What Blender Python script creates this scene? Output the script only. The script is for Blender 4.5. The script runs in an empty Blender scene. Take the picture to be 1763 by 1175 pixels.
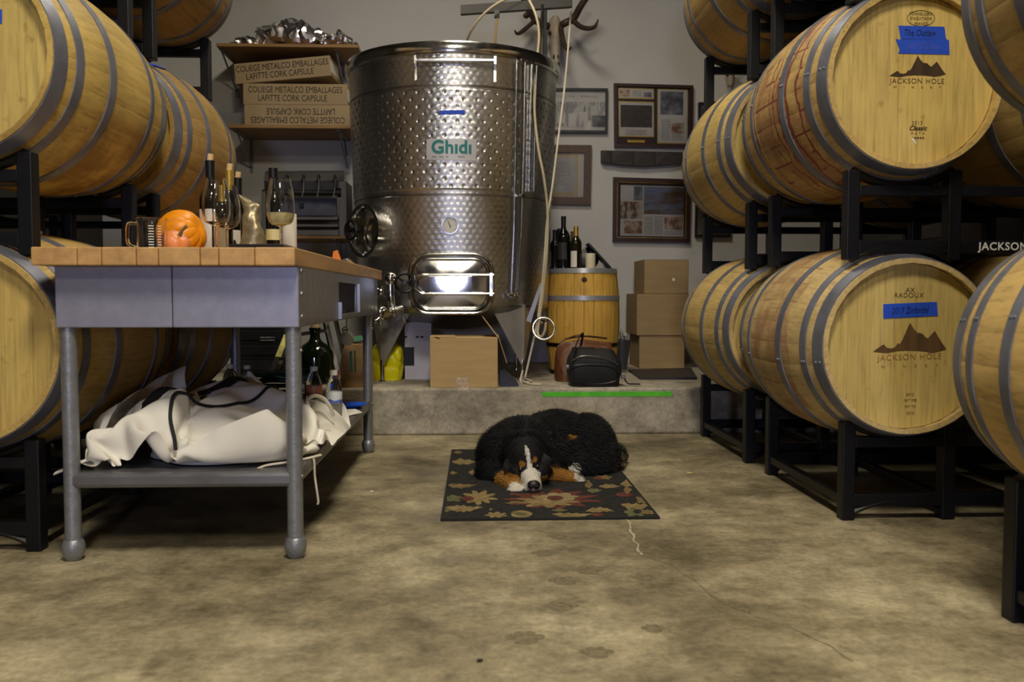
import bpy, bmesh, math, random
from mathutils import Vector, Matrix, Euler, noise
random.seed(7)
PI = math.pi
scene = bpy.context.scene
COL = scene.collection

# ------------------------------------------------------------------ camera
F = 1590.0
YAW = math.atan(61.5 / F); PITCH = math.atan(77.5 / F)
CAM = Vector((0, 0, 0.75))
fwd = Vector((math.sin(YAW) * math.cos(PITCH), math.cos(YAW) * math.cos(PITCH), -math.sin(PITCH)))
right = Vector((math.cos(YAW), -math.sin(YAW), 0))
up = right.cross(fwd)
cd = bpy.data.cameras.new('camera'); cam = bpy.data.objects.new('camera', cd); COL.objects.link(cam)
cam.matrix_world = Matrix(((right.x, up.x, -fwd.x, CAM.x), (right.y, up.y, -fwd.y, CAM.y),
                           (right.z, up.z, -fwd.z, CAM.z), (0, 0, 0, 1)))
cd.sensor_width = 36; cd.lens = F / 1763 * 36; cd.clip_start = 0.05
cd.dof.use_dof = True; cd.dof.focus_distance = 4.0; cd.dof.aperture_fstop = 4.5
scene.camera = cam

# ------------------------------------------------------------------ light
scene.view_settings.view_transform = 'Standard'; scene.view_settings.look = 'None'
scene.view_settings.gamma = 1; scene.view_settings.use_curve_mapping = False
scene.view_settings.exposure = 0.0
w = bpy.data.worlds.new('world'); scene.world = w; w.use_nodes = True
w.node_tree.nodes['Background'].inputs[0].default_value = (0.55, 0.62, 0.8, 1)
w.node_tree.nodes['Background'].inputs[1].default_value = 0.1
LAMPS = [(0.10, 0.50, 138), (0.05, 4.40, 50), (0.05, -2.4, 110)]      # ceiling strip fixtures: x, y, watts
LAMP_Z = 3.92
LAMP_COL = (1.0, 0.91, 0.73)
for lx, ly, lw in LAMPS:
    ld = bpy.data.lights.new('strip_light', 'AREA'); ld.shape = 'RECTANGLE'; ld.size = 0.55; ld.size_y = 0.95
    ld.energy = lw; ld.color = LAMP_COL
    lo = bpy.data.objects.new('strip_light', ld); COL.objects.link(lo); lo.location = (lx, ly, LAMP_Z - 0.03)
WORK = (-0.365, -3.6, 1.03)                         # round bluish flood lamp on a stand behind the camera
ld = bpy.data.lights.new('flood_light', 'AREA'); ld.shape = 'DISK'; ld.size = 0.40
ld.energy = 52; ld.color = (0.58, 0.64, 1.0)
lo = bpy.data.objects.new('flood_light', ld); COL.objects.link(lo)
lo.location = WORK; lo.rotation_euler = (PI / 2, 0, 0)

# ------------------------------------------------------------------ helpers
def P(px, py, D):
    """point at depth y = D that the photo shows at pixel (px, py)"""
    d = right * ((px - 881.5) / F) + up * (-(py - 587.5) / F) + fwd
    return CAM + d * (D / d.y)
def PZ(px, py, z=0.0):
    """point on the level z = const"""
    d = right * ((px - 881.5) / F) + up * (-(py - 587.5) / F) + fwd
    return CAM + d * ((z - CAM.z) / d.z)
def s2l(c):
    return tuple((x / 255 / 12.92) if x / 255 <= 0.04045 else ((x / 255 + 0.055) / 1.055) ** 2.4 for x in c[:3]) + (1,)
def wpos(o):
    v = Vector((0, 0, 0))
    while o is not None:
        v = v + o.location; o = o.parent
    return v
def tag(o, label=None, cat=None, group=None, kind=None):
    if label: o['label'] = label
    if cat: o['category'] = cat
    if group: o['group'] = group
    if kind: o['kind'] = kind
    return o
def thing(name, label, cat, loc, group=None):
    o = bpy.data.objects.new(name, None); COL.objects.link(o); o.location = loc
    o.empty_display_size = 0.05
    return tag(o, label, cat, group)
def link(name, me, parent=None, loc=(0, 0, 0), rot=None):
    o = bpy.data.objects.new(name, me); COL.objects.link(o); o.location = loc
    if rot: o.rotation_euler = rot
    o.parent = parent
    return o
def copy_tree(o, parent=None):
    c = o.copy(); COL.objects.link(c); c.parent = parent
    for ch in list(o.children): copy_tree(ch, c)
    return c
def spline(pts, n=8):
    pts = [Vector(p) for p in pts]; out = []
    for i in range(len(pts) - 1):
        p0 = pts[max(i - 1, 0)]; p1 = pts[i]; p2 = pts[i + 1]; p3 = pts[min(i + 2, len(pts) - 1)]
        for k in range(n):
            t = k / n
            out.append(0.5 * ((2 * p1) + (p2 - p0) * t + (2 * p0 - 5 * p1 + 4 * p2 - p3) * t * t + (3 * p1 - p0 - 3 * p2 + p3) * t ** 3))
    out.append(pts[-1]); return out
def lerp_list(vals, n):
    if not isinstance(vals, (list, tuple)): return [vals] * n
    r = []
    for i in range(n):
        t = i / max(n - 1, 1) * (len(vals) - 1); k = min(int(t), len(vals) - 2); f = t - k
        r.append(vals[k] * (1 - f) + vals[k + 1] * f)
    return r

class MB:
    def __init__(s): s.bm = bmesh.new(); s.boxy = True
    def box(s, lo, hi, bev=0.0, M=None):
        v = [s.bm.verts.new((x, y, z)) for x in (lo[0], hi[0]) for y in (lo[1], hi[1]) for z in (lo[2], hi[2])]
        fs = [s.bm.faces.new([v[i] for i in f]) for f in ((0, 1, 3, 2), (4, 6, 7, 5), (0, 4, 5, 1), (2, 3, 7, 6), (0, 2, 6, 4), (1, 5, 7, 3))]
        if bev > 0:
            es = list({e for f in fs for e in f.edges})
            r = bmesh.ops.bevel(s.bm, geom=es, offset=bev, segments=2, affect='EDGES', profile=0.5)
            v = list({q for f in r['faces'] for q in f.verts} | {q for q in v if q.is_valid})
        if M is not None: bmesh.ops.transform(s.bm, matrix=M, verts=v)
        return s
    def cbox(s, c, size, bev=0.0, rot=(0, 0, 0)):
        M = Matrix.Translation(c) @ Euler(rot).to_matrix().to_4x4()
        h = [q / 2 for q in size]
        return s.box((-h[0], -h[1], -h[2]), h, bev, M)
    def tube(s, path, r, n=8, closed=False, caps=True, sq=None):
        s.boxy = False; path = [Vector(p) for p in path]; m = len(path); rs = lerp_list(r, m)
        rings = []; N = None
        for i, p in enumerate(path):
            if closed: T = path[(i + 1) % m] - path[i - 1]
            else: T = path[min(i + 1, m - 1)] - path[max(i - 1, 0)]
            T.normalize()
            if N is None:
                a = Vector((0, 0, 1)) if abs(T.z) < 0.9 else Vector((1, 0, 0))
                N = (a - T * a.dot(T)).normalized()
            else:
                N = N - T * N.dot(T)
                if N.length < 1e-6: N = T.orthogonal()
                N.normalize()
            B = T.cross(N); q = sq or (1, 1)
            rings.append([s.bm.verts.new(p + (N * math.cos(k * 2 * PI / n + PI / n) * q[0] + B * math.sin(k * 2 * PI / n + PI / n) * q[1]) * rs[i]) for k in range(n)])
        for i in range(m if closed else m - 1):
            a = rings[i]; b = rings[(i + 1) % m]
            for k in range(n): s.bm.faces.new((a[k], a[(k + 1) % n], b[(k + 1) % n], b[k]))
        if caps and not closed:
            s.bm.faces.new(rings[0][::-1]); s.bm.faces.new(rings[-1])
        return s
    def cyl(s, a, b, r0, r1=None, n=20):
        return s.tube([a, b], [r0, r0 if r1 is None else r1], n)
    def lathe(s, prof, c=(0, 0, 0), n=28, axis='Z', M=None, closed=False):
        s.boxy = False; rings = []; nv = []
        for r, z in prof:
            if r < 1e-6:
                ring = [s.bm.verts.new((0, 0, z))]
            else:
                ring = [s.bm.verts.new((r * math.cos(k * 2 * PI / n), r * math.sin(k * 2 * PI / n), z)) for k in range(n)]
            rings.append(ring); nv += ring
        idx = range(len(rings) if closed else len(rings) - 1)
        for i in idx:
            a = rings[i]; b = rings[(i + 1) % len(rings)]
            for k in range(n):
                k2 = (k + 1) % n
                if len(a) == 1 and len(b) == 1: continue
                if len(a) == 1: s.bm.faces.new((a[0], b[k2], b[k]))
                elif len(b) == 1: s.bm.faces.new((a[k], a[k2], b[0]))
                else: s.bm.faces.new((a[k], a[k2], b[k2], b[k]))
        if axis == 'Y': R = Matrix.Rotation(PI / 2, 4, 'X')      # z -> -y
        elif axis == 'X': R = Matrix.Rotation(PI / 2, 4, 'Y')
        else: R = Matrix.Identity(4)
        bmesh.ops.transform(s.bm, matrix=(M if M is not None else Matrix.Translation(c) @ R), verts=nv)
        return s
    def ell(s, c, r, rot=(0, 0, 0), sub=3):
        s.boxy = False; M = Matrix.Translation(c) @ Euler(rot).to_matrix().to_4x4() @ Matrix.Diagonal((r[0], r[1], r[2], 1))
        bmesh.ops.create_icosphere(s.bm, subdivisions=sub, radius=1, matrix=M); return s
    def grid(s, fn, nu, nv, wrap_u=False):
        s.boxy = False; g = [[s.bm.verts.new(fn(i / (nu if wrap_u else nu - 1), j / (nv - 1))) for j in range(nv)] for i in range(nu)]
        for i in range(nu if wrap_u else nu - 1):
            for j in range(nv - 1):
                i2 = (i + 1) % nu
                s.bm.faces.new((g[i][j], g[i2][j], g[i2][j + 1], g[i][j + 1]))
        return s
    def prism(s, pts, d):
        """solid from a planar loop of points, pushed by vector d"""
        d = Vector(d)
        a = [s.bm.verts.new(p) for p in pts]; b = [s.bm.verts.new(Vector(p) + d) for p in pts]
        s.bm.faces.new(a); s.bm.faces.new(b[::-1]); n = len(a)
        for i in range(n): s.bm.faces.new((a[i], b[i], b[(i + 1) % n], a[(i + 1) % n]))
        return s
    def quad(s, pts):
        s.bm.faces.new([s.bm.verts.new(p) for p in pts]); return s
    def mesh(s, name, mat=None, origin=(0, 0, 0), smooth=35, normals=True):
        if normals: bmesh.ops.recalc_face_normals(s.bm, faces=s.bm.faces)
        o = Vector(origin)
        if s.boxy and smooth: smooth = 18
        if o.length > 0: bmesh.ops.translate(s.bm, vec=-o, verts=s.bm.verts)
        me = bpy.data.meshes.new(name); s.bm.to_mesh(me); s.bm.free()
        if mat: me.materials.append(mat)
        if smooth:
            me.polygons.foreach_set('use_smooth', [True] * len(me.polygons))
            me.set_sharp_from_angle(angle=math.radians(smooth))
        return me
    def build(s, name, mat, parent=None, smooth=35, local=False, normals=True, loc=None):
        """geometry is in world coordinates; the object sits at its parent's origin (or at loc)"""
        if parent is None:
            o0 = Vector(loc) if loc is not None else Vector((0, 0, 0))
            return link(name, s.mesh(name, mat, o0, smooth, normals), None, o0)
        o0 = Vector((0, 0, 0)) if local else wpos(parent)
        return link(name, s.mesh(name, mat, o0, smooth, normals), parent)

# ------------------------------------------------------------------ materials
class NT:
    def __init__(s, name):
        s.m = bpy.data.materials.new(name); s.m.use_nodes = True; s.t = s.m.node_tree; s.t.nodes.clear()
        s.out = s.t.nodes.new('ShaderNodeOutputMaterial'); s.p = s.t.nodes.new('ShaderNodeBsdfPrincipled')
        s.t.links.new(s.p.outputs[0], s.out.inputs[0])
    def n(s, typ, **kw):
        nd = s.t.nodes.new('ShaderNode' + typ)
        for k, v in kw.items():
            if k.startswith('i_'):
                key = k[2:]; nd.inputs[int(key) if key.isdigit() else key].default_value = v
            else: setattr(nd, k, v)
        return nd
    def l(s, a, b): s.t.links.new(a, b)
    def coord(s, kind='Object', scale=(1, 1, 1), rnd=False):
        if kind == 'Position': src = s.n('NewGeometry').outputs['Position']
        else: src = s.n('TexCoord').outputs[kind]
        mp = s.n('Mapping'); mp.inputs['Scale'].default_value = scale; s.l(src, mp.inputs[0])
        if rnd:
            oi = s.n('ObjectInfo'); mu = s.n('Math', operation='MULTIPLY', i_1=37.0); s.l(oi.outputs['Random'], mu.inputs[0])
            cx = s.n('CombineXYZ'); s.l(mu.outputs[0], cx.inputs[0]); s.l(mu.outputs[0], cx.inputs[1]); s.l(mu.outputs[0], cx.inputs[2])
            s.l(cx.outputs[0], mp.inputs['Location'])
        return mp.outputs[0]
    def noise(s, vec, scale, detail=4, rough=0.55):
        nd = s.n('TexNoise'); nd.inputs['Scale'].default_value = scale; nd.inputs['Detail'].default_value = detail
        nd.inputs['Roughness'].default_value = rough; s.l(vec, nd.inputs['Vector']); return nd.outputs['Fac']
    def ramp(s, fac, stops):
        r = s.n('ValToRGB'); e = r.color_ramp.elements
        while len(e) > 1: e.remove(e[-1])
        e[0].position = stops[0][0]; e[0].color = stops[0][1]
        for p, c in stops[1:]:
            q = e.new(p); q.color = c
        s.l(fac, r.inputs[0]); return r.outputs[0]
    def mix(s, a, b, fac, mode='MIX'):
        m = s.n('Mix', data_type='RGBA', blend_type=mode)
        for v, i in ((fac, 0), (a, 6), (b, 7)):
            if isinstance(v, bpy.types.NodeSocket): s.l(v, m.inputs[i])
            else: m.inputs[i].default_value = v
        return m.outputs[2]
    def math(s, op, a, b=None, c=None):
        m = s.n('Math', operation=op)
        for i, v in enumerate((a, b, c)):
            if v is None: continue
            if isinstance(v, bpy.types.NodeSocket): s.l(v, m.inputs[i])
            else: m.inputs[i].default_value = v
        return m.outputs[0]
    def bump(s, h, strength=0.3, dist=0.01):
        b = s.n('Bump'); b.inputs['Strength'].default_value = strength; b.inputs['Distance'].default_value = dist
        s.l(h, b.inputs['Height']); s.l(b.outputs[0], s.p.inputs['Normal'])
    def set(s, **kw):
        for k, v in kw.items():
            k = k.replace('_', ' ')
            if isinstance(v, bpy.types.NodeSocket): s.l(v, s.p.inputs[k])
            else: s.p.inputs[k].default_value = v
        return s.m
def g(v): return (v, v, v, 1)

def mat(name, c, rough=0.5, metal=0.0, var=0.12, scale=6.0, stretch=(1, 1, 1), bump=0.0, bscale=40, spec=0.5, rvar=0.0, kind='Object'):
    t = NT(name); base = s2l(c)
    vec = t.coord(kind, stretch)
    f = t.noise(vec, scale, 5)
    lo = tuple(x * (1 - var * 1.6) for x in base[:3]) + (1,); hi = tuple(min(1, x * (1 + var)) for x in base[:3]) + (1,)
    t.set(Base_Color=t.ramp(f, [(0.3, lo), (0.7, hi)]), Metallic=metal)
    t.p.inputs['Specular IOR Level'].default_value = spec
    if rvar: t.set(Roughness=t.ramp(t.noise(vec, scale * 2.3, 3), [(0.3, g(max(0.02, rough - rvar))), (0.7, g(min(1, rough + rvar)))]))
    else: t.set(Roughness=rough)
    if bump: t.bump(t.noise(vec, bscale, 4), bump, 0.004)
    return t.m
def glass(name, c=(1, 1, 1), rough=0.0, ior=1.45):
    t = NT(name); v = t.coord(); t.set(Base_Color=t.mix(c + (1,), tuple(x * 0.97 for x in c) + (1,), t.noise(v, 9)), Roughness=rough, IOR=ior, Transmission_Weight=1.0)
    return t.m

def oak(name, c, stain=None, along='Y', dirt=0.35):
    """oak: fine grain along the piece, a tone of its own for every piece, slow blotches"""
    t = NT(name); base = s2l(c)
    sc = {'Y': (26, 1.6, 26), 'Z': (26, 26, 1.6), 'X': (1.6, 26, 26)}[along]
    v = t.coord('Object', sc, rnd=True)
    grain = t.noise(v, 3.2, 6, 0.65)
    a = tuple(x * 0.66 for x in base[:3]) + (1,); b = tuple(min(1, x * 1.16) for x in base[:3]) + (1,)
    col = t.ramp(grain, [(0.28, a), (0.5, base), (0.75, b)])
    oi = t.n('ObjectInfo')
    tone = t.ramp(oi.outputs['Random'], [(0, (0.93, 0.90, 0.86, 1)), (0.5, (1, 1, 1, 1)), (1, (1.05, 1.04, 1.02, 1))])
    col = t.mix(col, tone, 1.0, 'MULTIPLY')
    pos = t.coord('Position')
    bl = t.ramp(t.noise(pos, 2.3, 4), [(0.36, g(1 - dirt)), (0.62, g(1))])
    col = t.mix(col, bl, 0.8, 'MULTIPLY')
    # small dark knocks and medullary flecks
    kn = t.ramp(t.noise(t.coord('Position', (1, 0.5, 1)), 21, 3), [(0.66, g(1)), (0.78, (0.55, 0.42, 0.3, 1))])
    col = t.mix(col, kn, 0.6, 'MULTIPLY')
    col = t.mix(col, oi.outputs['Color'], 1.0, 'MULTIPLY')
    if stain:
        # wine dribbled round the bilge and down the joints of the staves (stave-local coordinates)
        tc = t.n('TexCoord'); sx = t.n('SeparateXYZ'); t.l(tc.outputs['Object'], sx.inputs[0])
        wob = t.noise(pos, 9, 3)
        yy = t.math('ADD', sx.outputs['Y'], t.math('MULTIPLY', t.math('SUBTRACT', wob, 0.5), 0.10))
        fac = None
        for yl, wd in stain['rings']:
            d = t.math('ABSOLUTE', t.math('SUBTRACT', yy, yl)); q = t.math('LESS_THAN', d, wd)
            fac = q if fac is None else t.math('MAXIMUM', fac, q)
        ang = t.math('ABSOLUTE', t.math('ARCTAN2', sx.outputs['X'], sx.outputs['Z']))
        jl = t.math('GREATER_THAN', ang, PI / 28 * 0.90)
        band = t.math('LESS_THAN', t.math('ABSOLUTE', t.math('SUBTRACT', yy, stain['mid'])), stain['half'])
        gate = t.math('GREATER_THAN', t.noise(pos, 5.5, 2), 0.50)
        fac = t.math('MAXIMUM', fac, t.math('MULTIPLY', t.math('MULTIPLY', jl, band), gate))
        patch = t.math('MULTIPLY', t.math('GREATER_THAN', t.noise(pos, 4.1, 4), 0.36), stain.get('amt', 0.75))
        soft = t.math('MULTIPLY', t.math('MULTIPLY', band, t.ramp(t.noise(pos, 7, 4), [(0.42, g(0)), (0.62, g(1))])), 0.5)
        fac = t.math('MAXIMUM', t.math('MULTIPLY', fac, patch), soft)
        col = t.mix(col, s2l((122, 46, 48)), fac)
    if name.endswith('drip'):
        dr = t.ramp(t.noise(t.coord('Position', (1, 1, 0.6)), 4.2, 5), [(0.47, g(0)), (0.60, g(1))])
        lowz = t.n('SeparateXYZ'); t.l(t.n('NewGeometry').outputs['Position'], lowz.inputs[0])
        lz = t.ramp(t.math('MULTIPLY', lowz.outputs['Z'], 0.5), [(0.58, g(1)), (0.72, g(0))])
        col = t.mix(col, s2l((105, 66, 20)), t.math('MULTIPLY', t.math('MULTIPLY', dr, lz), 0.7))
    t.set(Base_Color=col, Roughness=0.58); t.p.inputs['Specular IOR Level'].default_value = 0.3
    t.bump(grain, 0.2, 0.0015)
    return t.m

M = {}
M['oak'] = oak('oak_staves', (204, 176, 112))
M['oak_red'] = oak('oak_staves_wine_stained', (204, 176, 112), stain=dict(rings=[(-0.215, .009), (-0.14, .008), (-0.285, .006), (-0.10, .004), (-0.06, .004), (.13, .006)], mid=-0.12, half=0.22, amt=.9))
M['oak_pink'] = oak('oak_staves_lightly_stained', (206, 180, 124), stain=dict(rings=[(-0.17, .003), (0.08, .002), (-0.10, .003)], mid=-0.05, half=0.2, amt=0.45))
M['oak_drip'] = oak('oak_staves_drip', (198, 170, 100))
M['oak_head'] = oak('oak_head_boards', (206, 182, 112), along='Z', dirt=0.2)
M['hoop'] = mat('galvanised_hoop', (118, 120, 132), 0.45, 0.4, 0.2, 9, bump=0.08, rvar=0.1)
M['rack'] = mat('black_rack_paint', (9, 9, 13), 0.45, 0.0, 0.3, 12, bump=0.1, spec=.35)
M['steel'] = mat('polished_steel', (205, 203, 198), 0.16, 1.0, 0.06, 8, rvar=0.05)
M['steel_dull'] = mat('dull_steel', (150, 148, 146), 0.34, 1.0, 0.1, 8, rvar=0.06)
M['black_plastic'] = mat('black_plastic', (16, 16, 18), 0.35)
M['white_plastic'] = mat('white_plastic', (214, 212, 204), 0.45, var=.05)
M['card'] = mat('corrugated_cardboard', (194, 164, 116), 0.8, 0, 0.06, 5, (1, 1, 6), spec=.2, bump=.05)
M['card_dark'] = mat('brown_cardboard', (160, 135, 98), 0.82, 0, 0.08, 4, (1, 1, 6), spec=.2)
M['card_grey'] = mat('greyed_cardboard', (166, 144, 110), 0.82, 0, 0.06, 5, (1, 6, 1), spec=.2)
M['kraft'] = mat('kraft_paper', (176, 138, 88), 0.75, 0, 0.15, 9, bump=.3, bscale=14)
M['ink'] = mat('black_print', (40, 30, 26), 0.7)
M['brand'] = mat('burnt_brand', (92, 66, 34), 0.75, var=.25, scale=40, stretch=(1, 1, .1))
M['brand_dark'] = mat('dark_brand', (66, 46, 26), 0.75, var=.3, scale=40, stretch=(1, 1, .1))
M['brand_faint'] = mat('faint_brand', (150, 112, 58), 0.75, var=.25, scale=30)
M['bluetape'] = mat('blue_painters_tape', (30, 78, 205), 0.6, var=.1, scale=14)
M['pen'] = mat('marker_ink', (16, 26, 70), 0.6)
M['pen_faint'] = mat('faded_pen', (84, 90, 200), 0.6)
M['shelf_wood'] = mat('shelf_board', (152, 116, 70), 0.65, 0, 0.15, 6, (1, 14, 14))
M['glass'] = glass('clear_glass')
M['plastic_clear'] = glass('clear_plastic', (0.95, 0.98, 1.0), 0.04, 1.25)
M['bottle'] = mat('dark_bottle_glass', (13, 15, 13), 0.07, 0, .2, spec=.7)
M['bottle_amber'] = mat('olive_bottle_glass', (30, 27, 10), 0.07, 0, .2, spec=.7)
M['label'] = mat('paper_label', (228, 224, 212), 0.6, var=.04)
M['label_cream'] = mat('cream_label', (224, 208, 150), 0.6, var=.08)
M['cork'] = mat('cork', (222, 190, 138), 0.8, 0, .12, 60)
M['gold'] = mat('gold_foil', (214, 178, 84), 0.3, .7, .1)
M['foil_black'] = mat('black_capsule', (20, 20, 26), 0.4, .2)
M['canvas'] = mat('white_canvas', (226, 222, 212), 0.8, 0, .05, 5, bump=.15, bscale=30, spec=.2)
M['webbing'] = mat('black_webbing', (18, 20, 26), 0.8, 0, .2, 60)
M['table_paint'] = mat('grey_hammered_paint', (150, 150, 168), 0.38, .35, .06, 30, bump=.05, bscale=160)
M['table_leg'] = mat('grey_pipe_paint', (140, 142, 146), 0.4, .5, .1, 50, bump=.3, bscale=120)
M['shelf_metal'] = mat('grey_shelf_metal', (126, 126, 130), 0.36, .7, .12, 6, (1, 6, 1), rvar=.08)
M['rope'] = mat('pale_hose', (190, 176, 142), 0.5, var=.1)
M['cord'] = mat('white_cord', (205, 196, 176), 0.7)
M['leather'] = mat('brown_leather', (112, 66, 36), 0.45, 0, .25, 9, bump=.3, bscale=60)
M['blackbag'] = mat('black_nylon', (22, 22, 25), 0.7, 0, .25, 40, bump=.25, bscale=150)
M['bone'] = mat('bleached_bone', (178, 164, 142), 0.7, 0, .2, 9, bump=.2)
M['antler'] = mat('antler', (62, 46, 36), 0.55, 0, .35, 12, (1, 1, 1), bump=.3)

def text(parent, name, s, size, m, loc, rot=(PI / 2, 0, 0), bold=0.0, shear=0.0, xs=1.0, space=1.0, align='CENTER'):
    c = bpy.data.curves.new(name, 'FONT'); c.body = s; c.size = size; c.align_x = align; c.align_y = 'CENTER'
    c.offset = bold; c.shear = shear; c.space_character = space; c.resolution_u = 4
    tmp = bpy.data.objects.new('tmp_text', c); COL.objects.link(tmp)
    dg = bpy.context.evaluated_depsgraph_get(); me = bpy.data.meshes.new_from_object(tmp.evaluated_get(dg))
    bpy.data.objects.remove(tmp); bpy.data.curves.remove(c)
    me.name = name; me.materials.clear(); me.materials.append(m)
    o = link(name, me, parent, Vector(loc) - (wpos(parent) if parent else Vector((0, 0, 0))), rot)
    o.scale = (xs, 1, 1)
    return o

# ------------------------------------------------------------------ the room
def concrete(name, c1, c2, c3, rough, stains=True):
    t = NT(name); v = t.coord('Object')
    n1 = t.noise(v, 1.4, 8, 0.68); n2 = t.noise(v, 7.5, 8, 0.72); n3 = t.noise(v, 48, 5, 0.75)
    col = t.ramp(n1, [(0.36, s2l(c1)), (0.50, s2l(c2)), (0.64, s2l(c3))])
    col = t.mix(col, t.ramp(n2, [(0.36, g(0.6)), (0.5, g(0.98)), (0.64, g(1.25))]), 0.85, 'MULTIPLY')
    col = t.mix(col, t.ramp(n3, [(0.36, g(0.72)), (0.58, g(1.12))]), 0.8, 'MULTIPLY')
    if stains:
        sp = t.ramp(t.noise(t.coord('Object', (1, 0.7, 1)), 6.5, 2, 0.4), [(0.68, g(1)), (0.76, (0.5, 0.47, 0.42, 1))])
        col = t.mix(col, sp, 0.8, 'MULTIPLY')
        pale = t.ramp(t.noise(v, 3.0, 9, 0.75), [(0.62, g(0)), (0.75, g(1))])
        col = t.mix(col, s2l((172, 158, 128)), t.math('MULTIPLY', pale, 0.35))
    t.set(Base_Color=col, Roughness=t.ramp(n2, [(0.3, g(rough - .1)), (0.7, g(rough + .12))]))
    t.p.inputs['Specular IOR Level'].default_value = 0.35
    t.bump(t.math('ADD', n2, t.math('MULTIPLY', n3, 0.5)), 0.25, 0.003)
    return t.m
floor_m = concrete('stained_concrete_floor', (92, 83, 62), (138, 127, 100), (174, 162, 132), 0.5)
plat_m = concrete('platform_concrete', (146, 138, 122), (170, 161, 144), (184, 176, 158), 0.75, False)
wall_m = mat('painted_wall', (201, 198, 194), 0.85, 0, 0.05, 1.3, bump=0.12, bscale=70, spec=.2)
def struct(name, mb, m, smooth=0): return tag(mb.build(name, m, None, smooth), kind='structure')
X0, X1, YB, YF, ZC = -2.75, 2.85, 6.95, -4.2, 4.05
flo = struct('floor', MB().box((X0, YF, -0.1), (X1, YB + .1, 0)), floor_m)
damp = mat('damp_concrete', (116, 105, 80), .5, 0, .22, 60); pale = mat('pale_crack', (176, 166, 142), .8, 0, .3, 60)
def pad(mb, c, rx, ry):
    mb.bm.faces.new([mb.bm.verts.new((c[0] + rx * math.cos(q) * (1 + .25 * noise.noise(Vector((math.cos(q) * 2, math.sin(q) * 2, c[0] * 30)))), c[1] + ry * math.sin(q), .0006)) for q in [2 * PI * i / 14 for i in range(14)]])
for px, py, sc in ((939, 954, 1), (1013, 984, 1.1), (972, 1002, 1.1), (966, 1046, 1.1), (904, 1101, 1.1), (1109, 995, .9), (1028, 1126, .9), (1125, 1084, .7), (961, 925, .9)):
    q = PZ(px, py, 0); mb = MB(); pad(mb, (q.x, q.y - .008), .026 * sc, .020 * sc)
    for dx, dy in ((-.028, .012), (-.010, .028), (.012, .028), (.029, .010)): pad(mb, (q.x + dx * sc, q.y + dy * sc), .0115 * sc, .014 * sc)
    mb.boxy = False; mb.build('paw_print', damp, flo, 0)
def crack(pts, w_, m):
    c = spline([PZ(a, b, 0) for a, b in pts], 10); mb = MB(); L = []
    for i, q in enumerate(c):
        k = w_ * (.35 + .9 * abs(noise.noise(q * 23))); d = Vector((noise.noise(q * 17), noise.noise(q * 19 + Vector((3, 0, 0))), 0)) * .012
        L.append((mb.bm.verts.new((q.x + d.x - k, q.y + d.y, .0008)), mb.bm.verts.new((q.x + d.x + k, q.y + d.y + k * .6, .0008))))
    for (a, b), (e, f) in zip(L[:-1], L[1:]): mb.bm.faces.new((a, b, f, e))
    mb.build('crack', m, flo, 0)
crack([(1080, 893), (1088, 920), (1096, 938), (1105, 956)], .006, pale)
crack([(1105, 956), (1150, 972), (1188, 996), (1240, 1036), (1307, 1064), (1387, 1093), (1470, 1140)], .0024, damp)
crack([(1284, 1054), (1307, 1066), (1345, 1078), (1384, 1094)], .0016, pale)
struct('wall_back', MB().box((X0 - .1, YB, 0), (X1 + .1, YB + .1, ZC)), wall_m)
dark_wall = mat('dark_side_wall', (66, 62, 58), 0.9, 0, .1, 1.5, spec=.2)  # unseen walls coloured dark, standing in for an unlit room in the tank's reflections
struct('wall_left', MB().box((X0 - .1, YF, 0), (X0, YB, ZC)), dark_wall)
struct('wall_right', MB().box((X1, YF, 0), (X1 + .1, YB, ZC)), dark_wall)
struct('ceiling', MB().box((X0 - .1, YF - .1, ZC), (X1 + .1, YB + .1, ZC + .1)), mat('grey_ceiling', (128, 126, 122), .9, 0, .06, 1.5))
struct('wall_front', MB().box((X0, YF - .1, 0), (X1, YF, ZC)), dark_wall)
PZT = 0.252; PY = 4.97
struct('trim_1', MB().box((X0, PY, 0), (X1, YB, PZT), bev=0.012), plat_m)
for i, (lx, ly, lw) in enumerate(LAMPS):
    t = thing('ceiling_light', 'ceiling light fixture over the %s' % (('front of the aisle', 'dog and rug', 'aisle behind the camera')[i]), 'lamp', (lx, ly, LAMP_Z))
    MB().box((lx - .3, ly - .5, LAMP_Z), (lx + .3, ly + .5, LAMP_Z + .08), bev=.01).build('housing', M['white_plastic'], t)
    MB().box((lx - .01, ly - .3, LAMP_Z + .08), (lx + .01, ly - .28, ZC)).box((lx - .01, ly + .28, LAMP_Z + .08), (lx + .01, ly + .3, ZC)).build('hanger', M['steel_dull'], t)
wx, wy, wz = WORK
t = thing('work_light', 'round flood lamp on a tripod stand at the far front wall behind the camera', 'lamp', (wx, wy, 0))
MB().lathe([(.205, .02), (.215, .02), (.215, -.05), (.12, -.12), (0, -.12), (0, -.10), (.11, -.10), (.205, -.04)], n=32, M=Matrix.Translation((wx, wy - .03, wz)) @ Matrix.Rotation(-PI / 2, 4, 'X')).build('lamp_head', M['rack'], t)
MB().cyl((wx, wy - .12, .35), (wx, wy - .12, wz - .1), .016).build('pole', M['steel_dull'], t)
for k in range(3):
    a = 2 * PI * k / 3; MB().cyl((wx, wy - .12, .40), (wx + .35 * math.cos(a), wy - .12 + .35 * math.sin(a), .012), .012).build('leg', M['steel_dull'], t)
tp = MB()
tp.box((P(933, 680, PY).x, PY - .003, .205), (P(1157, 680, PY).x, PY + .0, .231))
tag(tp.build('floor_tape', mat('green_tape', (92, 205, 40), .5, var=.12, scale=20), None, 0), 'bright green tape strip along the front edge of the concrete step', 'tape')
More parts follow.
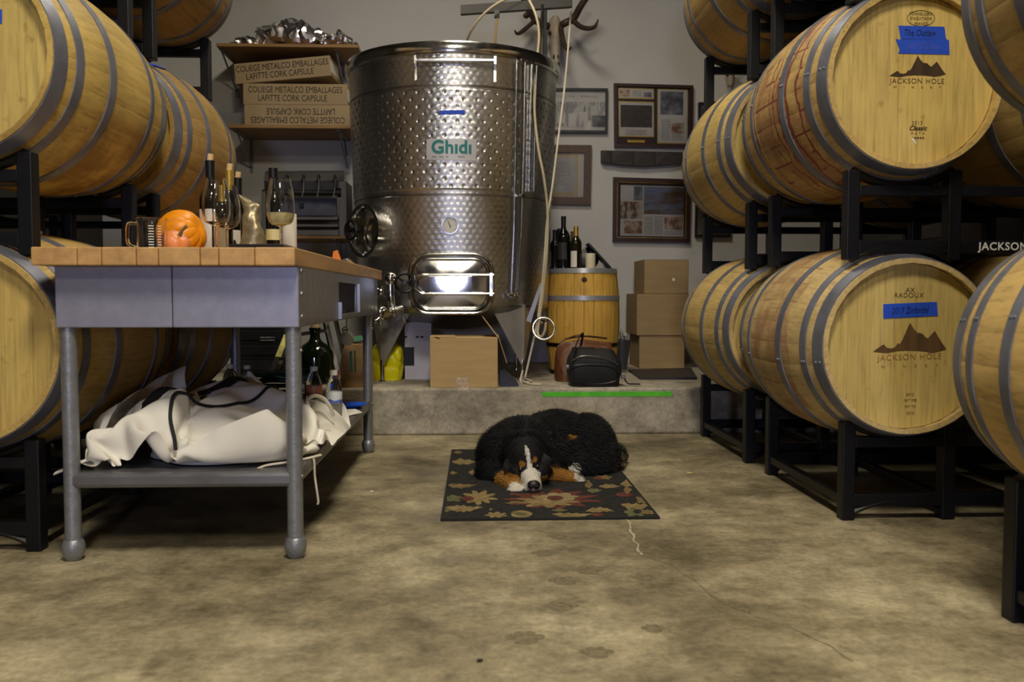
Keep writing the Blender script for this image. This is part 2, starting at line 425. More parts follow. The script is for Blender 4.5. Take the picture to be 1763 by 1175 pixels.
for (px, py, c, lb, s) in ((1187, 816, (205, 180, 110), 'small yellow wood chip lying on the floor right of the rug', .028), (640, 848, (210, 200, 185), 'tiny white scrap lying on the floor right of the table', .02), (826, 1140, (30, 26, 24), 'small dark clod lying on the bare floor nearest the camera', .014)):
    p = PZ(px, py, 0); mb = MB(); mb.ell((p.x, p.y, .003), (s * .5, s * .3, .003), (0, 0, .4), 2)
    tag(mb.build('floor_scrap', mat('scrap_%d' % px, c, .8), None, 40, loc=(p.x, p.y, 0)), lb, 'scrap')

# ------------------------------------------------------------------ barrels
NS = 28; RB, RH, BL = 0.345, 0.2865, 0.475
def rad(y): return RB - (RB - RH) * (abs(y) / BL) ** 2
def stave_mesh(m):
    mb = MB(); bm = mb.bm; ha = PI / NS - 0.0006; ys = [-BL + 2 * BL * i / 10 for i in range(11)]; th = .026
    bell = lambda y: .015 + .011 * min(1, (BL - abs(y)) / .09)
    rows = []
    for y in ys:
        r = rad(y); row = []
        for a, rr in ((-ha, r - .0003), (-ha * .95, r), (0, r + .0006), (ha * .95, r), (ha, r - .0003), (ha, r - bell(y)), (-ha, r - bell(y))):
            row.append(bm.verts.new((rr * math.sin(a), y, rr * math.cos(a))))
        rows.append(row)
    for i in range(10):
        for k in range(7):
            bm.faces.new((rows[i][k], rows[i][(k + 1) % 7], rows[i + 1][(k + 1) % 7], rows[i + 1][k]))
    bm.faces.new(rows[0]); bm.faces.new(rows[-1][::-1])
    return mb.mesh('stave', m, smooth=30)
STAVE = {k: stave_mesh(M[k]) for k in ('oak', 'oak_red', 'oak_pink', 'oak_drip')}
HOOPS = [(-.471, -.416), (-.375, -.338), (-.195, -.155), (.155, .195), (.338, .375), (.416, .471)]
HOOP_ME = []
for ya, yb in HOOPS:
    mb = MB(); p = []
    n = 3
    for i in range(n + 1):
        y = ya + (yb - ya) * i / n; p.append((rad(y) + .0035, -y))
    p += [(rad(yb) - .001, -yb), (rad(ya) - .001, -ya)]
    mb.lathe(p, n=64, axis='Y', closed=True)
    for k in range(2):                                    # two rivets where the band overlaps
        for a in (2.55, -1.75):
            y = ya + (yb - ya) * (.3 + .4 * k); r = rad(y) + .0035
            mb.ell((r * math.sin(a), y, r * math.cos(a)), (.005, .005, .005), sub=1)
    HOOP_ME.append(mb.mesh('hoop', M['hoop'], smooth=40))
HEAD_ME = []; RI = 0.2722; NBD = 7
for k in range(NBD):
    x0 = -RI + 2 * RI * k / NBD + .0003; x1 = -RI + 2 * RI * (k + 1) / NBD - .0003
    x0 = max(x0, -RI + .001); x1 = min(x1, RI - .001)
    pts = []
    for i in range(7):
        x = x0 + (x1 - x0) * i / 6; pts.append((x, -.44, math.sqrt(max(0, RI * RI - x * x))))
    for i in range(7):
        x = x1 - (x1 - x0) * i / 6; pts.append((x, -.44, -math.sqrt(max(0, RI * RI - x * x))))
    HEAD_ME.append(MB().prism(pts, (0, .02, 0)).mesh('head_board', M['oak_head'], smooth=0))
BUNG_ME = MB().lathe([(0, .012), (.024, .012), (.027, .008), (.024, -.02), (0, -.02)], c=(0, 0, RB), n=18).mesh('bung', M['white_plastic'])
def barrel(label, x, y, z, tint=(1, 1, 1), kind='oak', group=None, roll=0.0):
    t = thing('wine_barrel', label, 'barrel', (x, y, z), 'oak barrels on the racks')
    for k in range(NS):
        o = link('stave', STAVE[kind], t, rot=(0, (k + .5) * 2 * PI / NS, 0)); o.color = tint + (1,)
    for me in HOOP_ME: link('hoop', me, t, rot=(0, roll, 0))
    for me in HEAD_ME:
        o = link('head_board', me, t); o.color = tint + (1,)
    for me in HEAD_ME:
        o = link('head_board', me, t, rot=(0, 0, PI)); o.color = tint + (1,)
    link('bung', BUNG_ME, t)
    return t
Z1, Z2, Z3 = 0.60, 1.435, 2.27
XR, XR2, XR0, XL, XL2, DX = 1.41, 1.395, 1.418, -1.468, -1.487, 0.74
CR0, CR1, CR2, CL1, CL2 = 1.67, 3.42, 4.48, 3.14, 4.235
red = barrel('golden oak barrel with red wine streaks, two blue tapes on its head', XR, CR1, Z2 + .012, (1.03, .99, .92), 'oak_red', roll=.3)
zin = barrel('oak barrel with one blue tape on its head, below the red-streaked barrel', XR, CR1, Z1 - .014, (1, .99, .97), 'oak_pink')
barrel('oak barrel at the very top right above the red-streaked one', XR, CR1, Z3, (.9, .88, .84), 'oak', roll=1)
barrel('pale oak barrel nearest the camera, lower right edge, rear hoops showing', XR0, CR0, Z1, (1.05, 1.0, .95), 'oak', roll=.5)
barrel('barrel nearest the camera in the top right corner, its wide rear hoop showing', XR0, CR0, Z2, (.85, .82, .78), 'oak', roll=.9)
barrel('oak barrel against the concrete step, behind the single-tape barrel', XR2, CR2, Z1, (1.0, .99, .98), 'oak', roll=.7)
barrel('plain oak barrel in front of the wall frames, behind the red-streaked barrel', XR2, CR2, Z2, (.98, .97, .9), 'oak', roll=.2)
barrel('oak barrel at the top edge right of the antlers, above the framed pictures', XR2, CR2, Z3, (.72, .67, .6), 'oak', roll=1.2)  # tint darkened: shade of the top row put into the colour
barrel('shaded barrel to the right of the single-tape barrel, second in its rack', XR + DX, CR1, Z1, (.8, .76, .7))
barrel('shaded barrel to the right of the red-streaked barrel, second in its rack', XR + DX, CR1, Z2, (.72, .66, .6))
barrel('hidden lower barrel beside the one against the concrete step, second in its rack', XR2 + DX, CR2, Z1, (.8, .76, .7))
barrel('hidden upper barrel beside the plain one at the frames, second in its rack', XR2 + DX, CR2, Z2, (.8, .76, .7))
ul = barrel('large oak barrel at upper left with brown drip stains on its side', XL, CL1, Z2, (1, .98, .88), 'oak_drip', roll=.4)
ll = barrel('oak barrel at the left edge, its head half hidden by the table leg', XL, CL1, Z1 + .01, (.95, .9, .78), 'oak', roll=.8)
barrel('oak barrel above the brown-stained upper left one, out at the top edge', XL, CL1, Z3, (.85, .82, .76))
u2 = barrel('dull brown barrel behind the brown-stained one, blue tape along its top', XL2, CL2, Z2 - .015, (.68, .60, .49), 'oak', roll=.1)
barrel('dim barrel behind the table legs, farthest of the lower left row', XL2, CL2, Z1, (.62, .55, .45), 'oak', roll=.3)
barrel('brown barrel in the top left against the wall, above the board shelf', XL2, CL2, Z3, (.62, .54, .44), 'oak', roll=.9)  # brown tint also carries painted shade for the top row

# prints, brands and tapes on the barrel heads (flat print, a hair proud of the boards)
def flat(parent, name, m, pix, D, off=0.0012):
    return MB().prism([P(a, b, D - off) for a, b in pix], (0, off * .8, 0)).build(name, m, parent, 0)
RIDGE = [(0, 0), (.07, .13), (.135, .24), (.15, .25), (.19, .14), (.25, .11), (.30, .155), (.34, .30), (.365, .26), (.40, .40), (.505, 1), (.56, .78), (.615, .63), (.625, .66), (.68, .62), (.71, .52), (.75, .46), (.80, .60), (.845, .72), (.90, .48), (.96, .24), (1, .10)]
FOOT = [(0, 0), (.1, -.03), (.2, -.05), (.32, .02), (.45, .04), (.6, .03), (.73, 0), (.8, -.04), (.85, -.02), (.95, .04), (1, .08)]
def interp(tab, x):
    for (a, p_), (b, q_) in zip(tab[:-1], tab[1:]):
        if a <= x <= b: return p_ + (q_ - p_) * (x - a) / (b - a)
    return tab[-1][1]
def mountain(parent, m, x0, x1, yb, yt, D):
    mb = MB(); xs = sorted({a for a, _ in RIDGE} | {a for a, _ in FOOT}); L = []
    for a in xs:
        L.append((mb.bm.verts.new(P(x0 + (x1 - x0) * a, yb - (yb - yt) * interp(FOOT, a), D - .0011)), mb.bm.verts.new(P(x0 + (x1 - x0) * a, yb - (yb - yt) * max(interp(RIDGE, a), interp(FOOT, a) + .004), D - .0011))))
    for (a, b), (c, d) in zip(L[:-1], L[1:]): mb.bm.faces.new((a, c, d, b))
    return mb.build('mountain_print', m, parent, 0)
HD1 = CR1 - .44
mountain(red, M['brand_dark'], 1531, 1628, 131, 96, HD1)
text(red, 'winery_print', 'JACKSON HOLE', .0235, M['brand'], P(1579, 140, HD1 - .0012), space=1.12, xs=.98)
text(red, 'winery_print', 'W  I  N  E  R  Y', .012, M['brand'], P(1579, 150.5, HD1 - .0012), space=1.9)
ov = MB(); ov.tube([P(1585.5 + 23.5 * math.cos(a), 31.5 + 13.5 * math.sin(a), HD1 - .0008) for a in [2 * PI * i / 40 for i in range(40)]], .0009, 4, True)
ov.build('cooper_print', M['brand_dark'], red, 0)
for s, py in (('TONNELLERIE', 24), ("D'AQUITAINE", 32), ('FRANCE', 41)):
    text(red, 'cooper_print', s, .0125, M['brand_dark'], P(1585.5, py, HD1 - .0012), xs=.95)
tt = flat(red, 'tape_label', M['bluetape'], [(1547, 44), (1626, 46), (1629, 67), (1551, 67)], HD1, .0022)
t2 = flat(red, 'tape_label', M['bluetape'], [(1542, 67), (1550, 68), (1629, 67), (1634, 70), (1635, 94), (1547, 92), (1549, 85)], HD1, .0020)
text(tt, 'handwriting', 'The Outlaw', .030, M['pen'], P(1583, 57, HD1 - .0032), shear=.25, xs=.72)
text(t2, 'handwriting', '2017 CS Sauv', .027, M['pen_faint'], P(1590, 80, HD1 - .0030), shear=.1, xs=.75)
text(red, 'vintage_print', '2013', .017, M['brand_dark'], P(1579, 212, HD1 - .0012), xs=.9, space=1.25)
text(red, 'vintage_print', 'Classic', .021, M['brand_dark'], P(1580, 221, HD1 - .0012), bold=.0006, shear=.3)
text(red, 'vintage_print', 'M A T H', .012, M['brand'], P(1580, 230, HD1 - .0012), space=1.1)
for a in (1570, 1574.5, 1579, 1583.5, 1588): flat(red, 'small_print', M['brand'], [(a, 236), (a + 3, 236), (a + 3, 239), (a, 239)], HD1)
flat(red, 'paper_scrap', M['label'], [(1568, 238), (1572, 237), (1579, 251), (1574, 246)], HD1, .002)
mountain(zin, M['brand'], 1503, 1629, 606, 556, HD1)
text(zin, 'winery_print', 'JACKSON HOLE', .0275, M['brand_faint'], P(1566, 615.5, HD1 - .0012), space=1.12, rot=(PI / 2, -.03, 0))
text(zin, 'winery_print', 'W  I  N  E  R  Y', .0145, M['brand_faint'], P(1566, 631, HD1 - .0012), space=1.9, rot=(PI / 2, -.03, 0))
text(zin, 'cooper_print', 'RADOUX', .022, M['brand'], P(1565, 509, HD1 - .0012), space=1.1)
text(zin, 'cooper_print', 'AX', .022, M['brand'], P(1567, 500, HD1 - .0012))
tz = flat(zin, 'tape_label', M['bluetape'], [(1521, 524), (1613, 520), (1615, 544), (1521, 549)], HD1, .0022)
text(tz, 'handwriting', '2017 Zinfandel', .030, M['pen'], P(1567, 535, HD1 - .0032), shear=.2, xs=.68, rot=(PI / 2, -.04, 0))
for s, py in (('2012', 680), ('INT MB', 690), ('MT TP', 701), ('2013', 712)):
    text(zin, 'vintage_print', s, .0135, M['brand'], P(1567, py, HD1 - .0012))
HDL = CL1 - .44
flat(ul, 'tape_label', M['bluetape'], [(-70, 18), (3, 16), (3, 40), (-70, 44)], HDL, .0022)
# tape along the top of the dull brown barrel
tb = MB()
def tf(u, v):
    y = -.40 + .22 * v; a = .42 + .10 * u
    return Vector((XL2, CL2, Z2 - .015)) + Vector(((rad(y) + .0045) * math.sin(a), y, (rad(y) + .0045) * math.cos(a)))
tb.grid(tf, 5, 9); tb.build('tape_label', M['bluetape'], u2)

# ------------------------------------------------------------------ racks
def rack(label, cx, cy, z0, z1, zc_up, zc_low):
    t = thing('barrel_rack', label, 'rack', (cx, cy, z0), 'black steel barrel racks')
    m = M['rack']; hw = .022; rr = .319
    for sy in (-.39, .39):
        for bx in (-DX / 2, DX / 2):
            for px in (-.17, .17):
                x = cx + bx + px
                MB().box((x - hw, cy + sy - .025, z0), (x + hw, cy + sy + .025, z1), bev=.004).build('post', m, t)
            up_ = [(cx + bx + q, cy + sy, zc_up - math.sqrt(rr * rr - q * q)) for q in [-.17 + .34 * i / 12 for i in range(13)]]
            MB().tube(up_, .014, 6, sq=(1, 1.6)).build('cradle_bar', m, t)
            if zc_low is None: lo_ = [(cx + bx + q, cy + sy, .014 + .05 * (1 - (q / .17) ** 2)) for q in [-.17 + .34 * i / 12 for i in range(13)]]
            else: lo_ = [(cx + bx + q, cy + sy, zc_low + math.sqrt(rr * rr - q * q)) for q in [-.17 + .34 * i / 12 for i in range(13)]]
            MB().tube(lo_, .012, 6, sq=(1, 1.6)).build('saddle_bar', m, t)
        a = cx - DX / 2 - .17; b = cx + DX / 2 + .17
        f = -1 if sy < 0 else 1
        rz = .045 if zc_low is None else .022
        MB().box((a + hw, cy + sy - .018, z0 + rz), (b - hw, cy + sy + .018, z0 + rz + .043), bev=.003).build('cross_rail', m, t)
        MB().box((a + hw, cy + sy - .018, z1 - .085), (b - hw, cy + sy + .018, z1 - .05), bev=.003).build('cross_rail', m, t)
    for bx in (-DX / 2, DX / 2):
        for px in (-.17, .17):
            x = cx + bx + px
            if zc_low is not None and bx * px > 0: continue
            MB().box((x - .016, cy - .365, z0 + .05), (x + .016, cy + .365, z0 + .08), bev=.003).build('side_rail', m, t)
    return t
RO = .27
def lev(k): return [(0, Z1 - RO, Z1, None), (Z1 + RO, Z2 - RO, Z2, Z1), (Z2 + RO, Z3 - RO, Z3, Z2)][k]
cxr = XR + DX / 2; cxr2 = XR2 + DX / 2; cxr0 = XR0 + DX / 2; cxl = XL - DX / 2; cxl2 = XL2 - DX / 2
RK = [('black rack on the floor under the single-tape barrel', cxr, CR1, 0), ('black rack with white lettering, under the red-streaked barrel', cxr, CR1, 1),
      ('black rack at the top right, standing on the red-streaked barrel', cxr, CR1, 2),
      ('black rack on the floor at the right edge nearest the camera', cxr0, CR0, 0), ('black rack standing on the pale barrel nearest the camera', cxr0 + .03, CR0, 1),
      ('black rack on the floor against the concrete step, right', cxr2, CR2, 0), ('black rack under the plain barrel by the wall frames', cxr2, CR2, 1),
      ('black rack standing on the plain barrel by the wall frames', cxr2, CR2, 2),
      ('black rack on the floor at the left edge behind the table', cxl, CL1, 0), ('black rack under the brown-stained upper left barrel', cxl, CL1, 1),
      ('black rack at the top left, standing on the brown-stained barrel', cxl, CL1, 2),
      ('black rack on the floor in the dark behind the table shelf', cxl2, CL2, 0), ('black rack under the dull brown barrel, behind the table top', cxl2, CL2, 1),
      ('black rack standing on the dull brown barrel with the blue tape', cxl2, CL2, 2)]
for lb, cx, cy, k in RK:
    z0, z1, zu, zl = lev(k); r = rack(lb, cx, cy, z0, z1, zu, zl)
    if 'lettering' in lb:
        text(r, 'lettering', 'JACKSON', .036, M['white_plastic'], (P(1685, 427, cy - .41).x, cy - .4095, z0 + .0435), bold=.0008, space=1.1, align='LEFT')

# ------------------------------------------------------------------ work table
TX0, TX1, TY0, TY1, TZ = -1.232, -0.50, 2.55, 4.88, 0.883
LX0, LX1, LY0, LY1 = -1.145, -0.519, 2.62, 4.43
tbl = thing('work_table', 'grey metal work table with butcher block top, left', 'table', ((TX0 + TX1) / 2, (TY0 + TY1) / 2, 0))
block_m = mat('butcher_block', (190, 148, 92), .5, 0, .16, 3.2, (9, 1.2, 9), bump=.15, bscale=9)
t_ = block_m.node_tree
edges = [52, 132, 174, 234, 272, 344, 376, 438, 508]
for i in range(8):
    x0 = P(edges[i], 440, TY0).x + .0008; x1 = P(edges[i + 1], 440, TY0).x - .0008
    dz = random.uniform(-.0006, .0006)
    MB().box((x0, TY0, TZ - .05), (x1, TY1, TZ + dz), bev=.0035).build('butcher_board', block_m, tbl)
AZ0, AZ1 = .662, .833
ax0, ax1, ay0, ay1 = LX0 - .022, LX1 + .022, LY0 - .01, 4.68
sx = P(296, 500, ay0).x
MB().box((ax0, ay0, AZ0), (sx - .001, ay0 + .012, AZ1), bev=.003).build('apron_panel', M['table_paint'], tbl)
MB().box((sx + .001, ay0, AZ0), (ax1, ay0 + .012, AZ1), bev=.003).build('apron_panel', M['table_paint'], tbl)
MB().box((-1.135, ay0 + .012, AZ0), (-1.125, ay1, AZ1)).build('apron_panel', M['table_paint'], tbl)
MB().box((-1.135, ay1 - .012, AZ0), (ax1, ay1, AZ1)).build('apron_panel', M['table_paint'], tbl)
# right apron with the drawer recess
DY0, DY1, DZ0, DZ1 = 3.37, 3.88, .683, .80
sm = M['shelf_metal']
mb = MB(); xa = ax1 - .01
mb.box((xa, ay0 + .012, AZ0), (ax1, DY0, AZ1)); mb.box((xa, DY1, AZ0), (ax1, ay1 - .012, AZ1))
mb.box((xa, DY0, AZ0), (ax1, DY1, DZ0)); mb.box((xa, DY0, DZ1), (ax1, DY1, AZ1))
mb.build('apron_panel', sm, tbl, 0)
dr = MB().box((xa - .30, DY0 + .01, DZ0 + .004), (xa - .02, DY1 - .01, DZ0 + .012)).box((xa - .10, DY0 + .01, DZ0), (xa - .09, DY1 - .01, DZ1)).build('drawer', M['black_plastic'], tbl, 0)
fr = MB(); fw = .016
fr.box((ax1 - .002, DY0 - fw, DZ0 - fw), (ax1 + .012, DY1 + fw, DZ0)); fr.box((ax1 - .002, DY0 - fw, DZ0), (ax1 + .012, DY0, DZ0 + .045))
fr.box((ax1 - .002, DY1, DZ0), (ax1 + .012, DY1 + fw, DZ1)); fr.build('drawer_frame', M['steel_dull'], dr, 0)
for x, y in ((LX0, LY0 + .02), (LX1, LY0 + .02), (LX0, LY1), (LX1, LY1)):
    lg = MB().cyl((x, y, .055), (x, y, AZ0 + .03), .0225, n=24).build('leg', M['table_leg'], tbl)
    MB().lathe([(0, .06), (.024, .06), (.027, .056), (.031, .045), (.032, .035), (.029, .018), (.022, .004), (.018, 0), (0, 0)], c=(x, y, 0), n=24).build('foot', M['table_leg'], lg)
    if x == LX1:
        bl = MB()
        for z in (.69, .755, .82) if y < 3 else (.69,): bl.ell((ax1 + .001, y + .012, z), (.005, .008, .008), sub=2)
        for z in (.595, .235): bl.ell((x + .0225, y - .004, z), (.005, .006, .006), sub=2)
        bl.build('bolt', M['steel_dull'], lg)
SZ = 0.252
MB().box((LX0 - .01, LY0 + .0, SZ - .045), (LX1 + .012, LY1 + .04, SZ), bev=.012).build('lower_shelf', M['shelf_metal'], tbl)

# --- things standing on the table
def bottle_prof(h=.30, r=.0375):
    return [(0, 0), (r * .9, 0), (r, .004), (r, h * .60), (r * .97, h * .63), (r * .78, h * .69), (r * .5, h * .74), (.0155, h * .78), (.0140, h * .82), (.0140, h * .955), (.0152, h * .96), (.0152, h), (.0, h)]
def wine_bottle(label, p, h, gl, capm=None, label_m=None, lz=(.25, .58), cork=False, lang=(-1.0, 1.0), r=.0375, group='wine bottles', motif=False, lrot=0.0):
    t = thing('wine_bottle', label, 'bottle', p, group); p = Vector(p)
    MB().lathe(bottle_prof(h, r), c=p, n=28).build('bottle_body', gl, t)
    if capm: MB().lathe([(.0, h * 1.002), (.0160, h * 1.002), (.0162, h * .99), (.0152, h * .82), (.0165, h * .775)], c=p, n=24).build('capsule', capm, t)
    if label_m:
        def lf(u, v):
            a = lrot + lang[0] + (lang[1] - lang[0]) * u - PI / 2
            return p + Vector(((r + .0008) * math.cos(a), (r + .0008) * math.sin(a), h * (lz[0] + (lz[1] - lz[0]) * v)))
        lb = MB().grid(lf, 14, 3).build('paper_label', label_m, t)
        if motif:
            def mf(u, v):
                a = lrot + .35 + .75 * u - PI / 2; k = abs(u - .5) * 2
                return p + Vector(((r + .0016) * math.cos(a), (r + .0016) * math.sin(a), h * (lz[0] + .10 + .05 * math.sin(5 * u) + (v - .5) * .10 * (1 - k * k))))
            MB().grid(mf, 9, 3).build('bird_print', M['ink'], lb)
    if cork: MB().cyl(p + Vector((0, 0, h)), p + Vector((.003, 0, h + .024)), .0105, n=14).build('cork', M['cork'], t)
    return t
def on_table(px, D): return (P(px, 440, D).x, D, TZ)
wine_bottle('tall dark bottle with black capsule and cork, beside the pumpkin', on_table(364, 3.30), .34, M['bottle'], M['foil_black'], M['label'], (.05, .50), True, (-1.45, .35))
wine_bottle('dark bottle with gold capsule, cork and white bird label on the table', on_table(397, 3.34), .312, M['bottle'], M['gold'], M['label'], (.02, .32), True, (-1.0, 1.4), motif=True)
wine_bottle('plain dark corked bottle behind the gold-capsuled one', on_table(411, 3.60), .318, M['bottle'], M['foil_black'], None, cork=True)
wine_bottle('short olive bottle with gold neck and cream label behind the empty glasses', on_table(385, 3.18), .24, M['bottle_amber'], M['gold'], M['label_cream'], (.08, .42), False, (-.8, .8), r=.032)
wine_bottle('slim dark bottle with a narrow cream label behind the glass of white wine', on_table(472, 3.3), .315, M['bottle'], M['foil_black'], M['label_cream'], (.20, .32), False, (-1.3, 1.2), r=.027)

def wine_glass(label, px, D, h=.225, wine=None):
    p = Vector(on_table(px, D)); t = thing('wine_glass', label, 'glass', p, 'stemmed glasses on the table')
    R = .043; b0 = .085; H = h
    def prof(k):
        z = b0 + (H - b0) * k
        rr = R * (math.sin(PI * min(1, (k * .93 + .03)) ** .62) ** .55) if k < .42 else R * (1 - .28 * ((k - .42) / .58) ** 1.7)
        return max(.004, rr), z
    outer = [prof(i / 14) for i in range(15)]
    inner = [(max(.0, r - .0014), z + (.0016 if i == 0 else 0)) for i, (r, z) in enumerate(outer)]; inner[0] = (0, b0 + .003)
    pr = [(0, 0), (.034, 0), (.035, .0015), (.02, .004), (.006, .008), (.0038, .02), (.0036, b0 - .012), (.005, b0 - .003)] + outer[1:] + inner[::-1]
    MB().lathe(pr, c=p, n=36).build('glass_bowl', M['glass'], t)
    if wine:
        k = wine; pts = [(0, b0 + .004)]
        for i in range(1, 9):
            r, z = prof(k * i / 8); pts.append((max(.001, r - .0018), z))
        pts.append((0, pts[-1][1]))
        wn = NT('white_wine'); wn.set(Base_Color=(.93, .84, .42, 1), Roughness=0.0, IOR=1.33, Transmission_Weight=.3)
        wn.l(wn.mix((.95, .86, .45, 1), (.9, .8, .36, 1), wn.noise(wn.coord(), 20)), wn.p.inputs['Base Color'])
        MB().lathe(pts, c=p, n=32).build('wine', wn.m, t)
    return t
wine_glass('stemmed glass holding white wine at the right of the table', 484, 2.92, .232, .27)
wine_glass('empty stemmed glass in front of the dark corked bottles', 373, 2.90, .228)
wine_glass('second empty stemmed glass, half behind the first empty one', 391, 3.04, .224)

p = Vector(on_table(261, 2.86)); t = thing('measuring_cup', 'clear glass measuring cup with handle and printed scale, left of the orange pumpkin', 'cup', p)
MB().lathe([(0, 0), (.038, 0), (.041, .004), (.043, .09), (.047, .102), (.0445, .102), (.0405, .088), (.0385, .008), (0, .006)], c=p, n=32).build('cup_body', M['glass'], t)
MB().tube(spline([p + Vector((-.042, 0, .085)), p + Vector((-.066, 0, .086)), p + Vector((-.072, 0, .06)), p + Vector((-.068, 0, .025)), p + Vector((-.041, 0, .014))], 6), .0055, 8).build('handle', M['glass'], t)
sc_ = MB()
for i in range(9):
    for a0, a1 in ((.15, .5), (.75, 1.05)):
        z = .012 + i * .008
        sc_.grid(lambda u, v: p + Vector(((.0438) * math.sin(a0 + (a1 - a0) * u), -.0438 * math.cos(a0 + (a1 - a0) * u), z + .0025 * v)), 4, 2)
sc_.build('printed_scale', M['label'], t)

def pumpkin(label, p, R, H, c, ribs, stem=True, cat='pumpkin', name='pumpkin', tilt=(0, 0, 0), stemc=(120, 104, 60)):
    p = Vector(p); t = thing(name, label, cat, p); E = Euler(tilt).to_matrix()
    def f(u, v):
        a = u * 2 * PI; b = (v - .5) * PI * .999
        q = 1 - .09 * (1 - abs(math.cos(a * ribs / 2))) ** 0.5 * 0 - .075 * (abs(math.sin(a * ribs / 2)) ** .35 * -1 + 1)
        r = R * math.cos(b) ** .8 * q; z = H / 2 + H / 2 * math.sin(b) * (1 - .16 * math.exp(-(r / R) ** 2 * 9))
        d = E @ Vector((r * math.cos(a), r * math.sin(a), z - H / 2))
        return p + d + Vector((0, 0, H / 2))
    MB().grid(f, ribs * 8, 17, True).build('rind', mat(name + '_rind', c, .42, 0, .1, 12), t, 60)
    if stem:
        s0 = p + E @ Vector((0, 0, H / 2 * .82)) + Vector((0, 0, H / 2)); d = E @ Vector((0, 0, 1))
        MB().tube([s0, s0 + d * .02, s0 + d * .036 + Vector((.008, 0, .002))], [R * .16, R * .1, R * .11], 7).build('stem', mat(name + '_stem', stemc, .8), t)
pumpkin('large orange pumpkin lying on the table behind the small squash', (P(314, 440, 3.16).x, 3.16, TZ), .084, .148, (244, 150, 16), 12, False, tilt=(.15, 1.2, 0))
pumpkin('small salmon-orange squash in front of the orange pumpkin', (P(303, 440, 2.93).x, 2.93, TZ), .046, .066, (226, 134, 74), 8, True, 'squash', 'squash', (.35, .6, 0))
pumpkin('pale yellow-green gourd peeking out behind the pumpkin', (P(341, 440, 3.42).x, 3.42, TZ), .042, .14, (196, 184, 112), 8, False, 'gourd', 'gourd')

def crumple(fn, nu, nv, amp, sc, seed):
    def f(u, v):
        q = Vector(fn(u, v)); s = Vector((seed, seed * 1.7, 0))
        return q + Vector((noise.noise(q * sc + s), noise.noise(q * sc + s * 2), noise.noise(q * sc + s * 3))) * amp
    return f
p = Vector(on_table(437, 3.12)); t = thing('foil_pouch', 'crumpled tan and silver foil pouch standing beside the dark bottles', 'pouch', p)
foil_t = mat('pouch_foil', (150, 136, 104), .36, .45, .25, 7, bump=.4, bscale=18)
def pf(u, v):
    a = u * 2 * PI; th = .034 * (1 - v) ** .6 + .003; wd = .046 - .026 * v + (.014 * max(0, v - .75) * 4)
    return p + Vector((wd * math.cos(a) + .002 - .012 * v, th * math.sin(a), .005 + .185 * v + (.018 * math.cos(a) * -v * v)))
MB().grid(crumple(crumple(pf, 0, 0, .008, 16, 3.1), 0, 0, .0035, 55, 1.7), 56, 34, True).build('pouch_body', foil_t, t, 22)
pw = Vector((P(499, 440, 3.12).x, 3.12, TZ)); t = thing('paper_roll', 'white paper roll standing right of the glass of wine', 'roll', pw)
MB().lathe([(.006, 0), (.0225, 0), (.0235, .002), (.0235, .138), (.0225, .14), (.006, .14)], c=pw, n=28, closed=True).build('roll_body', M['label'], t)
MB().lathe([(.0058, .001), (.0058, .141), (.0045, .141), (.0045, .001)], c=pw, n=16, closed=True).build('cardboard_core', M['card'], t)
q = Vector(on_table(440, 2.68)); t = thing('serving_tray', 'flat dark tray lying at the front edge of the table top', 'tray', q)
MB().box((P(398, 440, 2.62).x, 2.60, TZ + .001), (P(490, 440, 2.62).x, 2.82, TZ + .0075), bev=.002).build('tray_base', M['black_plastic'], t)
rb = MB(); a, b = P(398, 440, 2.62).x, P(490, 440, 2.62).x
rb.tube([(a, 2.60, TZ + .009), (b, 2.60, TZ + .009), (b, 2.82, TZ + .009), (a, 2.82, TZ + .009)], .003, 6, True).build('tray_rim', M['black_plastic'], t)
pp = MB()
pp.grid(lambda u, v: Vector((-1.19 + .25 * u, 2.62 + .28 * v, TZ + .0015 + .005 * abs(noise.noise(Vector((u * 3, v * 3, 1)))))), 10, 10)
tag(pp.build('paper_sheet', M['label'], None, 40, loc=(-1.07, 2.76, TZ)), 'white paper sheets lying flat at the left end of the table top', 'paper')
q = P(579, 438, 3.75); mb = MB(); x, y = q.x, q.y
mb.prism([(x - .02, y, TZ + .0005), (x + .022, y, TZ + .0005), (x + .004, y, TZ + .052), (x - .012, y, TZ + .046)], (0, .014, 0))
tag(mb.build('orange_wedge', mat('orange_peel', (232, 128, 20), .5), None, 30, loc=(x, y, TZ)), 'bright orange wedge lying at the right rim of the table top', 'wedge')
mb = MB(); q = P(606, 450, 4.0)
mb.tube(spline([(q.x - .03, 3.86, TZ + .006), (q.x - .028, 4.0, TZ + .024), (q.x - .02, 4.12, TZ + .02), (q.x - .02, 4.3, TZ + .006)], 6), .0055, 8)
tag(mb.build('bottle_opener', M['steel'], None, 40, loc=(q.x, 4.0, TZ)), 'small shiny metal opener at the right rim of the table top', 'tool')
mb = MB(); q = P(640, 462, 4.6); mb.lathe([(0, 0), (.03, 0), (.036, .01), (.034, .012), (.028, .004), (0, .004)], c=(q.x - .06, 4.55, TZ), n=20)
tag(mb.build('ash_dish', M['steel_dull'], None, 40, loc=(q.x - .06, 4.55, TZ)), 'small metal dish at the far end of the table top', 'dish')

